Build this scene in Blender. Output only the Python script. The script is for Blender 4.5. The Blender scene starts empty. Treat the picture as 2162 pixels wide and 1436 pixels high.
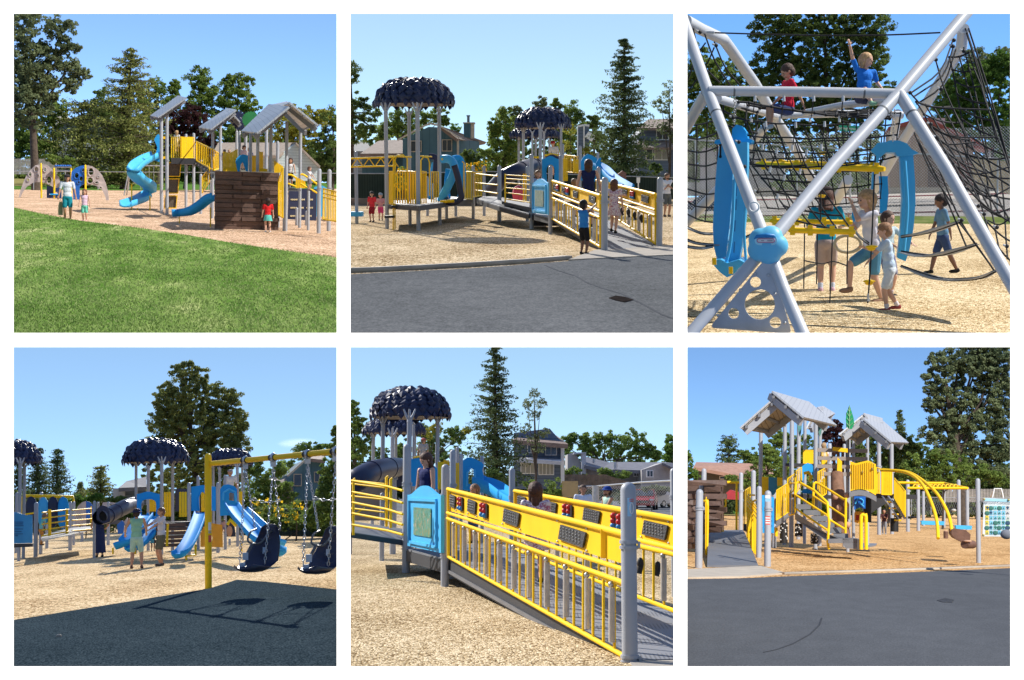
import bpy, bmesh, math, random
import numpy as np
from mathutils import Vector as V, Matrix, Euler
from mathutils.geometry import tessellate_polygon
random.seed(7); RNG=np.random.default_rng(11)
S=bpy.context.scene
F=2800.0; CX=1081.0; CY=718.0      # the lens in pixels of the 2162 x 1436 picture
R=math.radians
def ray(px,py): return V(((px-CX)/F,1.0,(CY-py)/F))
# ---------------------------------------------------------------- one playground view = one level place of its own
class Place:
    def __init__(s,name,x0,x1,y0,y1,h,H=1.6):
        s.name=name; s.x0,s.x1,s.y0,s.y1=x0,x1,y0,y1; s.h=h; s.H=H
        cx=(x0+x1)/2; d=ray(cx,h); px=d.x
        u=V((px,1.0,-(px*px+1)/d.z)); u*= (1 if u.z>0 else -1); u.normalize()
        f=d.normalized(); r=f.cross(u).normalized()
        s.B=Matrix(((r.x,f.x,u.x),(r.y,f.y,u.y),(r.z,f.z,u.z)))
        s.M=s.B.to_4x4() @ Matrix.Translation(V((0,0,-H)))
        s.Bi=s.B.transposed()
        s.col=bpy.data.collections.new(name); S.collection.children.link(s.col)
        s.z=(0,0,1.0)
        g=13
        s.clip=[]                                   # the place ends at the middle of the wall bars beside its opening
        if x0>100: s.clip.append(('x',x0-g,-1))
        if x1<2100: s.clip.append(('x',x1+g,1))
        if y0>100: s.clip.append(('y',y0-g,-1))
        if y1<1300: s.clip.append(('y',y1+7,1))
        s.Bn=np.array([[s.B[i][j] for j in range(3)] for i in range(3)])
    def zoom(s,x0,y0,k): s.z=(x0,y0,k)
    def px(s,X,Y): return (s.z[0]+X*s.z[2], s.z[1]+Y*s.z[2])
    def G(s,X,Y,z=0.0):
        a=s.Bi@ray(*s.px(X,Y)); t=(z-s.H)/a.z
        q=a*t+V((0,0,s.H)); return q
    def P(s,X,Y,D):
        a=s.Bi@ray(*s.px(X,Y)); return a*(D/a.y)+V((0,0,s.H))
    def D(s,X,Y): return s.G(X,Y).y
    def proj(s,q):
        m=s.B@(q-V((0,0,s.H))); return (CX+F*m.x/m.y, CY-F*m.z/m.y)
    def up(s,q,Y):                                  # same footing, height that shows at picture row Y
        py=s.z[1]+Y*s.z[2]
        a=s.B@V((q.x,q.y,-s.H)); u=s.B@V((0,0,1)); k=(CY-py)/F
        z=(k*a.y-a.z)/(u.z-k*u.y); return V((q.x,q.y,z))
    def m(s,n,D): return n*s.z[2]*D/F               # n zoom pixels -> metres at depth D
    def projn(s,a):
        m=(a-np.array([0,0,s.H]))@s.Bn.T
        return CX+F*m[...,0]/m[...,1], CY-F*m[...,2]/m[...,1]
# ---------------------------------------------------------------- materials
MATS={}
def nodes(m):
    m.use_nodes=True; nt=m.node_tree; nt.nodes.clear(); return nt, nt.nodes.new, nt.links.new
def mat(name,c,rough=.5,metal=0.0,var=.10,vs=3.0,bump=.0,bs=60.0,spec=.5,coat=0.0):
    if name in MATS: return MATS[name]
    m=bpy.data.materials.new(name); nt,N,L=nodes(m)
    o=N('ShaderNodeOutputMaterial'); b=N('ShaderNodeBsdfPrincipled'); L(b.outputs[0],o.inputs[0])
    tc=N('ShaderNodeTexCoord'); n=N('ShaderNodeTexNoise'); n.inputs['Scale'].default_value=vs; n.inputs['Detail'].default_value=5
    L(tc.outputs['Object'],n.inputs['Vector'])
    r=N('ShaderNodeMapRange'); r.inputs['To Min'].default_value=1-var; r.inputs['To Max'].default_value=1+var
    r.inputs['From Min'].default_value=.3; r.inputs['From Max'].default_value=.7
    L(n.outputs['Fac'],r.inputs['Value'])
    x=N('ShaderNodeVectorMath'); x.operation='SCALE'; x.inputs[0].default_value=c; L(r.outputs[0],x.inputs['Scale'])
    L(x.outputs[0],b.inputs['Base Color']); b.inputs['Roughness'].default_value=rough; b.inputs['Metallic'].default_value=metal
    b.inputs['Specular IOR Level'].default_value=spec; b.inputs['Coat Weight'].default_value=coat
    if bump>0:
        n2=N('ShaderNodeTexNoise'); n2.inputs['Scale'].default_value=bs; n2.inputs['Detail'].default_value=4
        L(tc.outputs['Object'],n2.inputs['Vector']); bp=N('ShaderNodeBump'); bp.inputs['Strength'].default_value=bump; bp.inputs['Distance'].default_value=.02
        L(n2.outputs['Fac'],bp.inputs['Height']); L(bp.outputs[0],b.inputs['Normal'])
    MATS[name]=m; return m
def ramp(N,stops):
    r=N('ShaderNodeValToRGB'); e=r.color_ramp.elements
    while len(e)<len(stops): e.new(.5)
    for i,(p,c) in enumerate(stops): e[i].position=p; e[i].color=(*c,1)
    return r
def mat_leaf(name,c1,c2,ns=.6,tr=.48):
    if name in MATS: return MATS[name]
    m=bpy.data.materials.new(name); nt,N,L=nodes(m)
    o=N('ShaderNodeOutputMaterial'); d=N('ShaderNodeBsdfPrincipled'); t=N('ShaderNodeBsdfTranslucent'); mx=N('ShaderNodeMixShader'); mx.inputs[0].default_value=tr
    d.inputs['Roughness'].default_value=.75; d.inputs['Specular IOR Level'].default_value=.15
    tc=N('ShaderNodeTexCoord'); n=N('ShaderNodeTexNoise'); n.inputs['Scale'].default_value=ns; n.inputs['Detail'].default_value=3
    L(tc.outputs['Object'],n.inputs['Vector']); g=N('ShaderNodeNewGeometry')
    a=N('ShaderNodeMath'); a.operation='MULTIPLY_ADD'; a.inputs[1].default_value=.35; L(g.outputs['Random Per Island'],a.inputs[0]); L(n.outputs['Fac'],a.inputs[2])
    r=ramp(N,[(.42,c1),(.85,c2)]); L(a.outputs[0],r.inputs[0])
    L(r.outputs[0],d.inputs['Base Color']); L(r.outputs[0],t.inputs['Color'])
    L(d.outputs[0],mx.inputs[1]); L(t.outputs[0],mx.inputs[2]); L(mx.outputs[0],o.inputs[0]); MATS[name]=m; return m
def mat_chips(name,c1,c2,c3,sc=30,pd=.25,ys=.5):
    m=bpy.data.materials.new(name); nt,N,L=nodes(m)
    o=N('ShaderNodeOutputMaterial'); b=N('ShaderNodeBsdfPrincipled'); L(b.outputs[0],o.inputs[0]); b.inputs['Roughness'].default_value=.9; b.inputs['Specular IOR Level'].default_value=0
    tc=N('ShaderNodeTexCoord'); mp=N('ShaderNodeMapping'); mp.inputs['Scale'].default_value=(1,ys,1); L(tc.outputs['Object'],mp.inputs[0])
    wn=N('ShaderNodeTexNoise'); wn.inputs['Scale'].default_value=9; L(mp.outputs[0],wn.inputs['Vector'])
    ad=N('ShaderNodeVectorMath'); ad.operation='MULTIPLY_ADD'; ad.inputs[1].default_value=(.05,.05,0); L(wn.outputs['Color'],ad.inputs[0]); L(mp.outputs[0],ad.inputs[2])
    v=N('ShaderNodeTexVoronoi'); v.inputs['Scale'].default_value=sc; L(ad.outputs[0],v.inputs['Vector'])
    v2=N('ShaderNodeTexVoronoi'); v2.inputs['Scale'].default_value=sc*.37; L(ad.outputs[0],v2.inputs['Vector'])
    sp=N('ShaderNodeSeparateColor'); L(v.outputs['Color'],sp.inputs[0]); s2=N('ShaderNodeSeparateColor'); L(v2.outputs['Color'],s2.inputs[0])
    n=N('ShaderNodeTexNoise'); n.inputs['Scale'].default_value=.55; n.inputs['Detail'].default_value=6; L(mp.outputs[0],n.inputs['Vector'])
    k=N('ShaderNodeMath'); k.operation='MULTIPLY_ADD'; k.inputs[1].default_value=.75; L(sp.outputs[0],k.inputs[0])
    k2=N('ShaderNodeMath'); k2.operation='MULTIPLY_ADD'; k2.inputs[1].default_value=.25; L(s2.outputs[0],k2.inputs[0])
    k3=N('ShaderNodeMath'); k3.operation='MULTIPLY_ADD'; k3.inputs[1].default_value=.9; k3.inputs[2].default_value=-.35; L(n.outputs['Fac'],k3.inputs[0])
    L(k3.outputs[0],k2.inputs[2]); L(k2.outputs[0],k.inputs[2]); kd=N('ShaderNodeMath'); kd.operation='MULTIPLY_ADD'; kd.inputs[1].default_value=-.8; L(v.outputs['Distance'],kd.inputs[0]); L(k.outputs[0],kd.inputs[2]); kd2=N('ShaderNodeMath'); kd2.operation='ADD'; kd2.inputs[1].default_value=.28; L(kd.outputs[0],kd2.inputs[0]); k=kd2
    r=ramp(N,[(.02,c1),(.45,c2),(.95,c3)]); L(k.outputs[0],r.inputs[0]); L(r.outputs[0],b.inputs['Base Color'])
    bp=N('ShaderNodeBump'); bp.inputs['Strength'].default_value=.8; bp.inputs['Distance'].default_value=pd*.07; L(k.outputs[0],bp.inputs['Height']); L(bp.outputs[0],b.inputs['Normal'])
    return m
def mat_ground(name,cols,s1=.3,s2=9,s3=60,ys=.42,bump=.3,rough=.92,w=(.5,.3,.25)):
    m=bpy.data.materials.new(name); nt,N,L=nodes(m)
    o=N('ShaderNodeOutputMaterial'); b=N('ShaderNodeBsdfPrincipled'); L(b.outputs[0],o.inputs[0]); b.inputs['Roughness'].default_value=rough; b.inputs['Specular IOR Level'].default_value=0
    tc=N('ShaderNodeTexCoord'); mp=N('ShaderNodeMapping'); mp.inputs['Scale'].default_value=(1,ys,1); L(tc.outputs['Object'],mp.inputs[0])
    prev=None
    for sc,wt in zip((s1,s2,s3),w):
        n=N('ShaderNodeTexNoise'); n.inputs['Scale'].default_value=sc; n.inputs['Detail'].default_value=6; n.inputs['Roughness'].default_value=.65; L(mp.outputs[0],n.inputs['Vector'])
        k=N('ShaderNodeMath'); k.operation='MULTIPLY_ADD'; k.inputs[1].default_value=wt*2; k.inputs[2].default_value=.5-sum(w) if prev is None else 0
        L(n.outputs['Fac'],k.inputs[0])
        if prev is not None: L(prev,k.inputs[2])
        prev=k.outputs[0]
    n_=len(cols); r=ramp(N,[(.2+.6*i/(n_-1),c) for i,c in enumerate(cols)]); L(prev,r.inputs[0]); L(r.outputs[0],b.inputs['Base Color'])
    bp=N('ShaderNodeBump'); bp.inputs['Strength'].default_value=bump; bp.inputs['Distance'].default_value=.03; L(prev,bp.inputs['Height']); L(bp.outputs[0],b.inputs['Normal'])
    return m
def mat_lines(name,c1,c2,axis='Z',sc=6.0,thick=.12,rough=.8,bump=.4,var=.12):
    """boards, siding, shingles, ribs: lines every 1/sc metre along one axis of the object"""
    if name in MATS: return MATS[name]
    m=bpy.data.materials.new(name); nt,N,L=nodes(m)
    o=N('ShaderNodeOutputMaterial'); b=N('ShaderNodeBsdfPrincipled'); L(b.outputs[0],o.inputs[0]); b.inputs['Roughness'].default_value=rough; b.inputs['Specular IOR Level'].default_value=.25
    tc=N('ShaderNodeTexCoord'); sp=N('ShaderNodeSeparateXYZ'); L(tc.outputs['Object'],sp.inputs[0])
    k=N('ShaderNodeMath'); k.operation='MULTIPLY'; k.inputs[1].default_value=sc; L(sp.outputs[axis],k.inputs[0])
    fr=N('ShaderNodeMath'); fr.operation='FRACT'; L(k.outputs[0],fr.inputs[0])
    fl=N('ShaderNodeMath'); fl.operation='FLOOR'; L(k.outputs[0],fl.inputs[0])
    wn=N('ShaderNodeTexWhiteNoise'); wn.noise_dimensions='1D'; L(fl.outputs[0],wn.inputs['W'])
    ls=N('ShaderNodeMath'); ls.operation='GREATER_THAN'; ls.inputs[1].default_value=thick; L(fr.outputs[0],ls.inputs[0])
    n=N('ShaderNodeTexNoise'); n.inputs['Scale'].default_value=3; n.inputs['Detail'].default_value=6; L(tc.outputs['Object'],n.inputs['Vector'])
    a=N('ShaderNodeMath'); a.operation='MULTIPLY_ADD'; a.inputs[1].default_value=var; L(wn.outputs['Value'],a.inputs[0])
    a2=N('ShaderNodeMath'); a2.operation='MULTIPLY_ADD'; a2.inputs[1].default_value=var*2; a2.inputs[2].default_value=1-var*1.5; L(n.outputs['Fac'],a2.inputs[0]); L(a2.outputs[0],a.inputs[2])
    x=N('ShaderNodeVectorMath'); x.operation='SCALE'; x.inputs[0].default_value=c2; L(a.outputs[0],x.inputs['Scale'])
    mx=N('ShaderNodeMix'); mx.data_type='RGBA'; mx.inputs[6].default_value=(*c1,1); L(ls.outputs[0],mx.inputs[0]); L(x.outputs[0],mx.inputs[7]); L(mx.outputs[2],b.inputs['Base Color'])
    bp=N('ShaderNodeBump'); bp.inputs['Strength'].default_value=bump; bp.inputs['Distance'].default_value=.02; L(ls.outputs[0],bp.inputs['Height']); L(bp.outputs[0],b.inputs['Normal'])
    MATS[name]=m; return m
# ---------------------------------------------------------------- mesh builder
def frame_of(t,upv=V((0,0,1))):
    t=t.normalized()
    if abs(t.dot(upv))>.98: upv=V((0,1,0)) if abs(t.y)<.9 else V((1,0,0))
    s=t.cross(upv).normalized(); return s, s.cross(t).normalized()
class MB:
    def __init__(s): s.v=[]; s.f=[]; s.sm=[]
    def add(s,vs,fs,smooth=False):
        o=len(s.v); s.v+= [tuple(v) for v in vs]; s.f+=[tuple(i+o for i in f) for f in fs]; s.sm+=[smooth]*len(fs); return s
    def box(s,c,sz,rot=(0,0,0)):
        m=Euler(rot).to_matrix(); c=V(c)
        vs=[c+m@V((x*sz[0]/2,y*sz[1]/2,z*sz[2]/2)) for x in(-1,1) for y in(-1,1) for z in(-1,1)]
        return s.add(vs,[(0,1,3,2),(4,6,7,5),(0,4,5,1),(2,3,7,6),(0,2,6,4),(1,5,7,3)])
    def beam(s,a,b,w,h,upv=V((0,0,1))):
        a=V(a);b=V(b); x,y=frame_of(b-a,upv)
        vs=[p+x*(i*w/2)+y*(j*h/2) for p in(a,b) for i,j in((-1,-1),(1,-1),(1,1),(-1,1))]
        return s.add(vs,[(3,2,1,0),(4,5,6,7),(0,1,5,4),(1,2,6,5),(2,3,7,6),(3,0,4,7)])
    def tube(s,pts,r,n=8,cap=True,r2=None,closed=False):
        pts=[V(p) for p in pts]; k=len(pts); rs=r if isinstance(r,(list,tuple)) else [r+( (r2-r)*i/(k-1) if r2 is not None else 0) for i in range(k)]
        vs=[]; px=None
        for i,p in enumerate(pts):
            if closed: t=pts[(i+1)%k]-pts[i-1]
            else: t=(pts[min(i+1,k-1)]-pts[max(i-1,0)])
            if t.length<1e-9: t=V((0,0,1))
            t.normalize()
            if px is None: x,y=frame_of(t)
            else:
                x=(px-t*px.dot(t)); x= x.normalized() if x.length>1e-6 else frame_of(t)[0]; y=x.cross(t)
            px=x
            for j in range(n):
                a=2*math.pi*j/n; vs.append(p+(x*math.cos(a)+y*math.sin(a))*rs[i])
        fs=[]
        for i in range(k if closed else k-1):
            for j in range(n):
                i2=(i+1)%k; fs.append((i*n+j,i*n+(j+1)%n,i2*n+(j+1)%n,i2*n+j))
        o=len(s.f); s.add(vs,fs,True)
        if cap and not closed: s.add(vs[:n],[tuple(range(n))]); s.add(vs[-n:],[tuple(range(n))[::-1]])
        return s
    def post(s,a,b,r,n=14,round_top=True):
        a=V(a);b=V(b); t=(b-a).normalized()
        if round_top: 
            L=(b-a).length; ps=[a,a+t*(L-r)]; rr=[r,r]
            for q in (30,55,75,88): ps.append(a+t*(L-r+r*math.sin(R(q)))); rr.append(r*math.cos(R(q)))
            return s.tube(ps,rr,n)
        return s.tube([a,b],r,n)
    def ell(s,c,r,nu=12,nv=8,rot=None,cutz=None):
        c=V(c); vs=[];fs=[]
        if not isinstance(r,(tuple,list,V)): r=(r,r,r)
        for i in range(nv+1):
            ph=math.pi*i/nv
            for j in range(nu):
                a=2*math.pi*j/nu; p=V((r[0]*math.sin(ph)*math.cos(a),r[1]*math.sin(ph)*math.sin(a),r[2]*math.cos(ph)))
                if cutz is not None and p.z<cutz*r[2]: p.z=cutz*r[2]
                if rot is not None: p=rot@p
                vs.append(c+p)
        for i in range(nv):
            for j in range(nu): fs.append((i*nu+j,(i+1)*nu+j,(i+1)*nu+(j+1)%nu,i*nu+(j+1)%nu))
        return s.add(vs,fs,True)
    def plate(s,pts,vec,holes=(),smooth=False):
        """polygon (3D points) pushed by vec, with holes"""
        loops=[[V(p) for p in pts]]+[[V(p) for p in h] for h in holes]; vec=V(vec)
        tri=tessellate_polygon(loops); flat=[p for l in loops for p in l]; n=len(flat)
        s.add(flat+[p+vec for p in flat],[tuple(t) for t in tri]+[tuple(i+n for i in t[::-1]) for t in tri])
        o=0
        for l in loops:
            k=len(l); s.add([p for p in l]+[p+vec for p in l],[(i,(i+1)%k,(i+1)%k+k,i+k) for i in range(k)],smooth); o+=k
        return s
    def slab(s,q,th,holes=()):
        q=[V(p) for p in q]; n=(q[1]-q[0]).cross(q[-1]-q[0]).normalized()
        if n.z<0: n=-n
        return s.plate(q,-n*th)
    def sweep(s,path,sec,upv=V((0,0,1)),closed=True,cap=True,scale=None,smooth=True):
        path=[V(p) for p in path]; k=len(path); n=len(sec); vs=[];fs=[]
        for i,p in enumerate(path):
            t=path[min(i+1,k-1)]-path[max(i-1,0)]
            x,y=frame_of(t,upv); f=1 if scale is None else scale[i]
            for u,w in sec: vs.append(p+x*u*f+y*w*f)
        for i in range(k-1):
            for j in range(n if closed else n-1): fs.append((i*n+j,i*n+(j+1)%n,(i+1)*n+(j+1)%n,(i+1)*n+j))
        if cap and closed:
            for base in (0,(k-1)*n):
                tri=tessellate_polygon([[V((u,w,0)) for u,w in sec]]); fs+= [tuple(base+a for a in t) for t in tri]
        return s.add(vs,fs,smooth)
def finish_mesh(o,w,soft=True):
    """end the mesh where its place ends"""
    if w is None: return
    me=o.data; mw=o.matrix_world
    if not len(me.vertices): return
    co=np.empty(len(me.vertices)*3,np.float32); me.vertices.foreach_get('co',co); co=co.reshape(-1,3)
    m=np.array(mw); g=co@m[:3,:3].T+m[:3,3]
    yy=np.maximum(g[:,1],.01); X=CX+F*g[:,0]/yy; Y=CY-F*g[:,2]/yy
    bm=None
    for ax,val,sg in w.clip:
        q=X if ax=='x' else Y
        if (sg>0 and q.max()>val) or (sg<0 and q.min()<val):
            if ax=='x': n=V((1,-(val-CX)/F,0))*sg
            else: n=V((0,-(CY-val)/F,1))*(-sg)
            if bm is None: bm=bmesh.new(); bm.from_mesh(me)
            inv=mw.inverted(); c=inv@V((0,0,0)); nl=(mw.to_3x3().transposed()@n).normalized()
            bmesh.ops.bisect_plane(bm,geom=bm.verts[:]+bm.edges[:]+bm.faces[:],dist=1e-5,plane_co=c,plane_no=nl,clear_outer=True)
    if bm is not None: bm.to_mesh(me); bm.free()
def build_mesh(name,mb,m,org=V((0,0,0)),angle=40):
    me=bpy.data.meshes.new(name); me.from_pydata([tuple(V(v)-org) for v in mb.v],[],mb.f); 
    if any(mb.sm): me.polygons.foreach_set('use_smooth',mb.sm)
    me.materials.append(m); me.update()
    return me
def setp(o,label=None,cat=None,group=None,kind=None):
    if label: o['label']=label
    if cat: o['category']=cat
    if group: o['group']=group
    if kind: o['kind']=kind
class Thing:
    """a top-level Empty at the thing's base; parts are its children"""
    def __init__(s,w,name,label,cat,org,group=None):
        s.w=w; s.o=bpy.data.objects.new(name,None); s.o.empty_display_size=.2; w.col.objects.link(s.o)
        s.org=V(org); s.o.matrix_world=w.M@Matrix.Translation(s.org); setp(s.o,label,cat,group)
        s.mw=w.M@Matrix.Translation(s.org)
    def part(s,name,mb,m,parent=None,label=None,clip=True,kind=None):
        if not mb.v: return None
        me=build_mesh(name,mb,m,s.org); o=bpy.data.objects.new(name,me); s.w.col.objects.link(o)
        o.matrix_world=s.mw
        if clip: finish_mesh(o,s.w)
        o.parent=parent or s.o
        o.matrix_basis=Matrix.Identity(4)
        if label: o['label']=label
        if kind: o['kind']=kind
        return o
def solo(w,name,mb,m,label=None,cat=None,group=None,kind=None,org=None,clip=True):
    org=V(org) if org is not None else V((0,0,0)); me=build_mesh(name,mb,m,org); o=bpy.data.objects.new(name,me); w.col.objects.link(o)
    o.matrix_world=w.M@Matrix.Translation(org); setp(o,label,cat,group,kind)
    if clip:
        sv=o.matrix_world.copy(); finish_mesh(o,w)
    return o
def text_mb(txt,size,org,xdir,up,th=.004,align='CENTER'):
    cu=bpy.data.curves.new('t','FONT'); cu.body=txt; cu.size=size; cu.align_x=align; cu.align_y='CENTER'; cu.resolution_u=2
    ob=bpy.data.objects.new('t',cu); S.collection.objects.link(ob); dg=bpy.context.evaluated_depsgraph_get(); dg.update()
    me=bpy.data.meshes.new_from_object(ob.evaluated_get(dg)); mb=MB(); n=xdir.cross(up).normalized()
    mb.add([V(org)+xdir*v.co.x+up*v.co.y+n*th for v in me.vertices],[tuple(p.vertices) for p in me.polygons])
    bpy.data.objects.remove(ob); bpy.data.curves.remove(cu); bpy.data.meshes.remove(me); return mb
# ---------------------------------------------------------------- shared colours
GREY=mat('grey_steel',(.37,.385,.42),.45,.0,.06,1.5)
YEL=mat('yellow_paint',(.95,.59,.014),.5,0,.05,2,spec=.2)
YELD=mat('yellow_plastic',(.95,.565,.016),.55,0,.07,2,spec=.2)
BLUE=mat('sky_blue_plastic',(.035,.34,.74),.65,0,.06,1.2,spec=.03)
BLUEL=mat('pale_blue_plastic',(.07,.45,.80),.5,0,.06,1.2,spec=.3)
ROYAL=mat('royal_blue_plastic',(.012,.13,.50),.4,0,.06,1.2)
NAVY=mat('navy_plastic',(.012,.018,.055),.42,0,.1,2)
NAVYL=mat('navy_leaf_plastic',(.014,.022,.068),.45,0,.25,3,spec=.4)
DECK=mat('deck_coating',(.16,.165,.18),.7,0,.12,1.5,.3,40)
DARKM=mat('dark_deck_edge',(.035,.036,.042),.6,0,.1,2)
TAN=mat('underside_tan',(.20,.175,.16),.7,0,.12,2)
BARK=mat('bark',(.075,.055,.04),.9,0,.35,5,.6,12)
ROOFM=mat_lines('ribbed_roof_metal',(.30,.32,.35),(.42,.45,.50),'X',9,.12,.35,.5,.04)
ROOFY=mat_lines('ribbed_roof_metal_across',(.28,.30,.33),(.52,.55,.60),'Y',3,.12,.35,.5,.04)
SKIN=mat('light_skin',(.62,.36,.25),.55,0,.06,6); SKIND=mat('brown_skin',(.20,.095,.055),.5,0,.06,6); SKINT=mat('tanned_skin',(.50,.26,.16),.55,0,.06,6)
BLACK=mat('black_rubber',(.012,.012,.014),.6,0,.2,4); WHITE=mat('white_paint',(.78,.78,.78),.5,0,.04,3)
CHAIN=mat('galvanised_steel',(.5,.51,.53),.35,.7,.15,8)
def rail(mb,a0,b0,a1,b1,n,r=.02,rb=.012,mid=(),flat=0):
    """railing between bottom corners a0,b0 and top corners a1,b1"""
    a0,b0,a1,b1=map(V,(a0,b0,a1,b1)); mb.tube([a0,b0],r,6); mb.tube([a1,b1],r,6); mb.tube([a0,a1],r,6); mb.tube([b0,b1],r,6)
    for k in range(1,n):
        t=k/n; p=a0.lerp(b0,t); q=a1.lerp(b1,t)
        if flat: mb.beam(p,q,flat,.02,(b0-a0).cross(V((0,0,1))))
        else: mb.tube([p,q],rb,5,False)
    for t in mid: mb.tube([a0.lerp(a1,t),b0.lerp(b1,t)],r*.9,6)
def circ(w,X,Y,D,rx,ry=None,n=16):
    ry=ry or rx; return [w.P(X+rx*math.cos(2*math.pi*k/n),Y+ry*math.sin(2*math.pi*k/n),D) for k in range(n)]
def bez(p0,p1,p2,p3,n=12):
    p0,p1,p2,p3=map(V,(p0,p1,p2,p3)); return [p0*(1-t)**3+p1*3*t*(1-t)**2+p2*3*t*t*(1-t)+p3*t**3 for t in [i/n for i in range(n+1)]]
def spline(pts,n=6):
    P=[V(p) for p in pts]; P=[P[0]*2-P[1]]+P+[P[-1]*2-P[-2]]; out=[]
    for i in range(1,len(P)-2):
        for k in range(n):
            t=k/n; a,b,c,d=P[i-1],P[i],P[i+1],P[i+2]
            out.append(.5*((2*b)+(c-a)*t+(2*a-5*b+4*c-d)*t*t+(3*b-a-3*c+d)*t**3))
    out.append(P[-2]); return out
# ---------------------------------------------------------------- trees
def leaf_cloud(w,clumps,per,size,squash=.6,name='crown'):
    """clumps: (centre, radii). numpy quads, dropped where they leave the place"""
    C=np.array([tuple(c) for c,r in clumps]); Rr=np.array([r for c,r in clumps]); n=len(C)*per
    idx=np.repeat(np.arange(len(C)),per); d=RNG.normal(size=(n,3)); d/=np.linalg.norm(d,axis=1)[:,None]
    rad=RNG.random(n)**.45; c=C[idx]+d*rad[:,None]*Rr[idx]
    X,Y=w.projn(c); keep=np.ones(n,bool)
    for ax,val,sg in w.clip:
        q=X if ax=='x' else Y; keep&= (q<val-3) if sg>0 else (q>val+3)
    keep&=c[:,2]>.02
    c=c[keep]; d=d[keep]; n=len(c)
    if n==0: return None
    nr=d+RNG.normal(size=(n,3))*.8; nr/=np.linalg.norm(nr,axis=1)[:,None]
    a=np.cross(nr,RNG.normal(size=(n,3))); a/=np.linalg.norm(a,axis=1)[:,None]; b=np.cross(nr,a)
    s=(size*(.6+.8*RNG.random(n)))[:,None]
    vs=np.stack([c+a*s,c+b*s*squash,c-a*s,c-b*s*squash],1).reshape(-1,3)
    return vs,n
def cloud_obj(w,res,name,m,org,parent=None):
    vs,n=res; me=bpy.data.meshes.new(name); me.vertices.add(n*4); me.vertices.foreach_set('co',(vs-np.array(tuple(org))).astype(np.float32).ravel())
    me.loops.add(n*4); me.loops.foreach_set('vertex_index',np.arange(n*4,dtype=np.int32)); me.polygons.add(n)
    me.polygons.foreach_set('loop_start',np.arange(0,n*4,4,dtype=np.int32)); me.polygons.foreach_set('loop_total',np.full(n,4,np.int32))
    me.materials.append(m); me.update(calc_edges=True); me.validate()
    o=bpy.data.objects.new(name,me); w.col.objects.link(o)
    if parent is not None: o.parent=parent
    else: o.matrix_world=w.M@Matrix.Translation(V(org))
    return o
def broadleaf(w,base,D,blobs,m,label,name='broadleaf_tree',leaf=3.2,dens=1.0,trunk=6,group=None,cat='tree',bark=None,clump=.30):
    leaf*=.72
    """base (X,Y) and blobs (X,Y,rx,ry) in zoom pixels"""
    b=w.P(base[0],base[1],D); b.z=min(0,b.z) if b.z<.6 else b.z; b=V((b.x,b.y,0))
    T=Thing(w,name,label,cat,b,group); clumps=[]; k=w.z[2]
    ls=leaf*D/F
    for X,Y,rx,ry in blobs:
        c=w.P(X,Y,D); rX=w.m(rx,D); rY=w.m(ry,D); area=rx*ry*k*k
        nc=max(26,int(area/24)); 
        for _ in range(nc):
            d=V((random.gauss(0,1),random.gauss(0,1),random.gauss(0,1))).normalized()*(random.random()**.35)
            cc=c+V((d.x*rX*.95,d.y*max(rX,rY)*.75,d.z*rY*.95)); q=1.45/math.sqrt(nc)*(.65+.75*random.random())
            rr=max(min(rX,rY)*q, ls*2.0)
            clumps.append((cc,(rr*1.15,rr*1.15,rr*.8)))
    tot=sum(rx*ry*k*k*3.14 for _,_,rx,ry in blobs); per=max(6,int(dens*tot*3.9/(leaf*leaf*1.1)/len(clumps)))
    res=leaf_cloud(w,clumps,per,ls)
    if res: cloud_obj(w,res,'crown',m,b,T.o)
    mb=MB(); tr=w.m(trunk,D)/2/k*1.0 if False else trunk*D/F/2
    top=w.P(blobs[0][0],blobs[0][1],D); mid=b.lerp(top,.5)+V((tr,0,0)); mb.tube([b,mid,top],[tr*1.25,tr*.8,tr*.3],8)
    for X,Y,rx,ry in blobs[1:]:
        c=w.P(X,Y,D+random.uniform(-1,1)*w.m(rx,D)*.3); s=b.lerp(top,random.uniform(.35,.7)); mb.tube([s,s.lerp(c,.5)+V((0,0,.2*tr)),c],[tr*.5,tr*.35,tr*.15],5)
    T.part('trunk',mb,bark or BARK); return T
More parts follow.
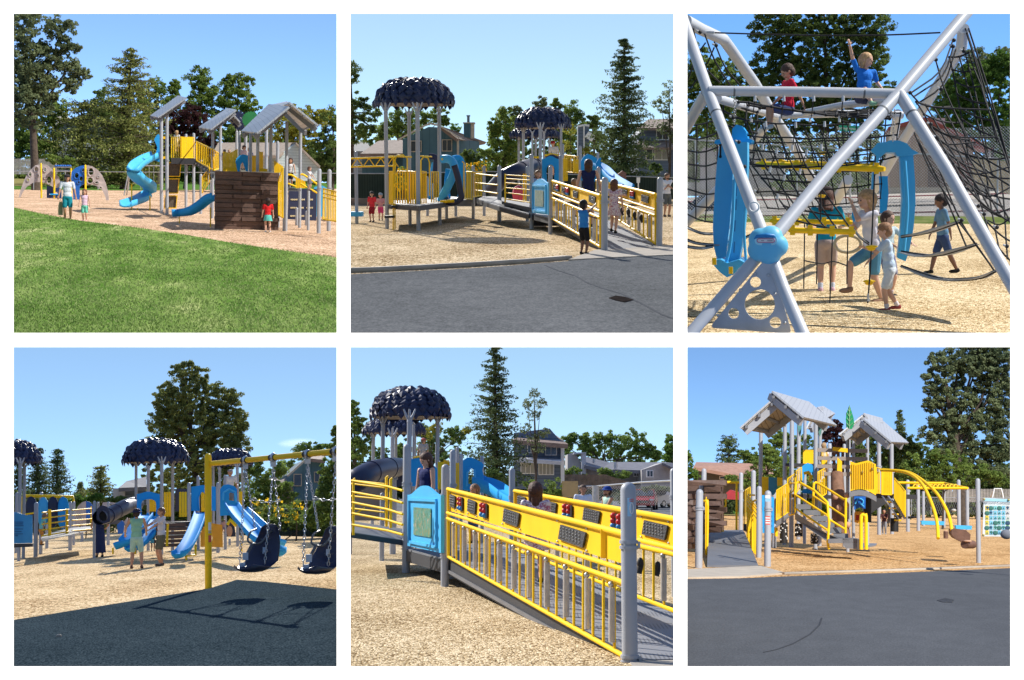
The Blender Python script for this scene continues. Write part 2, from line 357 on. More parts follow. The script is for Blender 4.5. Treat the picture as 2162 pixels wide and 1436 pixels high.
def conifer(w,base,D,topY,half,m,label,name='conifer_tree',leaf=2.6,dens=1.0,trunk=6,group=None,prof=None,bareto=.08,cx=None,rag=.35):
    half*=1.22; leaf*=.9; bareto=min(bareto,.05)
    """base (X,Y), top row and half width in zoom pixels; prof(t) 0 at the top .. 1 at the foot"""
    bb=w.P(base[0],base[1],D); b=V((bb.x,bb.y,0)); tp=w.P(cx if cx is not None else base[0],topY,D); k=w.z[2]
    T=Thing(w,name,label,'tree',b,group); h=(tp-b).length; Rm=w.m(half,D); ls=leaf*D/F
    prof=prof or (lambda t: (t**.75)*(1-.25*max(0,t-.75)/.25)); clumps=[]; mb=MB(); tr=trunk*D/F/2
    mb.tube([b,b.lerp(tp,.5),tp],[tr*1.3,tr*.8,tr*.12],8)
    nl=int(22+h/ (ls*7)); nl=min(nl,60)
    for i in range(nl):
        t=(i+.4)/nl; 
        if t>1-bareto: break
        L=Rm*prof(t)*1.18+Rm*.03; nb=8+int(6*t); ph=random.random()*6
        for j in range(nb):
            a=ph+2*math.pi*j/nb+random.uniform(-.3,.3); c=tp.lerp(b,min(.97,max(.005,t+random.uniform(-1.2,1.2)/nl))); l=L*random.uniform(1-rag*.9,1.1); dr=random.uniform(-.40,.22)
            e=c+V((math.cos(a)*l,math.sin(a)*l,l*dr+ (1-t)*l*.35)); 
            if j%2==0: mb.tube([c,e],[tr*.22,tr*.05],4,False)
            ns=max(2,int(3+5*prof(t)))
            for q in range(ns):
                f=(q+.9)/ns; cc=c.lerp(e,f)+V((0,0,-ls*f)); rr=max(l*.17*(1.1-f*.3),Rm*.045,ls*1.6); clumps.append((cc,(rr*1.35,rr*1.35,rr*.62)))
    tot=h*Rm*1.1*(F/D)**2; per=max(4,int(dens*tot*5.2/(leaf*leaf*1.1)/len(clumps)))
    res=leaf_cloud(w,clumps,per,ls,.42)
    if res: cloud_obj(w,res,'crown',m,b,T.o)
    T.part('trunk',mb,BARK); return T
LG=mat_leaf('leaf_green',(.065,.12,.025),(.27,.36,.085)); LD=mat_leaf('leaf_dark_green',(.038,.075,.022),(.19,.26,.07))
LP=mat_leaf('leaf_grey_green',(.055,.085,.04),(.27,.32,.16)); LY=mat_leaf('leaf_yellow_green',(.20,.22,.03),(.42,.40,.07)); LN=mat_leaf('needle_green',(.03,.058,.024),(.16,.21,.08),1.0,.3)
LM=mat_leaf('leaf_plum',(.028,.012,.016),(.075,.03,.032)); LB=mat_leaf('leaf_bright_green',(.06,.13,.02),(.16,.26,.05)); LF=mat_leaf('flower_yellow',(.75,.45,.02),(.95,.7,.05))
LNB=mat_leaf('needle_bronze_green',(.075,.10,.03),(.36,.38,.11),.8,.35)
# ---------------------------------------------------------------- people
def two_bone(a,t,l1,l2,pole):
    d=t-a; L=min(d.length,(l1+l2)*.998); L=max(L,abs(l1-l2)*1.02+1e-4); u=d.normalized(); x=(l1*l1-l2*l2+L*L)/(2*L); hh=math.sqrt(max(l1*l1-x*x,0))
    p=pole-u*pole.dot(u); p=p.normalized() if p.length>1e-5 else V((0,1,0)); return a+u*x+p*hh, a+u*L
def caps(mb,a,b,r1,r2,n=10):
    mb.tube([a,b],[r1,r2],n); mb.ell(a,r1,n,6); mb.ell(b,r2,n,6)
def person(w,base,h,yaw=0,label='',skin=None,shirt=(.5,.5,.5),sleeve=.5,bottom=(.1,.1,.15),bkind='shorts',hair=(.06,.03,.015),hairlen=0,hat=None,shoe=(.05,.05,.05),socks=None,
           hands=None,feet=None,lean=0,hipz=None,headturn=0,nod=0,child=True,side=0,pattern=None,poles=None,bare=False,beard=False,group=None,kneep=None):
    """hands/feet: [left,right] targets in units of h, facing -Y, x positive = the figure's left hand (picture right at yaw 0)"""
    skin=skin or SKIN; hd=.175 if child and h<1.0 else (.16 if child else .135)
    T=Thing(w,'person',label,'person',base,group); Rz=Matrix.Rotation(yaw,3,'Z')
    def X(p): return V(base)+Rz@(V(p)*h)
    hz=hipz or (.47 if child else .505); Lx=Matrix.Rotation(lean,3,'X')@Matrix.Rotation(side,3,'Y'); hip=V((0,0,hz))
    def tor(x,y,z): return hip+Lx@V((x,y,z))
    ts=(1-hd*1.18)-(.47 if child else .505)-.02              # hip to shoulder line
    sw=.116 if child else .115; shl=[tor(s*sw,0,ts) for s in(1,-1)]; neck=tor(0,0,ts+.015); hc=tor(0,-.012,ts+.04+hd*.52)
    B=MB(); fat=1.0 if child else .98
    def E(mb,c,r,rot=None,n=12): 
        rm=Rz@(rot if rot is not None else Matrix.Identity(3)); mb.ell(X(c),tuple(q*h for q in r),n,9,rm)
    def C(mb,a,b,r1,r2): caps(mb,X(a),X(b),r1*h,r2*h)
    for z,r in((ts*.80,(.098,.062,.085)),(ts*.5,(.084,.058,.10)),(ts*.2,(.082,.060,.09)),(0,(.088,.066,.062))): E(B,tor(0,0,z),tuple(q*fat for q in r),Lx)
    C(B,tor(-sw*.8,0,ts*.97),tor(sw*.8,0,ts*.97),.034,.034); C(B,neck,hc,.030,.028)
    HR=Lx@Matrix.Rotation(headturn,3,'Z')@Matrix.Rotation(nod,3,'X')
    def hp(x,y,z): return hc+HR@V((x*hd,y*hd,z*hd))
    E(B,hp(0,.03,.08),(.40*hd,.46*hd,.42*hd),HR); E(B,hp(0,-.08,-.22),(.30*hd,.32*hd,.27*hd),HR); E(B,hp(0,-.42,-.08),(.06*hd,.09*hd,.09*hd),HR)
    for s in(1,-1): E(B,hp(s*.40,.03,-.04),(.05*hd,.09*hd,.13*hd),HR)
    ua,fa=.158,.135; th,sh=(hz_:=(.47 if child else .505))*.5-.012,(.47 if child else .505)*.5-.02
    hands=hands or [(.17,-.04,.42),(-.17,-.04,.42)]; feet=feet or [(.055,0,0),(-.055,0,0)]; poles=poles or [(.4,.8,-.3),(-.4,.8,-.3)]; kneep=kneep or [(0.1,-1,.1),(-.1,-1,.1)]
    elb=[];wr=[];kn=[];an=[]
    for i in(0,1):
        s=1-2*i; e,q=two_bone(shl[i],V(hands[i]),ua,fa,V(poles[i])); elb.append(e); wr.append(q)
        C(B,shl[i],e,.029*fat,.022); C(B,e,q,.023,.0155)
        d=(q-e).normalized(); sd=d.cross(V((0,1,0.1))).normalized(); nn=sd.cross(d); p=q+d*.030; E(B,p,(.020,.011,.026),Matrix((sd,nn,d)).transposed(),8)
        for kf,(o,l) in enumerate(((-.015,.034),(-.005,.040),(.005,.037),(.014,.029))):
            a=p+d*.018+sd*o; m1=a+d*l*.5-nn*.003*s; C(B,a,m1,.0052,.0048); C(B,m1,m1+d*l*.45-nn*.010*s,.0048,.004)
        a=p+sd*(-.018)-d*.008; C(B,a,a-sd*.016+d*.020,.0062,.005)
        hj=hip+Lx.to_3x3()@V((s*.050,0,-.01)); an_t=V(feet[i])+V((0,0,.035)); k_,a_=two_bone(hj,an_t,th,sh,V(kneep[i])); kn.append(k_); an.append(a_)
        C(B,hj,k_,.050*fat,.033); C(B,k_,k_.lerp(a_,.35),.033,.032); C(B,k_.lerp(a_,.35),a_,.032,.018); 
        E(B,a_+V((0,-.035,-.018)),(.024,.062,.017))
    def child_part(name,mb,m,vox=None,sm=4,parent=None):
        if not mb.v: return None
        o=T.part(name,mb,m,parent,clip=False)
        if vox:
            r=o.modifiers.new('remesh','REMESH'); r.mode='VOXEL'; r.voxel_size=vox; r.use_smooth_shade=True
            s=o.modifiers.new('smooth','SMOOTH'); s.factor=.5; s.iterations=sm
        return o
    vx=max(.0045,.0052*h)
    child_part('body',B,skin,vx,2)
    cm=lambda n,c,v=.12: mat('%s_%02d%02d%02d'%(n,int(c[0]*99),int(c[1]*99),int(c[2]*99)),c,.85,0,v,7,.5,25,.2)
    # clothes: the same body a little larger
    if not bare:
        K=MB(); g=1.08
        for z,r in((ts*.80,(.098,.062,.082)),(ts*.5,(.088,.062,.10)),(ts*.18,(.090,.068,.085)),(.0,(.094,.072,.045))): E(K,tor(0,0,z),tuple(q*fat*g for q in r),Lx)
        C(K,tor(-sw*.78,0,ts*.97),tor(sw*.78,0,ts*.97),.037,.037)
        if sleeve>0:
            for i in(0,1):
                e=shl[i].lerp(elb[i],min(1,sleeve*1.5)) ; C(K,shl[i],e,.036,.031)
                if sleeve>.8: C(K,elb[i],wr[i].lerp(elb[i],.1),.032,.025)
        sm_=pattern or cm('cloth',shirt); child_part('dress' if bkind=='dress' else 'shirt',K,sm_,max(.008,.009*h),3)
    bm_=cm('cloth',bottom) if bkind!='dress' else (pattern or cm('cloth',shirt)); K=MB()
    if bkind in('shorts','pants'):
        E(K,tor(0,0,.0),(.100*fat,.078*fat,.066),Lx)
        for i in(0,1):
            s=1-2*i; hj=hip+Lx@V((s*.050,0,-.01)); f=.78 if bkind=='shorts' else 1
            C(K,hj,hj.lerp(kn[i],f),.060*fat,.050 if bkind=='shorts' else .042)
            if bkind=='pants': C(K,kn[i],an[i],.042,.032)
        child_part('shorts' if bkind=='shorts' else 'trousers',K,bm_,max(.008,.009*h),3)
    else:
        ln={'skirt':.30,'dress':.34,'longdress':.92}[bkind]
        kc=(kn[0]+kn[1])/2; ac=(an[0]+an[1])/2
        tip=hip.lerp(kc,ln*1.9) if ln<.5 else kc.lerp(ac,.75)
        hem={'skirt':.125,'dress':.135,'longdress':.12}[bkind]; n=26; vs=[];rows=[(hip+Lx@V((0,0,.07)),.082),(hip,.100),(hip.lerp(tip,.5),(.1+hem)/2),(tip,hem)]
        for c,r in rows:
            for j in range(n):
                a=2*math.pi*j/n; rip=1+(.10*math.sin(a*7+j%3) if r==hem else .03*math.sin(a*7)); vs.append(X(c+V((math.cos(a)*r*rip,math.sin(a)*r*.78*rip,0))))
        fs=[(i*n+j,i*n+(j+1)%n,(i+1)*n+(j+1)%n,(i+1)*n+j) for i in range(3) for j in range(n)]; K.add(vs,fs,True); child_part('skirt',K,bm_)
    for i in(0,1):
        K=MB(); E(K,an[i]+V((0,-.034,-.016)),(.030,.072,.024)); E(K,an[i]+V((0,.004,-.004)),(.027,.032,.030)); child_part('shoe',K,cm('shoe',shoe),max(.008,.008*h),1)
        if socks: K=MB(); C(K,an[i],an[i].lerp(kn[i],.22),.024,.027); child_part('sock',K,cm('sock',socks))
    if hair:
        K=MB(); E(K,hp(0,.10,.17),(.47*hd,.50*hd,.43*hd),HR); E(K,hp(0,.24,-.08),(.45*hd,.36*hd,.44*hd),HR)
        if hairlen>0:
            E(K,hp(0,.20,.02),(.50*hd,.46*hd,.50*hd),HR)
            for s,yy in((.30,.12),(-.30,.12),(.12,.30),(-.12,.30),(0,.34)): C(K,hp(s,yy,0),hp(s*1.1,yy+.02,-.5-hairlen),.17*hd,.11*hd)
        cut=K; o=child_part('hair',K,mat('hair_%02d%02d'%(int(hair[0]*99),int(hair[1]*99)),hair,.6,0,.35,30,.6,60,.4),max(.007,.007*h),1)
    if hat:
        K=MB(); E(K,hp(0,.04,.26),(.49*hd,.52*hd,.34*hd),HR); kind=hat[0]
        if kind=='cap': E(K,hp(0,-.52,.24),(.34*hd,.30*hd,.04*hd),HR)
        else: E(K,hp(0,.02,.14),(.80*hd,.82*hd,.07*hd),HR)
        child_part('hat',K,cm('hat',hat[1]),max(.007,.007*h),1)
    for s in(1,-1):
        K=MB(); E(K,hp(s*.15,-.375,.02),(.055*hd,.035*hd,.035*hd),HR,8); child_part('eye',K,mat('eye_dark',(.03,.02,.015),.3))
    K=MB(); E(K,hp(0,-.375,-.28),(.12*hd,.04*hd,.025*hd),HR,8); child_part('mouth',K,mat('lip',(.45,.13,.11),.5))
    if beard: K=MB(); E(K,hp(0,-.16,-.33),(.27*hd,.26*hd,.17*hd),HR); child_part('beard',K,mat('beard',(.10,.05,.03),.9))
    return T
# ---------------------------------------------------------------- playground pieces
def canopy(T,w,c,Rr,H,seed=0,n=170,tan=TAN,smooth=False):
    """lumpy dark blue leaf canopy with a shallow tan underside; c = centre of the rim"""
    rnd=random.Random(seed); mb=MB(); c=V(c)
    def pt(th,ph,k=1): return c+V((Rr*math.cos(th)*math.cos(ph)**.75,Rr*math.sin(th)*math.cos(ph)**.75,H*math.sin(ph)))*1 if k==1 else c+V((Rr*k*math.cos(th)*math.cos(ph)**.75,Rr*k*math.sin(th)*math.cos(ph)**.75,H*k*math.sin(ph)))
    nu,nv=36,9; vs=[];fs=[]
    for i in range(nv+1):
        ph=math.pi/2*i/nv*.995
        for j in range(nu): vs.append(pt(2*math.pi*j/nu,ph,.965))
    for i in range(nv):
        for j in range(nu): fs.append((i*nu+j,i*nu+(j+1)%nu,(i+1)*nu+(j+1)%nu,(i+1)*nu+j))
    mb.add(vs,fs,True); rows=8
    for i in range(rows):
        ph=math.pi/2*(i+.15)/rows; m=max(4,int(30*math.cos(ph)**.8)); 
        for j in range(m):
            th=2*math.pi*(j+.5*(i%2)+rnd.uniform(-.25,.25))/m; p=pt(th,ph+rnd.uniform(-.04,.04)); d=pt(th,ph-.22,1)-p; d.normalize()
            o=(p-c).normalized(); s=d.cross(o).normalized(); L=Rr*.165*rnd.uniform(.8,1.25); wd=L*rnd.uniform(.55,.75); lift=rnd.uniform(.15,.42)
            tw=rnd.uniform(-.35,.35); s=(s+o*tw).normalized()
            a=p-d*L*.7-o*L*.05; t=p+d*L*.75+o*L*.02; l=p-s*wd+o*L*.03; r=p+s*wd+o*L*.03; m_=p+o*L*lift; m2=p-d*L*.3+o*L*lift*.9; m3=p+d*L*.45+o*L*lift*.55
            mb.add([a,l,t,r,m_,m2,m3],[(0,1,5),(0,5,3),(1,4,5),(5,4,3),(1,6,4),(4,6,3),(1,2,6),(6,2,3)],smooth)
    T.part('canopy',mb,NAVYL)
    ub=MB(); nu=36; vs=[];fs=[]
    for i,(k,z) in enumerate(((.97,.0),(.8,.05),(.5,.09),(.05,.10))):
        for j in range(nu): a=2*math.pi*j/nu; vs.append(c+V((Rr*k*math.cos(a),Rr*k*math.sin(a),H*z-H*.02)))
    for i in range(3):
        for j in range(nu): fs.append((i*nu+j,(i+1)*nu+j,(i+1)*nu+(j+1)%nu,i*nu+(j+1)%nu))
    ub.add(vs,fs,True); T.part('canopy_underside',ub,tan)
def canopy_post(T,w,foot,topz,r,c=None,Rr=1):
    """grey post that forks under the canopy"""
    f=V(foot); f0=V((f.x,f.y,0)); mb=MB(); k=topz-r*4.2; mb.tube([f0,V((f.x,f.y,k))],r,14); mb.tube([V((f.x,f.y,k)),V((f.x,f.y,k+r*1.2))],[r*1.12,r*.9],12)
    for s in(-1,1):
        mb.tube([V((f.x,f.y,k+r*.6)),V((f.x+s*r*1.5,f.y,k+r*3.0)),V((f.x+s*r*1.9,f.y,topz)),V((f.x+s*r*2.4,f.y,topz+r*1.2))],[r*.7,r*.5,r*.4,r*.3],8)
        mb.tube([V((f.x,f.y,k+r*.6)),V((f.x,f.y+s*r*2.2,k+r*3.4)),V((f.x,f.y+s*r*2.6,topz+r*1.0))],[r*.6,r*.4,r*.3],8)
    T.part('post',mb,GREY)
def post(T,w,X,Y,Yt,rpx,D=None,m=None,clamps=(),name='post',zfoot=None,cap=True):
    """upright post: foot at (X,Y) on the ground (or at depth D), top at row Yt, radius in zoom pixels"""
    q=w.G(X,Y) if D is None else w.P(X,Y,D); f=V((q.x,q.y,0 if zfoot is None else zfoot)); t=w.up(q,Yt); r=w.m(rpx,q.y)
    mb=MB(); mb.post(f,V((f.x,f.y,t.z)),r,16,cap)
    for Yc in clamps:
        z=w.up(q,Yc).z
        for dz in(-.34*r,.34*r): mb.tube([V((f.x,f.y,z+dz-r*.2)),V((f.x,f.y,z+dz+r*.2))],r*1.2,16)
        mb.box((f.x+r*1.25,f.y-r*.3,z),(r*.35,r*.5,r*.8))
    T.part(name,mb,m or GREY); return f
def uslide(path,wd,dp=.16,th=.03):
    a=wd/2; sec=[(-a,dp),(-a-th*1.6,dp),(-a-th*1.6,-th),(-a*.7,-th*2),(a*.7,-th*2),(a+th*1.6,-th),(a+th*1.6,dp),(a,dp),(a*.85,.04),(a*.5,0),(-a*.5,0),(-a*.85,.04)]
    return sec
def wave_panel(T,w,q,m,name='panel',th=.05,arch=.08,opening=None,steps=10,label=None):
    """moulded panel with a wavy top: q = bottom-left, bottom-right, top-right, top-left"""
    a,b,c,d=[V(p) for p in q]; top=[d.lerp(c,t)+(d-a)*(arch*(.5-.5*math.cos(2*math.pi*t))*(1 if True else 0)+ arch*.25*math.sin(math.pi*t)) for t in [i/steps for i in range(steps+1)]]
    n=(b-a).cross(d-a).normalized(); mb=MB(); pts=[a,b]+top[::-1]
    holes=[opening] if opening else []
    mb.plate(pts,n*th,holes)
    # raised rim
    return T.part(name,mb,m,label=label)

def treeline(w,y0,y1,D,m,label,x0=None,x1=None,seed=1,leaf=3.0):
    y1=max(y1,w.h+1.6*F/D+1); z=w.z; w.zoom(0,0,1); x0=x0 or w.x0-14; x1=x1 or w.x1+14; rr=random.Random(seed); bl=[]; x=x0
    while x<x1:
        r=rr.uniform(14,26); h=rr.uniform(.7,1.0)*(y1-y0); bl.append((x,y1-h*.5,r,h*.55)); bl.append((x+8,y1-(y1-y0)*.22,20,(y1-y0)*.24)); x+=r*1.05
    T=broadleaf(w,((x0+x1)/2,y1),D,bl,m,label,name='wood',leaf=leaf,dens=.9,trunk=.5,cat='trees'); c=[o for o in T.o.children if o.name.startswith('crown')][0]; t=[o for o in T.o.children if o.name.startswith('trunk')]
    for o in t: bpy.data.objects.remove(o)
    c.parent=None; c.matrix_world=T.mw; c.name='wood'; setp(c,label,'trees',kind='stuff'); bpy.data.objects.remove(T.o); w.zoom(*z)
P1=Place('view_lawn',29,711,29,703,371); P2=Place('view_ramp_front',740,1422,29,703,372); P3=Place('view_net_climber',1451,2133,29,703,402)
P4=Place('view_swings',29,711,733,1407,1078); P5=Place('view_ramp_close',740,1422,733,1407,1034); P6=Place('view_towers',1451,2133,733,1407,1062)
PL=[P1,P2,P3,P4,P5,P6]
# sun of each photograph: (azimuth measured from straight ahead, clockwise to the right; elevation), strength
SUNS={P1:(122,46,3.7),P2:(-17,24,5),P3:(72,48,4.0),P4:(14,27,5),P5:(-58,38,4.4),P6:(143,37,3.8)}
SKYP={P1:(1.6,2.0,1.0,.1,180,(1.0,1.13,1.24)),P2:(1.95,1.4,1.2,.3,330,(1.35,1.28,1.04)),P3:(1.55,2.2,1.0,.1,200,(.82,1.15,1.38)),P4:(1.85,1.4,1.0,.2,300,(1.15,1.2,1.10)),P5:(1.85,1.4,1.1,.2,320,(1.28,1.27,1.06)),P6:(1.15,2.0,1.0,.1,150,(.92,1.10,1.22))}
stage=bpy.data.collections.new('sky'); S.collection.children.link(stage)
def sky_mat(name,zk,ozone,air,dust,alt,sunel,sunrot,vec=None,st=.1,tint=(1,1,1)):
    m=bpy.data.materials.new(name); nt,N,L=nodes(m); o=N('ShaderNodeOutputMaterial'); e=N('ShaderNodeEmission'); e.inputs[1].default_value=st
    t=N('ShaderNodeTexSky'); t.sky_type='NISHITA'; t.sun_disc=False; t.sun_elevation=R(sunel); t.sun_rotation=R(sunrot); t.ozone_density=ozone; t.air_density=air; t.dust_density=dust; t.altitude=alt
    tc=N('ShaderNodeTexCoord'); mp=N('ShaderNodeVectorMath'); mp.operation='MULTIPLY'; mp.inputs[1].default_value=(1,1,zk)
    L(tc.outputs['Object'],mp.inputs[0]); v=mp
    ad=N('ShaderNodeVectorMath'); ad.operation='ADD'; ad.inputs[1].default_value=vec or (0,0,0); L(v.outputs[0],ad.inputs[0])
    nm=N('ShaderNodeVectorMath'); nm.operation='NORMALIZE'; L(ad.outputs[0],nm.inputs[0]); L(nm.outputs[0],t.inputs[0]); tn=N('ShaderNodeVectorMath'); tn.operation='MULTIPLY'; tn.inputs[1].default_value=tint; L(t.outputs[0],tn.inputs[0]); L(tn.outputs[0],e.inputs[0]); L(e.outputs[0],o.inputs[0])
    m.cycles.emission_sampling='NONE'; return m
CLOUD=None
for w in PL:
    x0,x1,y0,y1=w.x0-14,w.x1+14,w.y0-14,min(w.y1+9,w.h+60)
    if w.y0>100: y0=w.y0-12
    nx,ny=16,16; vs=[];fs=[]; Rd=900
    for j in range(ny+1):
        for i in range(nx+1):
            a=(w.Bi@ray(x0+(x1-x0)*i/nx,y0+(y1-y0)*j/ny)).normalized()*Rd; vs.append(a)
    for j in range(ny):
        for i in range(nx): k=j*(nx+1)+i; fs.append((k,k+1,k+nx+2,k+nx+1))
    mb=MB(); mb.add(vs,fs,True); sk=SKYP[w]; az,el,st=SUNS[w]
    me=build_mesh('sky',mb,sky_mat('sky_'+w.name,2.6,sk[1],sk[2],sk[3],0,max(el,40),170,vec=(0,0,sk[4]),st=sk[0]*.1,tint=sk[5])); o=bpy.data.objects.new('sky',me); stage.objects.link(o); o.matrix_world=w.B.to_4x4(); o['kind']='structure'
# overhead sky of the lower three places: unseen glowing sheet added for ambient light
mb=MB(); mb.add([(-190,860,.0),(190,860,.0),(190,9.5,.0),(-190,9.5,.0)],[(0,1,2,3)])
me=build_mesh('sky',mb,sky_mat('sky_overhead',0,1.5,1,.4,0,40,30,(0,0,260),.14)); o=bpy.data.objects.new('sky',me); stage.objects.link(o); o['kind']='structure'
# suns, one for each photographed hour
for w in PL:
    az,el,st=SUNS[w]; d=V((math.sin(R(az))*math.cos(R(el)),math.cos(R(az))*math.cos(R(el)),math.sin(R(el)))); dm=w.B@d
    l=bpy.data.lights.new('sun_'+w.name,'SUN'); l.energy=st; l.angle=R(.55); l.color=(1,.955,.88); o=bpy.data.objects.new('sun_'+w.name,l); S.collection.objects.link(o)
    o.rotation_euler=dm.to_track_quat('Z','Y').to_euler(); w.sun=o
W=bpy.data.worlds.new('World'); S.world=W; W.use_nodes=True; nt=W.node_tree; bg=nt.nodes['Background']; t=nt.nodes.new('ShaderNodeTexSky'); t.sky_type='NISHITA'; t.sun_disc=False; t.sun_elevation=R(45); t.sun_rotation=R(30)
nt.links.new(t.outputs[0],bg.inputs[0]); bg.inputs[1].default_value=.085
# white wall with six openings
wl=MB(); y0=8.0; th=.12
def wp(px,py,y): return V(((px-CX)/F*y,y,(CY-py)/F*y))
op=[(w.x0,w.y0,w.x1,w.y1) for w in PL]
outer=[wp(-900,-500,y0),wp(3062,-500,y0),wp(3062,1936,y0),wp(-900,1936,y0)]
def rect(a,y): return [wp(a[0],a[1],y),wp(a[2],a[1],y),wp(a[2],a[3],y),wp(a[0],a[3],y)]
loops=[outer]+[rect(a,y0) for a in op]; lb=[[p*((y0+th)/y0) for p in l] for l in loops]
tri=tessellate_polygon(loops); flat=[p for l in loops for p in l]; flb=[p for l in lb for p in l]; n=len(flat)
wl.add(flat+flb,[tuple(t) for t in tri]+[tuple(i+n for i in t[::-1]) for t in tri]); off=0
for l in loops:
    k=len(l); wl.f+=[(off+i,off+(i+1)%k,off+(i+1)%k+n,off+i+n) for i in range(k)]; wl.sm+=[False]*k; off+=k
me=build_mesh('wall',wl,mat('white_plaster',(.86,.86,.86),.9,0,.01,1.0,0,1,.1)); WALL=bpy.data.objects.new('wall',me)
wc=bpy.data.collections.new('front_wall'); S.collection.children.link(wc); wc.objects.link(WALL)
setp(WALL,'white wall with six square openings in two rows of three','wall')
mb=MB(); mb.box((0,2,-3.6),(16,12,.2)); me=build_mesh('pavement',mb,mat('pale_bounce_slab',(.6,.6,.58),.9)); o=bpy.data.objects.new('pavement',me); wc.objects.link(o); o['kind']='structure'  # unseen slab added in front of the wall to bounce light onto it
cam=bpy.data.cameras.new('camera'); co=bpy.data.objects.new('camera',cam); S.collection.objects.link(co); S.camera=co; co.rotation_euler=(R(90),0,0)
cam.sensor_width=36; cam.lens=36*F/2162; cam.clip_end=5000; cam.clip_start=.1
def sheet(w,name,pts,z,m,far=None,th=0,kind='structure'):
    mb=MB(); q=[]
    for p in pts:
        if len(p)==2: q.append(w.G(p[0],p[1],z))
        else: a=w.P(p[0],p[1],p[2]); q.append(V((a.x,a.y,z)))
    tri=tessellate_polygon([q]); mb.add(q,[tuple(t) for t in tri]); o=solo(w,name,mb,m,kind=kind); 
    me=o.data
    for p in me.polygons:
        if p.normal.z<0: p.flip()
    return o
def base_ground(w,m,name='ground',far=820,hz=None):
    hz=w.h if hz is None else hz; w.zoom(0,0,1)
    bl=w.y1+(60 if w.y1>1300 else 5); l,r=w.x0-12,w.x1+12
    return sheet(w,name,[(l,bl),(r,bl),(r,0,far),(l,0,far)],0,m)
# ================================================================ view 1: lawn, tower, brown plank wall
w=P1
CH1=mat_chips('woodchips_warm',(.20,.11,.06),(.64,.41,.26),(.93,.70,.50)); GR1=mat_ground('lawn',((.05,.11,.015),(.10,.20,.035),(.20,.30,.075),(.44,.46,.22)),.45,2.2,30,.22,.5,.92,(.75,.45,.2))
DRY=mat_ground('dry_grass',((.16,.16,.05),(.26,.23,.09),(.34,.28,.13)),.2,3,30); FG=mat_ground('far_green_grass',((.05,.12,.02),(.09,.19,.035),(.14,.22,.06)),.1,2,20)
base_ground(w,DRY,'ground')
w.zoom(0,0,1)
sheet(w,'grass',[(16,400),(16,393),(215,390),(330,388),(330,376.5,700),(724,376.5,700),(724,398),(500,400),(215,402)],.012,FG)
sheet(w,'ground',[(16,402),(16,400),(215,402),(300,403),(500,401),(724,399),(724,549),(711,547),(480,512),(300,483),(140,467),(16,436)],.02,CH1)
sheet(w,'grass',[(16,437),(29,438),(100,454),(170,466),(300,482),(400,497),(480,511),(600,529),(724,546),(724,712),(16,712)],.05,GR1)
# blades standing on the lawn
def blades(w,n,poly,hmin,hmax,m,z=0.05,name='grass',seed=3,bw=.012):
    rg=np.random.default_rng(seed); xs=[];k=0
    x0=min(p[0] for p in poly);x1=max(p[0] for p in poly);y0=min(p[1] for p in poly);y1=max(p[1] for p in poly)
    X=x0+(x1-x0)*rg.random(n*2); Y=y1-(y1-y0)*rg.random(n*2)**1.0
    ins=np.zeros(len(X),bool); j=len(poly)-1
    for i in range(len(poly)):
        xi,yi=poly[i][:2];xj,yj=poly[j][:2]; c=((yi>Y)!=(yj>Y))&(X<(xj-xi)*(Y-yi)/(yj-yi+1e-9)+xi); ins^=c; j=i
    X=X[ins][:n];Y=Y[ins][:n]; n=len(X)
    a=np.stack([(X-CX)/F,np.ones(n),(CY-Y)/F],1)@w.Bn; t=(z-w.H)/a[:,2]; g=a*t[:,None]; g[:,2]=z
    sc=(g[:,1]/20)[:,None]*.6+.4
    hh=(hmin+(hmax-hmin)*rg.random(n))[:,None]*np.clip(sc,1,2.2); an=rg.random(n)*6.28; d=np.stack([np.cos(an),np.sin(an),np.zeros(n)],1)
    tip=g+np.array([0,0,1])*hh+np.stack([rg.normal(size=n),rg.normal(size=n),np.zeros(n)],1)*hh*.5
    vs=np.stack([g-d*bw*sc,g+d*bw*sc,tip],1).reshape(-1,3)
    me=bpy.data.meshes.new(name); me.vertices.add(n*3); me.vertices.foreach_set('co',vs.astype(np.float32).ravel()); me.loops.add(n*3); me.loops.foreach_set('vertex_index',np.arange(n*3,dtype=np.int32)); me.polygons.add(n)
    me.polygons.foreach_set('loop_start',np.arange(0,n*3,3,dtype=np.int32)); me.polygons.foreach_set('loop_total',np.full(n,3,np.int32)); me.materials.append(m); me.update(calc_edges=True)
    o=bpy.data.objects.new(name,me); w.col.objects.link(o); o.matrix_world=w.M; return o
GB=mat_leaf('grass_blade',(.10,.18,.035),(.32,.40,.15),.2,.3)
o=blades(w,42000,[(16,437),(170,466),(300,482),(480,511),(711,543),(711,706),(16,706)],.012,.032,GB,bw=.010); setp(o,'short mown lawn in front of the woodchips','lawn',kind='stuff')
# trees
treeline(w,325,384,300,LG,'far row of mixed green trees closing the lawn view')
treeline(w,215,384,285,LD,'dense dark wood behind the play tower roofs',225,560,5); treeline(w,265,384,285,LG,'green wood behind the pale house at the right',540,724,6)
w.zoom(30,30,.4735)
def bg_tree(*a,**k): return broadleaf(w,*a,**k)
broadleaf(w,(95,700),120,[(30,60,150,140),(90,330,110,120),(210,70,70,70),(40,250,150,150),(180,190,70,60),(250,230,55,60),(60,420,110,110),(300,265,40,30),(255,310,40,40),(240,140,60,30)],LP,'tall grey green cottonwood at the left edge of the lawn photo',leaf=3.6,dens=1.15,trunk=14,name='cottonwood_tree')
broadleaf(w,(100,720),150,[(100,520,110,110),(180,430,60,80),(60,600,90,80),(150,610,60,60),(20,540,50,100)],LG,'bushy mid green tree below the tall cottonwood, left of the grey house',leaf=3.2,dens=1.2)
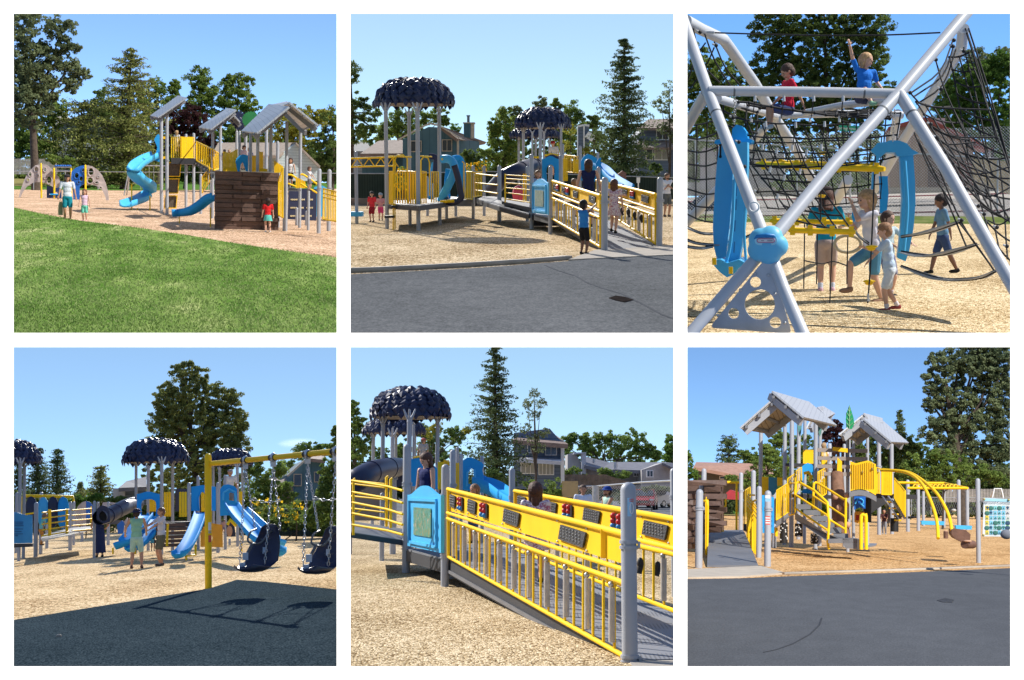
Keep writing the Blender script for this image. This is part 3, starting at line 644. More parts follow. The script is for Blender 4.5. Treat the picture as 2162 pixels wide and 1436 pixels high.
conifer(w,(490,705),148,155,120,LNB,'tall dark pine between the grey house and the spiral slide',leaf=3.0,dens=1.5,trunk=14,name='pine_tree',cx=522,bareto=.06,prof=lambda t:.25+.75*min(1,t*1.7) if t>.08 else t*4)
conifer(w,(300,690),150,395,120,LNB,'dark pine partly hiding the grey house wall',leaf=3.0,dens=1.3,name='pine_tree',prof=lambda t:.35+.65*min(1,t*2),trunk=10)
broadleaf(w,(400,690),230,[(390,400,60,80),(440,480,70,90),(350,440,40,50)],LD,'dark tree crown behind the tall pine',leaf=3,dens=1.2)
broadleaf(w,(640,700),240,[(640,330,55,50),(680,400,60,80),(600,420,50,90),(715,330,22,45),(560,380,30,60)],LG,'green tree rising behind the tall pine on its right',leaf=3,dens=1.2)
broadleaf(w,(760,690),170,[(780,470,85,80),(700,500,60,80),(760,590,110,80),(860,590,50,60),(650,560,40,80)],LM,'dark plum coloured tree behind the tower roofs',leaf=3,dens=1.3,name='plum_tree')
broadleaf(w,(830,690),260,[(820,280,60,55),(840,370,70,80),(800,430,50,40)],LG,'rounded green tree behind the plum tree, left of the pair',leaf=3,dens=1.3)
broadleaf(w,(960,690),260,[(1000,300,70,50),(960,380,110,90),(1050,400,40,60),(930,480,120,70),(1010,530,70,60)],LG,'broad green tree behind the middle roof, right of the pair',leaf=3,dens=1.3)
broadleaf(w,(1230,690),190,[(1200,520,90,70),(1270,470,90,70),(1350,480,70,60),(1300,560,100,60),(1140,590,60,60),(1380,450,40,30)],LY,'yellow green tree behind the right gabled roof',leaf=3,dens=1.2)
broadleaf(w,(1420,700),150,[(1420,470,50,60),(1410,580,60,90),(1340,620,50,60),(1430,680,40,60),(1370,680,50,50)],LD,'dark tree at the right edge of the lawn photo',leaf=3,dens=1.3)
broadleaf(w,(560,700),210,[(600,640,60,50),(660,650,60,50),(560,620,50,50),(760,650,60,50),(500,560,60,60)],LD,'dark shrubbery behind the spiral slide',leaf=3,dens=1.2,name='shrub',cat='shrub',trunk=3)
w.zoom(30,190,.2159)
broadleaf(w,(520,780),125,[(510,690,90,45),(420,690,70,40),(560,735,45,50),(330,660,60,35)],LG,'clipped green hedge at the end of the grey picket fence',leaf=2.6,dens=1.6,trunk=2,name='hedge',cat='hedge')
# grey house behind the pine
SID=mat_lines('grey_siding',(.10,.12,.13),(.27,.31,.33),'Z',3.2,.14); TRIM=mat('cream_trim',(.66,.62,.54),.7); SHG=mat('dark_shingles',(.10,.09,.085),.9,0,.25,4,.4,20); GLS=mat('dark_window',(.02,.025,.03),.12,0,.1,2,spec=.8)
D=165; T=Thing(w,'grey_house','two storey grey house with cream chimney half hidden by pines','house',w.P(640,800,D)); 
MBw=MB(); MBw.plate([w.P(x,y,D) for x,y in((368,800),(368,380),(560,290),(740,262),(990,470),(990,800))],(0,12,0)); T.part('wall',MBw,SID)
m=MB(); 
for a,b in(((355,392),(560,292)),((560,292),(750,252)),((750,252),(1010,480))): m.plate([w.P(a[0],a[1],D-1),w.P(b[0],b[1],D-1),w.P(b[0],b[1]-16,D-1),w.P(a[0],a[1]-16,D-1)],(0,14,0))
T.part('roof',m,SHG)
m=MB(); m.plate([w.P(x,y,D-1.5) for x,y in((925,800),(925,560),(1090,560),(1090,790))],(0,1.2,0)); T.part('porch_wall',m,TRIM)
m=MB(); m.plate([w.P(x,y,D-1.7) for x,y in((968,780),(968,650),(1003,650),(1003,780))],(0,.1,0)); T.part('door',m,WHITE)
wf=MB(); wf.plate([w.P(x,y,D-.12) for x,y in((800,580),(800,490),(890,490),(890,580))],(0,.1,0)); f=T.part('window',wf,TRIM)
for x in(806,850): m=MB(); m.plate([w.P(a,b,D-.16) for a,b in((x,574),(x,496),(x+36,496),(x+36,574))],(0,.03,0)); T.part('pane',m,GLS,f)
m=MB(); m.plate([w.P(x,y,D+1) for x,y in((420,345),(420,225),(475,240),(525,262),(525,310),(490,325))],(0,3,0)); T.part('chimney',m,TRIM)
m=MB(); m.plate([w.P(x,y,D+.9) for x,y in((372,380),(372,222),(420,225),(420,352))],(0,3,0)); T.part('chimney_side',m,SID)
m=MB(); m.plate([w.P(x,y,D-5) for x,y in((600,805),(600,700),(700,650),(735,655),(735,805))],(0,4,0)); m.plate([w.P(x,y,D-5) for x,y in((735,805),(735,655),(925,700),(925,805))],(0,4,0)); T.part('lean_to',m,SID)
# far right house
w.zoom(370,190,.2159); D=140; T=Thing(w,'pale_house','low pale blue house with tan shingle roof behind the play tower','house',w.P(1200,890,D))
PB=mat_lines('pale_blue_siding',(.28,.36,.38),(.50,.60,.62),'Z',3.5,.12); SHT=mat('tan_shingles',(.30,.25,.21),.9,0,.2,3,.4,16)
m=MB(); m.plate([w.P(x,y,D) for x,y in((1000,890),(1000,640),(1180,525),(1400,740),(1400,890))],(0,9,0)); T.part('wall',m,PB)
m=MB(); m.slab([w.P(350,640,D-2),w.P(1010,640,D-2),w.P(1180,515,D+5),w.P(420,515,D+5)],.3); T.part('roof',m,SHT)
m=MB(); m.plate([w.P(x,y,D-.6) for x,y in((1180,508),(1420,745),(1410,765),(1180,530))],(0,10,0)); T.part('gable_roof',m,SHT)
m=MB(); m.plate([w.P(x,y,D+1) for x,y in((380,890),(380,640),(1000,640),(1000,890))],(0,6,0)); T.part('long_wall',m,PB)
# picket fence, goals
w.zoom(30,190,.2159)
FEN=mat('weathered_wood',(.30,.275,.25),.9,0,.25,4); T=Thing(w,'picket_fence','weathered grey picket fence left of the hedge','fence',w.P(0,820,130)); m=MB()
for k in range(34): x=-20+k*13; m.plate([w.P(x,825,130),w.P(x,678,130),w.P(x+4.5,670,130),w.P(x+9.5,678,130),w.P(x+9.5,825,130)],(0,.05,0))
T.part('pickets',m,FEN); m=MB(); m.beam(w.P(-20,700,130.2),w.P(420,700,130.2),.1,.12); m.beam(w.P(-20,795,130.2),w.P(420,795,130.2),.1,.12); T.part('rails',m,FEN)
T=Thing(w,'chain_link_fence','low chain link fence crossing the dry grass behind the playground','fence',w.P(600,960,90)); m=MB(); D=92
for x in(-20,190,500,820,1120,1500,1900,2300,2700,3100): m.tube([w.P(x,975,D),w.P(x,790,D)],.03,6)
T.part('posts',m,CHAIN); m=MB(); m.tube([w.P(-40,795,D),w.P(3150,815,D)],.025,6); T.part('top_rail',m,CHAIN)
T=Thing(w,'swing_set','thin grey metal swing frame far behind the spiral slide','swing frame',w.P(1200,1030,70)); m=MB(); D=75
m.tube([w.P(1075,1030,D),w.P(1130,740,D)],.035,6); m.tube([w.P(1100,1030,D+1),w.P(1140,740,D)],.035,6); m.tube([w.P(1130,738,D),w.P(1480,742,D)],.035,6); m.tube([w.P(1480,742,D),w.P(1500,1010,D)],.035,6)
for x in(1235,1320,1365): m.tube([w.P(x,742,D),w.P(x,975,D)],.012,4)
T.part('frame',m,CHAIN)
# webbed climbers
STONE=mat('mottled_stone_plastic',(.44,.38,.37),.6,0,.22,3,.2,12); 
def holes(w,D,L): return [circ(w,x,y,D,rx,ry,12) for x,y,rx,ry in L]
def web(T,w,D,outline,hs,m,name='climbing_panel',rings=()):
    b=MB(); b.plate([w.P(x,y,D) for x,y in outline],(0,w.m(14,D),0),holes(w,D,hs)); p=T.part(name,b,m)
    for x,y,rx,ry in list(hs)+list(rings):
        r=MB(); r.tube([w.P(x+rx*1.35*math.cos(a*math.pi/8),y+ry*1.3*math.sin(a*math.pi/8),D-w.m(3,D)) for a in range(16)],w.m(4.5,D),6,closed=True); T.part('hand_hold_ring',r,m,p)
    return p
D1=w.D(265,1060)
T=Thing(w,'web_climber','playground climber of curved stone grey and blue panels on yellow posts','climber',w.G(265,1060))
web(T,w,D1,[(38,1066),(60,985),(85,915),(110,855),(150,790),(205,738),(268,722),(268,905),(225,900),(175,912),(125,945),(90,990),(70,1030),(55,1066)],[(215,775,17,22),(155,825,12,18),(135,880,10,14),(235,840,8,10)],STONE,rings=())
web(T,w,D1+.3,[(268,722),(310,728),(350,755),(390,800),(440,860),(455,950),(400,960),(360,940),(320,915),(275,905)],[(340,880,20,34),(300,780,12,18),(300,860,6,8)],STONE)
web(T,w,D1+.6,[(318,1055),(318,935),(360,950),(400,870),(415,830),(440,880),(460,960),(462,1062)],[(350,1020,12,8),(410,1010,14,12)],mat('deep_navy_blue',(.012,.04,.16),.45))
web(T,w,D1-2,[(555,870),(560,800),(600,762),(650,742),(700,735),(700,905),(640,950),(640,1115),(580,1100),(575,1000)],[(610,838,18,24),(655,870,16,22),(672,785,10,18),(630,905,10,12)],ROYAL)
web(T,w,D1-2.2,[(708,735),(760,745),(815,780),(860,835),(890,900),(915,980),(930,1116),(900,1116),(893,1050),(865,985),(820,945),(770,930),(708,930)],[(750,800,22,32),(742,885,24,26),(808,905,18,10),(845,955,10,9),(822,850,9,8)],STONE)
for x,yb,yt,rr in((266,1060,715,8),(392,1068,760,9),(697,985,730,9),(558,985,765,8)): post(T,w,x,yb,yt,rr,m=YEL,D=D1-.2 if x<600 else D1-2.5)
m=MB(); m.tube([w.P(400,755,D1),w.P(560,755,D1-1)],w.m(6,D1),6); m.tube([w.P(405,785,D1+1.5),w.P(560,790,D1+.5)],w.m(5,D1),6); T.part('overhead_rail',m,CHAIN)
for i in range(7): m=MB(); x=408+i*23; m.ell(w.P(x,742,D1),(w.m(13,D1),.14,w.m(9,D1)),10,6); T.part('rolling_grip',m,ROYAL)
m=MB(); m.tube([w.P(350,1022,D1-.3),w.P(428,1022,D1-.3)],w.m(7,D1),8); T.part('step',m,BLUE)
# ---------------- main structure
T=Thing(w,'play_structure','big playground tower with spiral slide, yellow railings, grey gabled roofs and brown plank wall','play structure',w.G(1480,1210))
# spiral slide
Ds=w.D(1480,1180)
def pp(x,y,d): return w.P(x,y,d)
cl=spline([pp(1395,640,Ds),pp(1300,680,Ds-.6),pp(1200,745,Ds-1.6),pp(1170,815,Ds-1.8),pp(1225,885,Ds-1.2),pp(1310,940,Ds-.2),pp(1325,990,Ds+.5),pp(1260,1060,Ds+.2),pp(1170,1100,Ds-1.2),pp(1090,1125,Ds-2)],7)
k=w.m(54,Ds); mb=MB(); sec=[(-k,k*.75),(-k*1.12,k*.75),(-k*1.12,-.06),(-k*.6,-k*.42),(k*.6,-k*.42),(k*1.12,-.06),(k*1.12,k*.75),(k,k*.75),(k*.85,k*.1),(k*.4,-k*.22),(-k*.4,-k*.22),(-k*.85,k*.1)]
mb.sweep(cl,sec); T.part('spiral_slide',mb,BLUEL,label='sky blue spiral slide')
mb=MB(); mb.plate([pp(x,y,Ds-.2) for x,y in((1368,690),(1400,560),(1368,485),(1395,440),(1412,430),(1430,455),(1425,705))],(0,.15,0)); T.part('slide_entrance',mb,BLUE)
for x,yb,yt in((1150,1210,915),(1328,1210,1035),(1205,1190,1155)): post(T,w,x,yb,yt,6,m=YEL,D=Ds-1)
# posts of the tall tower
w.zoom(30,190,.2159)
post(T,w,1440,1210,230,15); f2=w.P(1495,1225,Ds-1); post(T,w,1495,1225,200,15,clamps=(690,))
w.zoom(370,190,.2159)
for x,yb,yt,D_ in((105,1150,430,Ds+1),(180,1150,420,Ds-2),(365,1050,370,52),(440,1050,310,50),(350,1150,880,55),(250,1100,820,58)): post(T,w,x,yb,yt,13,D=D_,clamps=(690,) if x<300 else (640,))
# tall tower roof
RB=mat('roof_beam_grey',(.20,.205,.225),.5)
def roofslope(T,w,q,beam=None,name='roof_panel',m=ROOFM,th=.05):
    mb=MB(); mb.slab(q,th); p=T.part(name,mb,m)
    a,b,c,d=[V(x) for x in q]
    for t in(.15,.85):
        s=MB(); s.beam(a.lerp(b,t)-V((0,0,.13)),d.lerp(c,t)-V((0,0,.13)),.09,.15); T.part('rafter',s,RB,p)
    for t in(.1,.5,.92):
        s=MB(); s.beam(a.lerp(d,t)-V((0,0,.08)),b.lerp(c,t)-V((0,0,.08)),.05,.05); T.part('batten',s,RB,p)
w.zoom(30,30,.4735)
roofslope(T,w,[w.P(606,452,57),w.P(640,459,54),w.P(768,372,54),w.P(730,362,58)]); 
roofslope(T,w,[w.P(822,503,51),w.P(876,512,48),w.P(990,425,48),w.P(950,418,53)])
roofslope(T,w,[w.P(1012,520,42),w.P(1082,528,38.6),w.P(1225,412,38.6),w.P(1135,400,45)]); roofslope(T,w,[w.P(1145,403,45),w.P(1165,420,42),w.P(1225,392,42),w.P(1215,388,46)])
roofslope(T,w,[w.P(1357,493,38.8),w.P(1290,515,44),w.P(1190,415,46),w.P(1228,390,38.8)])
roofslope(T,w,[w.P(1010,480,50),w.P(1000,500,53),w.P(950,440,53),w.P(960,425,50)])
w.zoom(370,190,.2159)
# roof posts
for x,yb,yt,D_ in((600,700,400,50),(628,800,400,44),(690,760,415,52),(735,800,415,43),(805,800,400,42),(890,770,360,48),(932,800,330,42),(1085,980,305,41),(1220,930,285,44),(1000,790,500,46)):
    zf=w.P(x,yb,D_).z; post(T,w,x,yb,yt,15 if x>700 else 12,D=D_,zfoot=zf if x<1010 else 0,clamps=(640,) if x in(628,890) else ())
for x,yb,yt in((1070,1385,755),(1402,1410,768),(1500,1385,775),(1190,1330,1150),(1285,1330,1180)): post(T,w,x,yb,yt,20 if yb>1350 else 16,clamps=(965,) if yb>1350 else ())
post(T,w,1300,1320,885,14,D=42); post(T,w,1010,1000,755,13,D=44)
# decks
def deck(T,w,pts,th=.12,name='deck',m=DARKM):
    q=[w.P(*p) for p in pts]; z=sum(p.z for p in q)/len(q); q=[V((p.x,p.y,z)) for p in q]; mb=MB(); mb.plate(q,(0,0,-th)); T.part(name,mb,m); return z
deck(T,w,[(-40,668,Ds+1),(-40,680,Ds-2.5),(200,680,Ds-2.5),(200,668,Ds+1)],.25)
# railings
def rl(T,w,a,b,c,d,n,name='railing',m=YEL,**k):
    mb=MB(); rail(mb,w.P(*a),w.P(*b),w.P(*c),w.P(*d),n,**k); T.part(name,mb,m)
mb=MB(); mb.plate([w.P(x-1575,y,Ds-1) for x,y in((1432,675),(1432,455),(1500,455),(1500,675))],(0,.05,0),[[w.P(x-1575,y,Ds-1) for x,y in((1450,650),(1450,480),(1480,480),(1480,650))]]); T.part('side_panel',mb,YELD)
rl(T,w,(-38,665,Ds-1.5),(50,665,Ds-2.4),(-38,460,Ds-1.5),(50,460,Ds-2.4),5,flat=.08); rl(T,w,(50,665,Ds-2.4),(185,665,Ds-2.2),(50,462,Ds-2.4),(185,465,Ds-2.2),8,flat=.07)
rl(T,w,(205,690,Ds-2),(375,785,51),(205,505,Ds-2),(365,580,51),9,r=.03,rb=.02)
rl(T,w,(375,785,51),(430,770,56),(365,580,51),(425,620,56),5,r=.03,rb=.02)
mb=MB(); mb.plate([w.P(*p) for p in((200,690,Ds-2),(200,735,Ds-2),(375,870,51),(385,800,51))],(0,.12,0)); T.part('stair_stringer',mb,DARKM)
mb=MB(); 
for i in range(7):
    t=i/6; p=w.P(205+170*t,700+110*t,Ds-1.6-(Ds-52)*t); mb.box(p+V((0,.5,0)),(.32,1.1,.05))
T.part('stair_treads',mb,DECK)
rl(T,w,(262,1010,56),(335,900,52),(262,850,56),(335,760,52),5,rb=.02,flat=.08)
# slatted panels in the middle
def slats(T,w,x0,x1,yb,yt0,yt1,D_,n,name='slatted_panel',wave=0):
    mb=MB()
    for i in range(n):
        a=x0+(x1-x0)*i/n; b=x0+(x1-x0)*(i+.9)/n; t=(i+.5)/n; y=yt0+(yt1-yt0)*t-wave*math.cos(6.28*t)
        mb.plate([w.P(a,yb,D_),w.P(b,yb,D_),w.P(b,y,D_),w.P((a+b)/2,y-5,D_),w.P(a,y,D_)],(0,.05,0))
    mb.beam(w.P(x0,yb-25,D_+.06),w.P(x1,yb-25,D_+.06),.04,.08); T.part(name,mb,YELD)
slats(T,w,465,612,800,618,590,43,11,wave=10); slats(T,w,750,790,800,645,645,44,3); slats(T,w,820,860,800,605,610,44,3); slats(T,w,968,1055,810,690,750,43,6)
mb=MB(); mb.plate([w.P(x,y,42.5) for x,y in((590,700),(600,670),(630,640),(670,630),(712,640),(712,800),(690,790),(660,700),(640,730),(628,800),(610,800))],(0,.1,0)); T.part('blue_arch_panel',mb,BLUE)
mb=MB(); mb.plate([w.P(x,y,42) for x,y in((810,800),(810,775),(850,765),(900,775),(900,800))],(0,.1,0)); T.part('low_panel',mb,YELD)
# blue slide
S0=w.P(390,1030,43.5); cl=spline([w.P(400,1035,44),w.P(330,1060,44.5),w.P(240,1130,45),w.P(150,1180,45.5),w.P(60,1195,46),w.P(-30,1200,46)],6); k=w.m(42,45)
mb=MB(); mb.sweep(cl,[(-k,k*.7),(-k*1.1,k*.7),(-k*1.1,-.05),(-k*.6,-.14),(k*.6,-.14),(k*1.1,-.05),(k*1.1,k*.7),(k,k*.7),(k*.8,0),(-k*.8,0)]); T.part('slide',mb,BLUE,label='straight blue slide left of the plank wall')
post(T,w,40,1285,1240,5,m=YEL,D=46); post(T,w,345,1270,1150,6,m=YEL,D=43)
# plank wall
BRN=mat('brown_plank_plastic',(.115,.068,.052),.62,0,.3,2.5,.5,14)
Dw=w.D(700,1372); rows=13; hw=MB(); rnd=random.Random(4)
ztop=w.P(700,800,Dw).z; xl=w.P(385,1000,Dw).x; xr=w.P(1018,1000,Dw).x
wallp=T.part('plank_wall_core',MB().box(((xl+xr)/2,Dw+.25,ztop/2),(xr-xl-.04,.3,ztop-.02)),BRN)
for r_ in range(rows):
    hz=ztop/rows; z=hz*(r_+.5); cuts=[xl]+sorted([xl+(xr-xl)*c for c in ((.28,.70) if r_%2 else (.42,.73))])+[xr]
    for a,b in zip(cuts[:-1],cuts[1:]):
        pr=rnd.choice((.02,.07,.12)) ; m=MB(); mm=rnd.uniform(-.012,.012)
        m.box(((a+b)/2+mm,Dw+.05-pr/2+.02,z),(b-a-.015,.12+pr,hz*rnd.uniform(.86,.96)),(0,0,rnd.uniform(-.01,.01))); T.part('plank',m,BRN,wallp)
# navy lettered panel
Dn=w.D(1230,1290)+.4; mb=MB(); mb.plate([w.P(x,y,Dn) for x,y in((1100,1245),(1108,962),(1385,970),(1380,1280),(1100,1265))],(0,.06,0)); NP=T.part('lettered_panel',mb,mat('navy_sign',(.022,.03,.075),.5))
lt=mat('gold_lettering',(.75,.62,.35),.5); xx=(w.P(1385,970,Dn)-w.P(1108,970,Dn)).normalized()
for y,gr_ in((1072,((1128,1196),(1210,1268),(1290,1348))),(1152,((1125,1190),(1212,1256),(1280,1348))),(1232,((1122,1186),(1205,1262),(1288,1334)))):
    for xa_,xb_ in gr_:                                   # three worn words in a row, letter by letter
        b_=MB(); n_=6
        for k_ in range(n_): xq=xa_+(xb_-xa_)*(k_+.5)/n_; b_.box(w.P(xq,y,Dn-.02),(w.m(7,Dn),.01,w.m(12+4*(k_%2),Dn)))
        T.part('word_mark',b_,lt,NP,kind=None)
# right ramp railings, blue behind
rl(T,w,(1445,1265,38),(1600,1290,36.5),(1450,965,38),(1600,1005,36.5),10,r=.022,rb=.015,mid=(.72,.85)); 
mb=MB(); mb.plate([w.P(x,y,Dn+.5) for x,y in((1448,1275),(1600,1300),(1600,1335),(1448,1300))],(0,1.5,0)); T.part('ramp_edge',mb,DARKM)
mb=MB(); mb.plate([w.P(x,y,Dn+3) for x,y in((1360,1240),(1360,950),(1440,935),(1500,970),(1500,1240))],(0,.1,0)); T.part('blue_panel',mb,BLUEL)
for a in((1102,830,1180,860),(1225,830,1400,930)):
    mb=MB(); mb.tube(spline([w.P(a[0],a[1],42),w.P(a[0]+35,a[1]+2,42),w.P(a[2],a[3],42)],4),.035,6); mb.tube([w.P(a[0],a[1]+85,42),w.P(a[2],a[3]+85,42)],.03,6); T.part('hand_rail',mb,YEL)
slats(T,w,1178,1275,960,850,900,42.5,5)
rl(T,w,(1010,1225,40.5),(1052,1250,39),(1010,890,40.5),(1052,760,39),4,flat=.06)
mb=MB()
for i in range(5): mb.box(w.P(1075+i*18,960+i*5,42)+V((0,.5,0)),(.5,1.2,.06))
T.part('steps',mb,DECK)
# tall climbing plates under the tower
for i,(y0,y1) in enumerate(((705,850),(865,1015),(1030,1160))):
    dx=-18*i; fr=MB(); q=[w.P(x+dx,y,Ds-1.8) for x,y in((-75,y1),(-68,y0),(60,y0),(48,y1))]; fr.plate(q,(0,.05,0),[[a.lerp(sum(q,V())/4,.13) for a in q]]); f=T.part('climbing_frame',fr,YELD)
    c=MB(); c.plate([a.lerp(sum(q,V())/4,.1)+V((0,.08,0)) for a in q],(0,.03,0)); T.part('mesh_plate',c,mat('perforated_bronze',(.10,.08,.06),.7,0,.4,20),f)
# flower and leaf signs between the roofs
Dl=52; c0=(628,300); 
pet=MB()
for k_ in range(14):
    a=2*math.pi*k_/14; c=w.P(c0[0]+48*math.cos(a),c0[1]+68*math.sin(a),Dl); d=(c-w.P(*c0,Dl)).normalized(); s=V((d.z,0,-d.x)); L=w.m(34,Dl); W_=w.m(12,Dl)
    pet.plate([c-d*L,c-d*L*.3+s*W_,c+d*L*.5+s*W_,c+d*L,c+d*L*.5-s*W_,c-d*L*.3-s*W_],(0,.04,0))
pet.ell(w.P(*c0,Dl),(w.m(30,Dl),.04,w.m(36,Dl))); T.part('navy_flower_sign',pet,NAVY)
GRN=mat('green_sign',(.02,.20,.06),.5); pet=MB(); pts=[]
for k_ in range(40): a=2*math.pi*k_/40; rr=78 if k_%2 else 90; pts.append(w.P(740+rr*math.cos(a),290+rr*math.sin(a)*.95,Dl-3))
pet.plate(pts,(0,.05,0)); T.part('green_leaf_sign',pet,GRN)
pet=MB(); pet.plate([w.P(x,y,48) for x,y in((880,225),(888,180),(896,165),(904,180),(910,225))],(0,.03,0)); T.part('leaf_finial',pet,mat('dark_green_sign',(.01,.08,.04),.5))
for x in(600,680): post(T,w,x,720,380,8,D=53,zfoot=2,cap=False)
# ---------------- people
w.zoom(30,190,.2159)
def stand(w,X,Yf,Yh,D=None,**k):
    q=w.G(X,Yf) if D is None else w.P(X,Yf,D); h=w.up(q,Yh).z-q.z; return person(w,q,h,**k)
stand(w,522,1278,828,yaw=.1,label='woman in white t-shirt and teal shorts with dark cap walking on the lawn edge',shirt=(.62,.66,.72),bottom=(.01,.22,.28),hair=(.05,.025,.015),hairlen=.55,hat=('cap',(.03,.025,.03)),child=False,skin=SKINT,feet=[(.06,-.03,0),(-.055,.03,0)],hands=[(.19,-.05,.45),(-.2,-.04,.44)],shoe=(.45,.25,.16))
B_=MB(); q=w.P(450,1225,w.D(522,1278)); D=q.y; B_.plate([w.P(x,y,D) for x,y in((428,1222),(430,1130),(440,1095),(465,1095),(475,1130),(473,1225))],(0,.1,0)); B_.tube([w.P(442,1100,D+.05),w.P(455,1065,D+.05),w.P(463,1100,D+.05)],.008,5)
solo(w,'tote_bag',B_,mat('khaki_cloth',(.30,.27,.17),.9,0,.2,8),'khaki tote bag hanging from the hand of the woman in teal shorts','bag')
stand(w,690,1285,970,yaw=-.1,label='small girl in pink tank top and green striped shorts beside the woman',shirt=(.72,.52,.66),sleeve=0,bottom=(.15,.55,.42),hair=(.16,.05,.025),hairlen=.25,feet=[(.05,0,0),(-.05,.03,0)],hands=[(.17,-.08,.5),(-.15,-.1,.5)],shoe=(.55,.3,.35))
w.zoom(370,190,.2159)
stand(w,905,1395,1055,yaw=math.pi+.1,label='small child in red shirt and teal skirt facing the brown plank wall',shirt=(.62,.02,.025),bottom=(.12,.55,.50),bkind='skirt',hair=(.03,.015,.012),hairlen=.5,feet=[(.06,0,0),(-.06,.02,0)],shoe=(.5,.5,.5))
stand(w,15,610,395,D=Ds-.8,yaw=2.6,label='blonde child in white shirt standing on the top deck behind the railing',shirt=(.7,.68,.66),bottom=(.6,.5,.45),hair=(.42,.26,.12),hairlen=.3)
stand(w,1125,950,665,D=42.3,yaw=-.3,label='girl in white tank top and black shorts on the steps right of the brown wall',shirt=(.72,.70,.72),sleeve=0,bottom=(.02,.02,.025),hair=(.05,.02,.015),hairlen=.3,skin=SKINT,hands=[(.2,-.15,.5),(-.2,-.12,.48)])
stand(w,1310,985,750,D=41,yaw=1.0,label='small boy in pale grey shirt beside the yellow handrail on the right',shirt=(.55,.55,.58),bottom=(.15,.15,.18),hair=(.12,.05,.03),hands=[(.15,-.2,.5),(-.15,-.25,.52)])
stand(w,660,780,540,D=46,yaw=.6,label='person in pale pink shirt leaning inside the middle tower behind yellow slats',shirt=(.62,.50,.58),bottom=(.3,.3,.35),hair=(.10,.04,.025),lean=.2,child=True)
stand(w,750,800,560,D=45,yaw=-.9,label='child in lavender shirt between the grey posts of the middle tower',shirt=(.55,.48,.66),bottom=(.2,.2,.3),hair=(.45,.28,.14),lean=.3)
stand(w,482,760,580,D=48,yaw=3.0,label='dark haired child whose head shows above the yellow slats',shirt=(.2,.2,.3),bottom=(.1,.1,.15),hair=(.02,.012,.01))
stand(w,528,765,583,D=49,yaw=2.8,label='fair haired child whose head shows above the yellow slats',shirt=(.6,.4,.3),bottom=(.1,.1,.15),hair=(.40,.24,.15))
# ================================================================ view 2: ramp from the asphalt, mushroom canopies
w=P2
CH2=mat_chips('woodchips_pale',(.20,.13,.06),(.62,.46,.28),(.92,.77,.54)); ASP=mat_ground('asphalt',((.075,.08,.085),(.15,.157,.165),(.24,.246,.255)),.25,6,34,.4,.3,.9,(.3,.2,.5)); CON=mat('concrete_kerb',(.42,.38,.33),.9,0,.15,2,.3,30,spec=.03)
base_ground(w,CH2,'ground'); w.zoom(0,0,1)
sheet(w,'road',[(726,580),(800,576),(900,571),(1000,566),(1100,559),(1200,551),(1300,544),(1436,538),(1436,712),(726,712)],.012,ASP)
mb=MB(); K=[(722,576),(800,573),(900,568),(1000,562.5),(1100,556),(1200,547.5)]
pth=[w.G(*p) for p in K]; mb.sweep(pth,[(-.09,0),(-.09,.075),(.09,.075),(.09,0)]); solo(w,'kerb',mb,CON,kind='structure')
mb=MB(); q=[w.G(*p) for p in((1200,551),(1258,530),(1300,524),(1436,520),(1436,540),(1300,546))]; mb.plate([V((a.x,a.y,.03)) for a in q],(0,0,-.1)); solo(w,'pavement',mb,CON,kind='structure')
mb=MB(); q=[w.G(x,y) for x,y in ((1285,632),(1300,627),(1320,630),(1338,636),(1318,641),(1300,637))]; mb.plate([V((a.x,a.y,.02)) for a in q],(0,0,-.005)); solo(w,'patch',mb,mat('tar_patch',(.03,.025,.024),.9,0,.5,20,spec=0),kind='structure')
mb=MB(); pts=[(1150,562),(1180,574),(1215,585),(1240,600),(1275,612),(1310,622),(1350,640),(1400,668),(1422,676)]; rr=random.Random(5); 
q=[w.G(x+rr.uniform(-2,2),y) for x,y in pts]
for a,b in zip(q[:-1],q[1:]): mb.beam(V((a.x,a.y,.014)),V((b.x,b.y,.014)),.035,.006)
solo(w,'road_crack',mb,mat('sealed_crack',(.115,.12,.132),.9,spec=.0),kind='structure')
# background
treeline(w,325,405,170,LG,'far green trees closing the view behind the ramp'); treeline(w,240,400,160,LG,'green wood behind the blue house and garage',726,960,7); treeline(w,245,400,160,LD,'dark wood behind the far mushroom canopies',1045,1290,8)
w.zoom(740,130,.2576)
DKF=mat_lines('dark_green_fence_mesh',(.012,.02,.016),(.025,.04,.03),'X',7,.2)
mb=MB(); D=75; mb.plate([w.P(x,y,D) for x,y in((-60,1130),(-60,920),(420,920),(1100,900),(2700,960),(2700,1130))],(0,.06,0)); T=Thing(w,'windscreen_fence','dark green screened fence behind the mushroom canopy','fence',w.G(300,1120)); T.part('screen',mb,DKF)
m=MB(); 
m.tube([w.P(-60,918,D-.1),w.P(420,918,D-.1),w.P(1100,900,D-.1),w.P(2700,955,D-.1)],.03,6); T.part('top_rail',m,CHAIN)
m=MB(); m.plate([w.P(x,y,72) for x,y in((-60,1175),(-60,1120),(1200,1130),(2700,1180),(2700,1225))],(0,.3,0)); solo(w,'edging_board',m,mat('timber_edge',(.20,.15,.12),.9),'low timber edging along the far side of the woodchips','edging')
BLH=mat_lines('blue_house_boards',(.035,.075,.09),(.075,.15,.185),'X',1.6,.05,.8,.2); SHB=mat('brown_shingles',(.23,.165,.135),.95,0,.22,2.5,.5,14); TRB=mat('beige_trim',(.52,.44,.34),.7); GW=mat('house_glass',(.03,.04,.05),.1,0,.2,1.5,spec=.9)
D=110; T=Thing(w,'blue_house','dark blue two storey house with brown roof and blue chimney behind the fence','house',w.P(650,940,D))
m=MB(); m.plate([w.P(x,y,D) for x,y in((428,1000),(428,640),(640,535),(730,540),(885,640),(885,1000))],(0,10,0)); wall=T.part('wall',m,BLH)
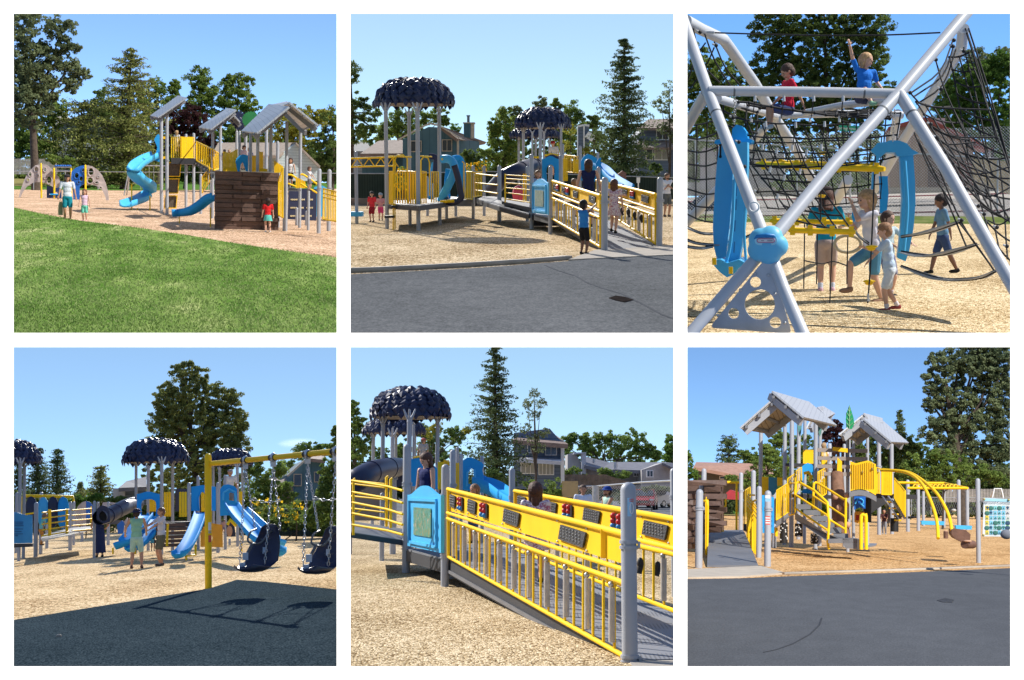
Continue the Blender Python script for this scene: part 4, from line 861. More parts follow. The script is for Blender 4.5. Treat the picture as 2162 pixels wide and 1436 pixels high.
m=MB(); m.plate([w.P(885,1000,D+.05),w.P(885,640,D+.05),w.P(1050,655,D+9),w.P(1050,1000,D+9)],(0.05,.5,0)); T.part('side_wall',m,BLH)
m=MB(); m.slab([w.P(875,632,D-1),w.P(1055,672,D+10),w.P(1115,660,D+12),w.P(740,528,D-1)],.25); T.part('roof',m,SHB)
m=MB(); 
for a,b in(((385,650),(600,535)),((600,535),(650,515)),((650,515),(725,530)),((725,530),(890,632))): m.plate([w.P(a[0],a[1],D-1.2),w.P(b[0],b[1],D-1.2),w.P(b[0],b[1]-13,D-1.2),w.P(a[0],a[1]-13,D-1.2)],(0,.3,0))
T.part('gable_trim',m,TRB)
m=MB(); m.plate([w.P(872,1000,D-.1),w.P(872,640,D-.1),w.P(889,640,D-.1),w.P(889,1000,D-.1)],(0,.08,0)); T.part('corner_trim',m,TRB)
def window(T,w,x0,y0,x1,y1,D,n=2,fr=None,gl=None,k=7,off=.12):
    m=MB(); m.plate([w.P(x0,y1,D-off),w.P(x0,y0,D-off),w.P(x1,y0,D-off),w.P(x1,y1,D-off)],(0,off*.8,0)); f=T.part('window',m,fr or TRB)
    for i in range(n):
        a=x0+k+(x1-x0-k)*i/n; b=a+(x1-x0-k)/n-k; m=MB(); m.plate([w.P(a,y1-k,D-off-.03),w.P(a,y0+k,D-off-.03),w.P(b,y0+k,D-off-.03),w.P(b,y1-k,D-off-.03)],(0,.02,0)); T.part('pane',m,gl or GW,f)
window(T,w,748,638,833,737,D); window(T,w,490,648,582,742,D)
m=MB(); m.plate([w.P(x,y,D+1) for x,y in((928,615),(928,500),(985,500),(985,628))],(0,1.6,0)); m2=MB(); c=T.part('chimney',m,BLH); m2.plate([w.P(x,y,D+1.1) for x,y in((985,628),(985,500),(1014,505),(1014,632))],(0,1,0)); m2.plate([w.P(x,y,D+.9) for x,y in((922,506),(922,498),(1018,498),(1018,506))],(0,2,0)); T.part('chimney_trim',m2,TRB,c)
m=MB(); m.tube([w.P(966,498,D+1.5),w.P(966,445,D+1.5)],w.m(11,D),10); m.tube([w.P(966,450,D+1.5),w.P(966,440,D+1.5)],w.m(16,D),10); T.part('flue',m,mat('dull_flue',(.12,.15,.17),.6),c)
D=118; T=Thing(w,'garage_house','low garage roof of brown shingles left of the blue house','house',w.P(250,940,D))
m=MB(); m.slab([w.P(80,755,D-2),w.P(428,752,D-2),w.P(428,642,D+6),w.P(235,645,D+6)],.3); T.part('roof',m,SHB); m=MB(); m.plate([w.P(x,y,D) for x,y in((95,1000),(95,752),(428,752),(428,1000))],(0,5,0)); T.part('wall',m,BLH)
D=130; T=Thing(w,'far_grey_house','grey roofed house at the far left behind the trees','house',w.P(50,900,D)); m=MB(); m.slab([w.P(-60,735,D-2),w.P(185,735,D-2),w.P(130,655,D+6),w.P(-60,655,D+6)],.3); T.part('roof',m,mat('grey_shingles',(.20,.20,.20),.95,0,.2,3)); m=MB(); m.plate([w.P(x,y,D) for x,y in((-60,1000),(-60,735),(150,735),(150,1000))],(0,5,0)); T.part('wall',m,SID)
GSH=mat('charcoal_shingles',(.15,.15,.17),.95,0,.2,2,.4,14)
broadleaf(w,(-10,900),100,[(0,90,90,110),(40,330,110,90),(130,420,120,100),(60,560,150,110),(230,580,90,80)],LD,'tall dark tree at the left edge behind the mushroom canopy',leaf=3,dens=1.1,trunk=10)
broadleaf(w,(380,900),150,[(380,480,110,100),(470,520,120,90),(560,470,110,90),(700,430,110,70),(760,480,70,50),(300,560,100,80)],LG,'green trees seen under the mushroom canopy, above the garage roof',leaf=3,dens=1.2)
broadleaf(w,(1240,1000),90,[(1270,480,70,130),(1250,620,120,110),(1180,540,60,80),(1330,560,80,130),(1240,760,140,120),(1120,760,90,60),(1360,700,90,150)],LG,'leafy upright green tree right of the blue chimney',leaf=3,dens=1.3,trunk=7)
broadleaf(w,(1020,960),84,[(1010,800,80,60),(960,770,60,50),(1060,860,80,60)],LD,'dark shrub in front of the blue house corner',leaf=3,dens=1.2,trunk=3,name='shrub',cat='shrub')
broadleaf(w,(870,1000),120,[(860,550,60,40)],LB,'small bright green tree top above the blue house roof',leaf=3,trunk=3)
def flowers(w,X,Y,D,rx,ry,label,n=40):
    T=broadleaf(w,(X,Y+ry),D,[(X,Y,rx,ry)],LG,label,leaf=2.6,dens=.7,trunk=3,name='flower_bush',cat='flowers'); vs=[]
    cl=[(w.P(X+random.uniform(-rx,rx),Y+random.uniform(-ry,ry)*.9,D-random.random()*w.m(rx,D)*.8),(w.m(5,D),)*3) for _ in range(n)]
    r=leaf_cloud(w,cl,5,2.4*D/F,.8); 
    if r: cloud_obj(w,r,'blossoms',LF,T.org,T.o)
flowers(w,420,960,70,60,110,'yellow flowering bush behind the yellow railings of the mushroom platform'); flowers(w,1030,870,72,90,60,'yellow flowering bush at the fence between mushroom canopy and ramp')
w.zoom(1080,180,.2577)
broadleaf(w,(-60,600),140,[(-40,260,80,120),(60,230,70,70),(240,170,60,80),(150,330,100,90)],LP,'pale grey green trees behind the far mushroom canopies',leaf=3,dens=1.1)
broadleaf(w,(450,620),120,[(360,170,50,60),(500,220,95,100),(540,330,90,120),(440,420,110,120),(400,520,120,80)],LG,'dark round tree right of the far mushroom canopy',leaf=3,dens=1.3)
broadleaf(w,(680,620),130,[(660,300,60,60),(700,400,80,100)],LD,'dark tree between the blue chimney tower and the tall spruce',leaf=3,dens=1.2)
broadleaf(w,(480,600),100,[(480,360,60,50),(430,500,60,50),(620,540,50,40)],LY,'yellow green shrub behind the yellow railing',leaf=2.8,dens=.8,trunk=3,name='shrub',cat='shrub')
conifer(w,(920,890),88,-380,265,LN,'tall ragged dark spruce behind the ramp, right of centre',leaf=3.1,dens=1.15,trunk=9,name='spruce_tree',prof=lambda t:t**.72,rag=.55,bareto=.10,cx=925)
broadleaf(w,(1290,850),80,[(1290,60,80,90),(1230,170,70,80),(1310,260,70,100),(1250,360,60,60),(1320,420,50,50)],LP,'slender pale leafed tree at the right edge in front of the blue house',leaf=2.8,dens=.6,trunk=6)
D=112; T=Thing(w,'slate_blue_house','slate blue two storey house with white windows behind the spruce','house',w.P(1200,860,D)); SBH=mat_lines('slate_siding',(.06,.08,.12),(.13,.17,.24),'Z',4,.1)
m=MB(); m.plate([w.P(x,y,D) for x,y in((1040,900),(1040,400),(1100,340),(1400,340),(1400,900))],(0,8,0)); T.part('wall',m,SBH)
m=MB(); m.slab([w.P(1020,510,D-3),w.P(1420,510,D-3),w.P(1420,455,D),w.P(1040,455,D)],.2); T.part('porch_roof',m,SHB)
m=MB(); m.slab([w.P(1020,350,D-1),w.P(1420,350,D-1),w.P(1420,270,D+5),w.P(1120,280,D+5)],.2); T.part('roof',m,SHB)
window(T,w,1100,515,1160,615,D,1,WHITE); window(T,w,1170,510,1295,615,D,2,WHITE,mat('curtained_window',(.30,.30,.27),.4)); window(T,w,1185,370,1290,450,D,2,WHITE)
D=100; T=Thing(w,'chimney_tower','dark blue chimney stack with white trim behind the blue slide','chimney',w.P(590,620,D)); m=MB(); m.plate([w.P(x,y,D) for x,y in((545,700),(545,335),(600,322),(600,700))],(0,1.5,0)); m.plate([w.P(x,y,D+.1) for x,y in((600,700),(600,322),(636,330),(636,700))],(0,1.5,0)); T.part('stack',m,SBH)
m=MB(); m.plate([w.P(x,y,D-.1) for x,y in((543,345),(543,328),(600,318),(638,322),(638,340),(600,334))],(0,.1,0)); m.plate([w.P(x,y,D-.12) for x,y in((588,600),(588,330),(600,330),(600,600))],(0,.1,0)); m.beam(w.P(615,400,D-.2),w.P(672,440,D-.2),.15,.5); T.part('trim',m,WHITE)
broadleaf(w,(1150,850),78,[(1100,830,140,40),(1250,830,110,45),(1180,680,60,50),(1330,800,60,60),(960,790,110,60)],LD,'low dark shrubs along the fence under the spruce',leaf=2.6,dens=1.1,trunk=2,name='shrub',cat='shrub')
m=MB(); m.plate([w.P(x,y,74) for x,y in((870,820),(870,730),(910,700),(940,720),(940,830))],(0,.4,0)); solo(w,'brick_pier',m,mat_lines('red_brick',(.3,.25,.2),(.28,.13,.10),'Z',9,.15),'small brick pier at the fence below the spruce','pier')
m=MB(); m.plate([w.P(x,y,70) for x,y in((1025,800),(1025,755),(1053,755),(1053,800))],(0,.02,0)); m.tube([w.P(1039,860,70.1),w.P(1039,756,70.1)],.03,6); solo(w,'notice',m,WHITE,'small white notice on the fence below the spruce','sign')
# ---------------- mushroom platform
w.zoom(740,130,.2576)
T=Thing(w,'mushroom_tower','play platform with dark blue mushroom canopy on four grey posts, yellow ladder and overhead bars','play structure',w.G(520,1360))
Dm=42.0; cc=w.P(522,352,Dm); Rr=w.m(316,Dm); H=w.m(205,Dm); canopy(T,w,cc,Rr,H,1)
for x,yb,ty,r in((300,1370,355,16),(557,1385,355,17),(732,1342,365,15),(488,1342,400,14)):
    q=w.G(x,yb); canopy_post(T,w,q,min(w.up(q,ty).z,cc.z+.1),w.m(r,q.y))
def gdeck(T,w,pts,z,th=.12,m=DECK,name='deck',edge=True):
    q=[V((p.x,p.y,z)) for p in pts]; mb=MB(); mb.plate(q,(0,0,-.03)); d=T.part(name,mb,m)
    if edge: mb=MB(); c=sum(q,V())/len(q); mb.plate([a.lerp(c,-.01)-V((0,0,.034)) for a in q],(0,0,-th)); T.part('deck_edge',mb,DARKM,d)
zd=w.up(w.G(557,1385),1170).z
def at(x,yb): return w.G(x,yb)
dk=[w.G(x,y,zd) for x,y in((310,1165),(560,1180),(735,1160),(1000,1125),(840,1105),(480,1135),(330,1140))]
gdeck(T,w,dk,zd)
def prl(T,w,x0,x1,y0b,y1b,y0t,y1t,D0,D1,n,flat=0,**k):
    mb=MB(); rail(mb,w.P(x0,y0b,D0),w.P(x1,y1b,D1),w.P(x0,y0t,D0),w.P(x1,y1t,D1),n,flat=flat,**k); T.part('railing',mb,YEL)
prl(T,w,320,350,1165,1168,900,900,40.2,39.8,3,.07); prl(T,w,385,535,1165,1172,900,903,41,40,7,.05); prl(T,w,475,530,1165,1172,900,903,40.6,40,3,.1)
prl(T,w,575,620,1170,1165,900,905,40,41,4); prl(T,w,665,720,1160,1155,905,905,42,43,3,.1); prl(T,w,930,1000,1125,1130,900,905,48,47,5,.09); prl(T,w,1000,1075,1110,1100,910,905,47,50,6,.09)
for pts in(([(365,1375),(365,800),(385,768),(430,765),(465,795),(465,1160)],),([(350,1380),(352,860),(352,770)],),([(575,1165),(578,810),(600,780),(635,790),(648,830),(648,1100)],)):
    mb=MB(); mb.tube([w.P(x,y,39.6) for x,y in pts[0]],w.m(5.5,40),7); T.part('grab_bar',mb,YEL)
# overhead zigzag bars
mb=MB(); Dz=41
for y in(788,860): mb.tube([w.P(-60,y+(8 if y<800 else 4),Dz),w.P(375,y-5,Dz)],w.m(7,Dz),7)
for y in(782,): mb.tube([w.P(280,775,Dz+1),w.P(500,782,Dz+2)],w.m(7,Dz),7); mb.tube([w.P(575,775,Dz+2),w.P(665,780,Dz+3)],w.m(6,Dz),7)
for i in range(9): x=-40+i*48; mb.tube([w.P(x,862 if i%2 else 792,Dz),w.P(x+48,792 if i%2 else 862,Dz)],w.m(4,Dz),6)
T.part('overhead_bars',mb,YEL)
post(T,w,52,1325,735,14); mb=MB(); mb.box(w.P(30,1250,w.D(52,1325)),(.6,.5,.16)); T.part('blue_seat',mb,BLUEL)
mb=MB(); mb.box(w.P(375,1190,39.6),(.3,.35,.07)); mb.tube([w.P(352,1192,39.6),w.P(400,1190,39.6)],.02,6); T.part('foot_step',mb,BLACK); mb=MB(); mb.box(w.P(320,1272,39.6),(.28,.3,.07)); T.part('foot_step',mb,BLACK)
# leaf shaped climbing loops
def loop(T,w,pts,r,D0,m,name='climbing_loop',sq=.5):
    mb=MB(); P=spline([w.P(x,y,D0+(z if True else 0)) for x,y,z in pts],5); k=w.m(r,D0); mb.sweep(P,[(k*math.cos(a*math.pi/4),k*sq*math.sin(a*math.pi/4)) for a in range(8)],V((0,1,0))); T.part(name,mb,m)
loop(T,w,[(735,1150,0),(800,1020,0),(850,900,0),(840,830,.2),(800,800,.4),(745,800,.6)],34,43,BLUEL,'blue_loop'); loop(T,w,[(850,850,0),(880,950,0),(900,1060,0),(905,1120,0),(860,1150,0),(800,1150,0),(775,1100,1)],26,42.5,NAVY,'navy_loop')
loop(T,w,[(840,800,1),(890,800,1.2),(915,870,1.2),(915,1000,1.2),(905,1120,1)],30,45,BLUE,'blue_loop'); loop(T,w,[(640,775,2),(700,790,2),(700,860,2),(690,1000,2)],26,45,NAVY,'navy_loop'); loop(T,w,[(690,830,2),(665,960,2),(660,1130,2)],24,46,BLUEL,'blue_loop'); loop(T,w,[(800,880,2),(790,1000,2),(800,1120,1)],22,46,BLUE,'blue_loop')
mb=MB(); mb.tube([w.P(735,1150,42),w.P(780,1148,42),w.P(850,1142,42)],.05,8); mb.tube([w.P(745,800,43.5),w.P(785,802,43.5)],.04,8); mb.tube([w.P(930,1120,46),w.P(930,830,46),w.P(915,820,46)],.025,8); T.part('loop_clamp',mb,YEL)
for x,yb,yt,r in((632,1265,940,11),(787,1290,1160,13),(863,1270,1150,12)): post(T,w,x,yb,yt,r)
# bridge to the ramp
T=Thing(w,'bridge_rails','grey walkway with yellow side rails between the mushroom platform and the ramp landing','walkway',w.G(1100,1290))
for x,yb,yt,r in((1007,1290,850,13),(1096,1265,855,12),(1220,1312,850,17)): post(T,w,x,yb,yt,r,clamps=(1055,))
w2=w; 
zl=w.up(w.G(1220,1312),1190).z
A=[w.P(1035,1125,48),w.P(1220,1185,42.5),w.P(1460,1250,40),w.P(1500,1180,46),w.P(1200,1105,50),w.P(1090,1105,50)]
mb=MB(); mb.plate(A,(0,0,-.04)); T.part('deck',mb,DECK); mb=MB(); mb.plate([a-V((0,0,.045)) for a in A],(0,0,-.12)); T.part('deck_edge',mb,DARKM)
for y0,y1 in((920,940),(995,1012),(1055,1082)):
    mb=MB(); mb.tube([w.P(1030,y0,47.5),w.P(1205,y1,42.8)],w.m(6,44),6); T.part('side_rail',mb,YEL)
# ---------------- ramp
w.zoom(1080,180,.2577)
T=Thing(w,'access_ramp','long grey access ramp with solid yellow play panels on both sides and domed grey posts','ramp',w.G(1000,1340))
pN=w.G(760,1360); pR=w.G(1210,1325); pL=w.G(317,1220); pLL=w.G(163,1175)
post(T,w,760,1362,752,27,clamps=(958,)); post(T,w,1210,1327,752,25,clamps=(945,)); post(T,w,317,1222,662,17,clamps=(780,1080)); post(T,w,163,1177,562,17,clamps=(745,1045)); post(T,w,708,1200,668,15,D=36,zfoot=.9); post(T,w,130,1115,662,14,clamps=(745,))
zt=w.up(pL,1085).z
a=V((pN.x,pN.y,.03)); b=V((pR.x,pR.y,.03)); c=V((pL.x+.1,pL.y,zt)); d=c+(b-a)*1.0
mb=MB(); mb.plate([a,b,d,c],(0,0,-.03)); RD=T.part('ramp_deck',mb,DECK)
mb=MB(); mb.plate([a+V((0,0,-.002)),c,c-V((0,0,.14)),a-V((0,0,.12))],(.04,.04,0)); mb.plate([b+V((-.03,0,-.002)),d+V((-.03,0,0)),d-V((.03,0,.14)),b-V((.03,0,.12))],(.04,.04,0)); T.part('ramp_edge',mb,DARKM,RD)
L=[pLL+V((.0,0,0)),pL,V((pL.x+1.8,pL.y+3,0)),V((pLL.x+1.8,pLL.y+6,0))]; gdeck(T,w,[V((p.x,p.y,0)) for p in L],zt,.14,name='landing')
def playrail(T,w,A,B,xA,tA,mA,gA,bA,xB,tB,mB,gB,bB,DA,DB,n,mats=True,tubes=0,squares=(),beads=(),ww=.025,hole=None,posts=()):
    """yellow barrier: solid upper panel (t..m), two hand rails (g), bars down to b; A far end, B near end"""
    def q(x,yA,yB,t,off=0): X=xA+(xB-xA)*t; Y=yA+(yB-yA)*t; a=w.P(xA,yA,DA); b=w.P(xB,yB,DB); 
    def pt(yA,yB,t): return w.P(xA,yA,DA).lerp(w.P(xB,yB,DB),t)
    n_=(w.P(xB,tB,DB)-w.P(xA,tA,DA)).cross(V((0,0,1))).normalized(); n_=-n_ if n_.y>0 else n_      # towards the viewer
    R_=w.m(6,DB) if ww is None else ww
    P=MB(); hl=[[pt(tA,tB,s).lerp(pt(mA,mB,s),v) for s,v in hh] for hh in (hole or [])]
    P.plate([pt(mA,mB,0),pt(mA,mB,1),pt(tA,tB,1),pt(tA,tB,0)],-n_*.02,hl); pan=T.part('play_panel',P,YELD)
    m=MB(); m.tube([pt(tA,tB,0)+n_*.01,pt(tA,tB,1)+n_*.01],R_*1.3,8); T.part('top_rail',m,YEL,pan)
    for t in posts: m=MB(); m.beam(pt(tA,tB,t)+n_*.02,pt(mA,mB,t)+n_*.02,.06,.03); T.part('panel_strut',m,YEL,pan)
    for s,half,v in squares:
        m=MB(); h0=(pt(mA,mB,s)-pt(tA,tB,s)); c0=pt(tA,tB,s-half); c1=pt(tA,tB,s+half); sl=.0
        m.plate([c0+h0*(v+.30)+n_*.012,c1+h0*(v+.34)+n_*.012,c1+(pt(tA,tB,s+half*1.25)-c1)+h0*(v-.22)+n_*.012,pt(tA,tB,s-half*.8)+h0*(v-.26)+n_*.012],n_*.02); sq=T.part('textured_tile',m,mat('black_textured_tile',(.03,.03,.035),.5,0,.3,30,1,70),pan)
        k=MB()
        for i in range(7):
            for j in range(4):
                e=pt(tA,tB,s-half*.85+half*1.8*(i+.5)/7)+h0*(v-.22+.46*(j+.5)/4)+n_*.036; k.ell(e,.012,5,4)
        T.part('studs',k,mat('grey_stud',(.20,.20,.20),.4),sq)
        for i in(-1,1):
            for j in(-.36,.42): k=MB(); k.ell(pt(tA,tB,s+i*half*1.2)+h0*(v+j)+n_*.01,.014,6,4); T.part('bolt',k,CHAIN,pan)
    for s,half,v in beads:
        m=MB(); h0=(pt(mA,mB,s)-pt(tA,tB,s)); m.plate([pt(tA,tB,s-half)+h0*(v+.32)+n_*.012,pt(tA,tB,s+half)+h0*(v+.32)+n_*.012,pt(tA,tB,s+half)+h0*(v-.3)+n_*.012,pt(tA,tB,s-half)+h0*(v-.3)+n_*.012],n_*.02); fr=T.part('bead_frame',m,BLACK,pan)
        rr=(pt(tA,tB,s+half)-pt(tA,tB,s-half)).length*.10
        for i,cm in((-.45,'r'),(0.0,'r'),(.45,'b')):
            for j in(-.5,.5): k=MB(); k.ell(pt(tA,tB,s+half*j)+h0*(v+i*.45)+n_*.03,(rr*1.2,rr*.7,rr),8,6); T.part('red_bead' if cm=='r' else 'blue_bead',k,mat('red_bead',(.6,.02,.02),.35) if cm=='r' else mat('blue_bead',(.03,.25,.6),.35),fr)
    g=MB(); lo=.38
    for f in(0,.42): g.tube([pt(mA+(gA-mA)*(.25+f*1.5),mB+(gB-mB)*(.25+f*1.5),0)+n_*.02,pt(mA+(gA-mA)*(.25+f*1.5),mB+(gB-mB)*(.25+f*1.5),1)+n_*.02],R_,8)
    T.part('hand_rails',g,YEL)
    g=MB(); rail(g,pt(bA,bB,0),pt(bA,bB,1),pt(gA,gB,0),pt(gA,gB,1),n,r=R_,rb=R_*.62); T.part('railing',g,YEL)
    
    for e_ in(0,1): g=MB(); g.tube([pt(tA,tB,e_),pt(bA,bB,e_)],R_*1.1,8); T.part('end_bar',g,YEL)
    tm=mat('clear_grey_tube',(.48,.44,.40),.25,0,.15,12)
    for k in range(tubes):
        t=(k+.75)/(tubes+.2); a_=pt(gA,gB,t); b_=pt(bA,bB,t); m=MB(); m.tube([a_.lerp(b_,.10)+n_*.02,a_.lerp(b_,.88)+n_*.02],R_*1.35,8); tb=T.part('chime_tube',m,tm); m=MB(); m.ell(a_.lerp(b_,.05)+n_*.03,R_*1.2,8,6); T.part('tube_bolt',m,CHAIN,tb)
playrail(T,w,0,0,330,782,865,925,1090,730,905,1010,1095,1325,pL.y-.1,pN.y,17,tubes=5,squares=((.09,.035,.5),(.30,.035,.5),(.56,.042,.5),(.87,.05,.45)),beads=((.18,.024,.5),(.41,.028,.5),),ww=.03)
playrail(T,w,0,0,700,780,850,905,990,1182,895,1005,1075,1300,37,pR.y,17,tubes=6,squares=((.52,.045,.45),(.85,.05,.5)),beads=((.37,.03,.5),(.67,.032,.5)),ww=.03)
for x,y in((905,1025),(957,1040),(1008,1062),(1062,1085),(1122,1108)):
    m=MB(); q=w.P(x,y,31.5); m.ell(q,(.05,.04,.08),8,6); m.tube([q+V((0,0,-.05)),q+V((.03,0,-.12))],.03,6); T.part('mallet',m,BLACK)
m=MB(); p=w.P(767,830,pN.y-w.m(28,pN.y)); m.box(p,(w.m(36,pN.y),.006,w.m(60,pN.y))); st=T.part('sticker',m,mat('white_blue_sticker',(.55,.66,.75),.4)); m=MB(); m.tube([p+V((w.m(11,pN.y)*math.cos(a),-.006,w.m(13,pN.y)*math.sin(a)-w.m(8,pN.y))) for a in [i*.6 for i in range(10)]],.008,5); T.part('sticker_print',m,BLUE,st)
for k in range(3): m=MB(); m.box(w.P(1219,808+k*20,pR.y-w.m(26,pR.y)),(w.m(30,pR.y),.006,w.m(12,pR.y))); T.part('warning_sticker',m,mat('red_white_sticker',(.6,.2,.2),.5) if k!=1 else WHITE)
# blue framed picture panel
def picpanel(T,w,x0,x1,yt0,yb0,D0,D1,arch,pic,label=None):
    a,b,c,d=w.P(x0,yb0[0],D0),w.P(x1,yb0[1],D1),w.P(x1,yt0[1],D1),w.P(x0,yt0[0],D0)
    up=(d-a).normalized(); n_=(b-a).cross(up).normalized(); n_=-n_ if n_.y>0 else n_; Hh=(d-a).length
    def crown(k,off): 
        A=[d.lerp(c,t)+up*Hh*arch*(math.sin(math.pi*min(1,max(0,(t-.5)*1.15+.5)))**1.6)*k for t in [i/14 for i in range(15)]]; return A
    m=MB(); m.plate([a,b]+crown(1,0)[::-1],-n_*.06); P=T.part('picture_panel',m,BLUEL,label=label)
    ce=(a+b+c+d)/4
    m=MB(); ins=[p.lerp(ce,.18)+n_*.02 for p in(a,b,c,d)]; 
    for i in range(4): m.beam(ins[i],ins[(i+1)%4],.05,.04,n_)
    T.part('raised_rim',m,BLUEL,P)
    if pic:
        q=[p.lerp(ce,.48)+n_*.012 for p in(a,b,c,d)]; m=MB(); m.plate(q,n_*.01); pc=T.part('picture',m,pic,P)
    return P,(a,b,c,d,n_,up)
def paint_mat(name,cols,sc=7):
    m=bpy.data.materials.new(name); nt,N,L=nodes(m); o=N('ShaderNodeOutputMaterial'); b=N('ShaderNodeBsdfPrincipled'); L(b.outputs[0],o.inputs[0]); b.inputs['Roughness'].default_value=.35
    tc=N('ShaderNodeTexCoord'); v=N('ShaderNodeTexNoise'); v.inputs['Scale'].default_value=sc; v.inputs['Detail'].default_value=5; v.inputs['Distortion'].default_value=1.5; L(tc.outputs['Object'],v.inputs['Vector'])
    r=ramp(N,[(.3+.4*i/(len(cols)-1),c) for i,c in enumerate(cols)]); L(v.outputs['Fac'],r.inputs[0]); L(r.outputs[0],b.inputs['Base Color']); return m
PIC=paint_mat('woodland_picture',[(.03,.08,.02),(.10,.20,.05),(.10,.25,.35),(.35,.30,.10),(.6,.6,.55)])
picpanel(T,w,168,300,(800,800),(1045,1062),pLL.y-.3,pL.y-.2,.13,PIC,label='sky blue panel with woodland picture')
# left barrier of the landing
for y0,y1 in((735,748),(765,780),(800,815),(840,858),(880,905),(930,960)):
    m=MB(); m.tube([w.P(-55,y0,42),w.P(150,y1,40.6)],w.m(5,41),6); T.part('side_rail',m,YEL)
for x in(-52,100,118): m=MB(); m.tube([w.P(x,725,41.3),w.P(x,960,41.3)],w.m(6,41),6); T.part('rail_upright',m,YEL)
m=MB(); m.plate([w.P(-80,950,43),w.P(160,1005,40.5),w.P(160,1035,40.5),w.P(-80,975,43)],(0,.1,0)); T.part('walkway_edge',m,DARKM); m=MB(); m.plate([w.P(-80,950,43.1),w.P(160,1003,40.5),w.P(170,960,46),w.P(-80,915,50)],(0,0,-.03)); T.part('walkway_deck',m,DECK)
m=MB(); m.box(w.P(270,1105,42),(.9,.6,.35)); T.part('hanging_box',m,DARKM)
# ---------------- far towers
T=Thing(w,'far_mushroom_tower','farther play tower with dark blue mushroom canopy, blue arch panels and black tube slide','play structure',w.P(300,1000,60))
D=60; cc=w.P(255,350,D); canopy(T,w,cc,w.m(222,D),w.m(160,D),5,130)
for x,d_,r in((97,60,12),(235,57,13),(405,58,10),(265,63,9),(170,64,8)): q=w.P(x,700,d_); canopy_post(T,w,q,cc.z+.04,w.m(r,d_))
D=68; cc=w.P(190,425,D); canopy(T,w,cc,w.m(200,D),w.m(85,D),6,110)
for x,d_,r in((60,68,10),(198,70,9),(310,71,9)): q=w.P(x,700,d_); canopy_post(T,w,q,cc.z+.04,w.m(r,d_))
def arch_panel(T,w,x0,x1,yt,yb,D_,m,hump=.12,inner=(.25,.75,.38),name='arch_panel'):
    W_=x1-x0; H_=yb-yt; top=[(x0+W_*t,yt+H_*hump*(1-(.5-.5*math.cos(2*math.pi*t)))) for t in [i/12 for i in range(13)]]
    ia,ib,iy=inner; xa=x0+W_*ia; xb=x0+W_*ib
    out=[(x0,yb)]+top+[(x1,yb)]; inn=[(xb,yb),(xb+W_*.03,yt+H_*(iy+.2)),(xb-W_*.06,yt+H_*iy),((xa+xb)/2,yt+H_*(iy-.06)),(xa+W_*.06,yt+H_*iy),(xa-W_*.03,yt+H_*(iy+.2)),(xa,yb)]
    mb=MB(); mb.plate([w.P(x,y,D_) for x,y in out+inn],(0,w.m(16,D_),0)); p=T.part(name,mb,m)
    r=MB(); r.tube(spline([w.P(x,y,D_-w.m(3,D_)) for x,y in inn],3),w.m(5,D_),6); T.part('arch_rim',r,m,p)
arch_panel(T,w,250,388,580,790,52,BLUE); arch_panel(T,w,278,388,566,620,53,NAVY,.3,(.3,.7,.5))
# tube slide
cl=spline([w.P(225,690,55),w.P(160,665,52),w.P(60,700,50),w.P(-60,760,50),w.P(-150,850,51)],6); k=w.m(62,52); m=MB(); m.tube(cl,k,20); ts_=T.part('tube_slide',m,NAVY)
for i in(5,11,17): 
    m=MB(); t=(cl[i+1]-cl[i]).normalized(); m.tube([cl[i]-t*.05,cl[i]+t*.05],k*1.08,20); T.part('slide_collar',m,NAVY,ts_)
m=MB(); m.plate([w.P(x,y,56) for x,y in((130,830),(130,680),(170,625),(222,605),(240,620),(240,830))],(0,.3,0)); T.part('tube_mouth',m,NAVY)
for x,yt,d_,r in((402,570,47,14),(560,495,58,12),(705,548,55,11),(420,480,58,9)): post(T,w,x,900,yt,r,D=d_)
slats(T,w,422,462,785,602,602,49,3); slats(T,w,508,552,720,610,610,52,3)
prl(T,w,435,555,710,720,572,585,60,58,10,.04); 
m=MB(); m.tube([w.P(270,575,57),w.P(330,565,57),w.P(380,575,57)],.05,6); m.tube([w.P(180,590,57),w.P(225,590,57)],.05,6); T.part('yellow_rim',m,YEL)
m=MB(); pts=[(570,780),(570,620),(590,585),(625,563),(660,575),(700,600),(700,790)]; m.plate([w.P(x,y,54) for x,y in pts],(0,.2,0)); T.part('slide_hood',m,BLUE)
cl=spline([w.P(690,660,53),w.P(760,700,52),w.P(830,770,50),w.P(900,815,48),w.P(960,850,47)],5); k=w.m(38,50); m=MB(); m.sweep(cl,[(-k,k*.9),(-k*1.15,k*.9),(-k*1.15,-.05),(-k*.6,-.16),(k*.6,-.16),(k*1.15,-.05),(k*1.15,k*.9),(k,k*.9),(k*.8,0),(-k*.8,0)]); T.part('slide',m,BLUE)
m=MB(); m.plate([w.P(x,y,52) for x,y in((700,790),(690,640),(715,600),(735,595),(725,640),(760,700),(850,790))],(0,.12,0)); T.part('slide_side',m,BLUE)
m=MB(); m.tube([w.P(225,905,42),w.P(250,880,42)],.05,6); 
stand(w,357,750,455,D=59,yaw=-.6,label='man in pale shirt and red cap leaning on the rail under the far mushroom canopy',shirt=(.62,.60,.58),bottom=(.3,.3,.3),hair=(.1,.05,.03),hat=('cap',(.45,.03,.03)),child=False,lean=.25)
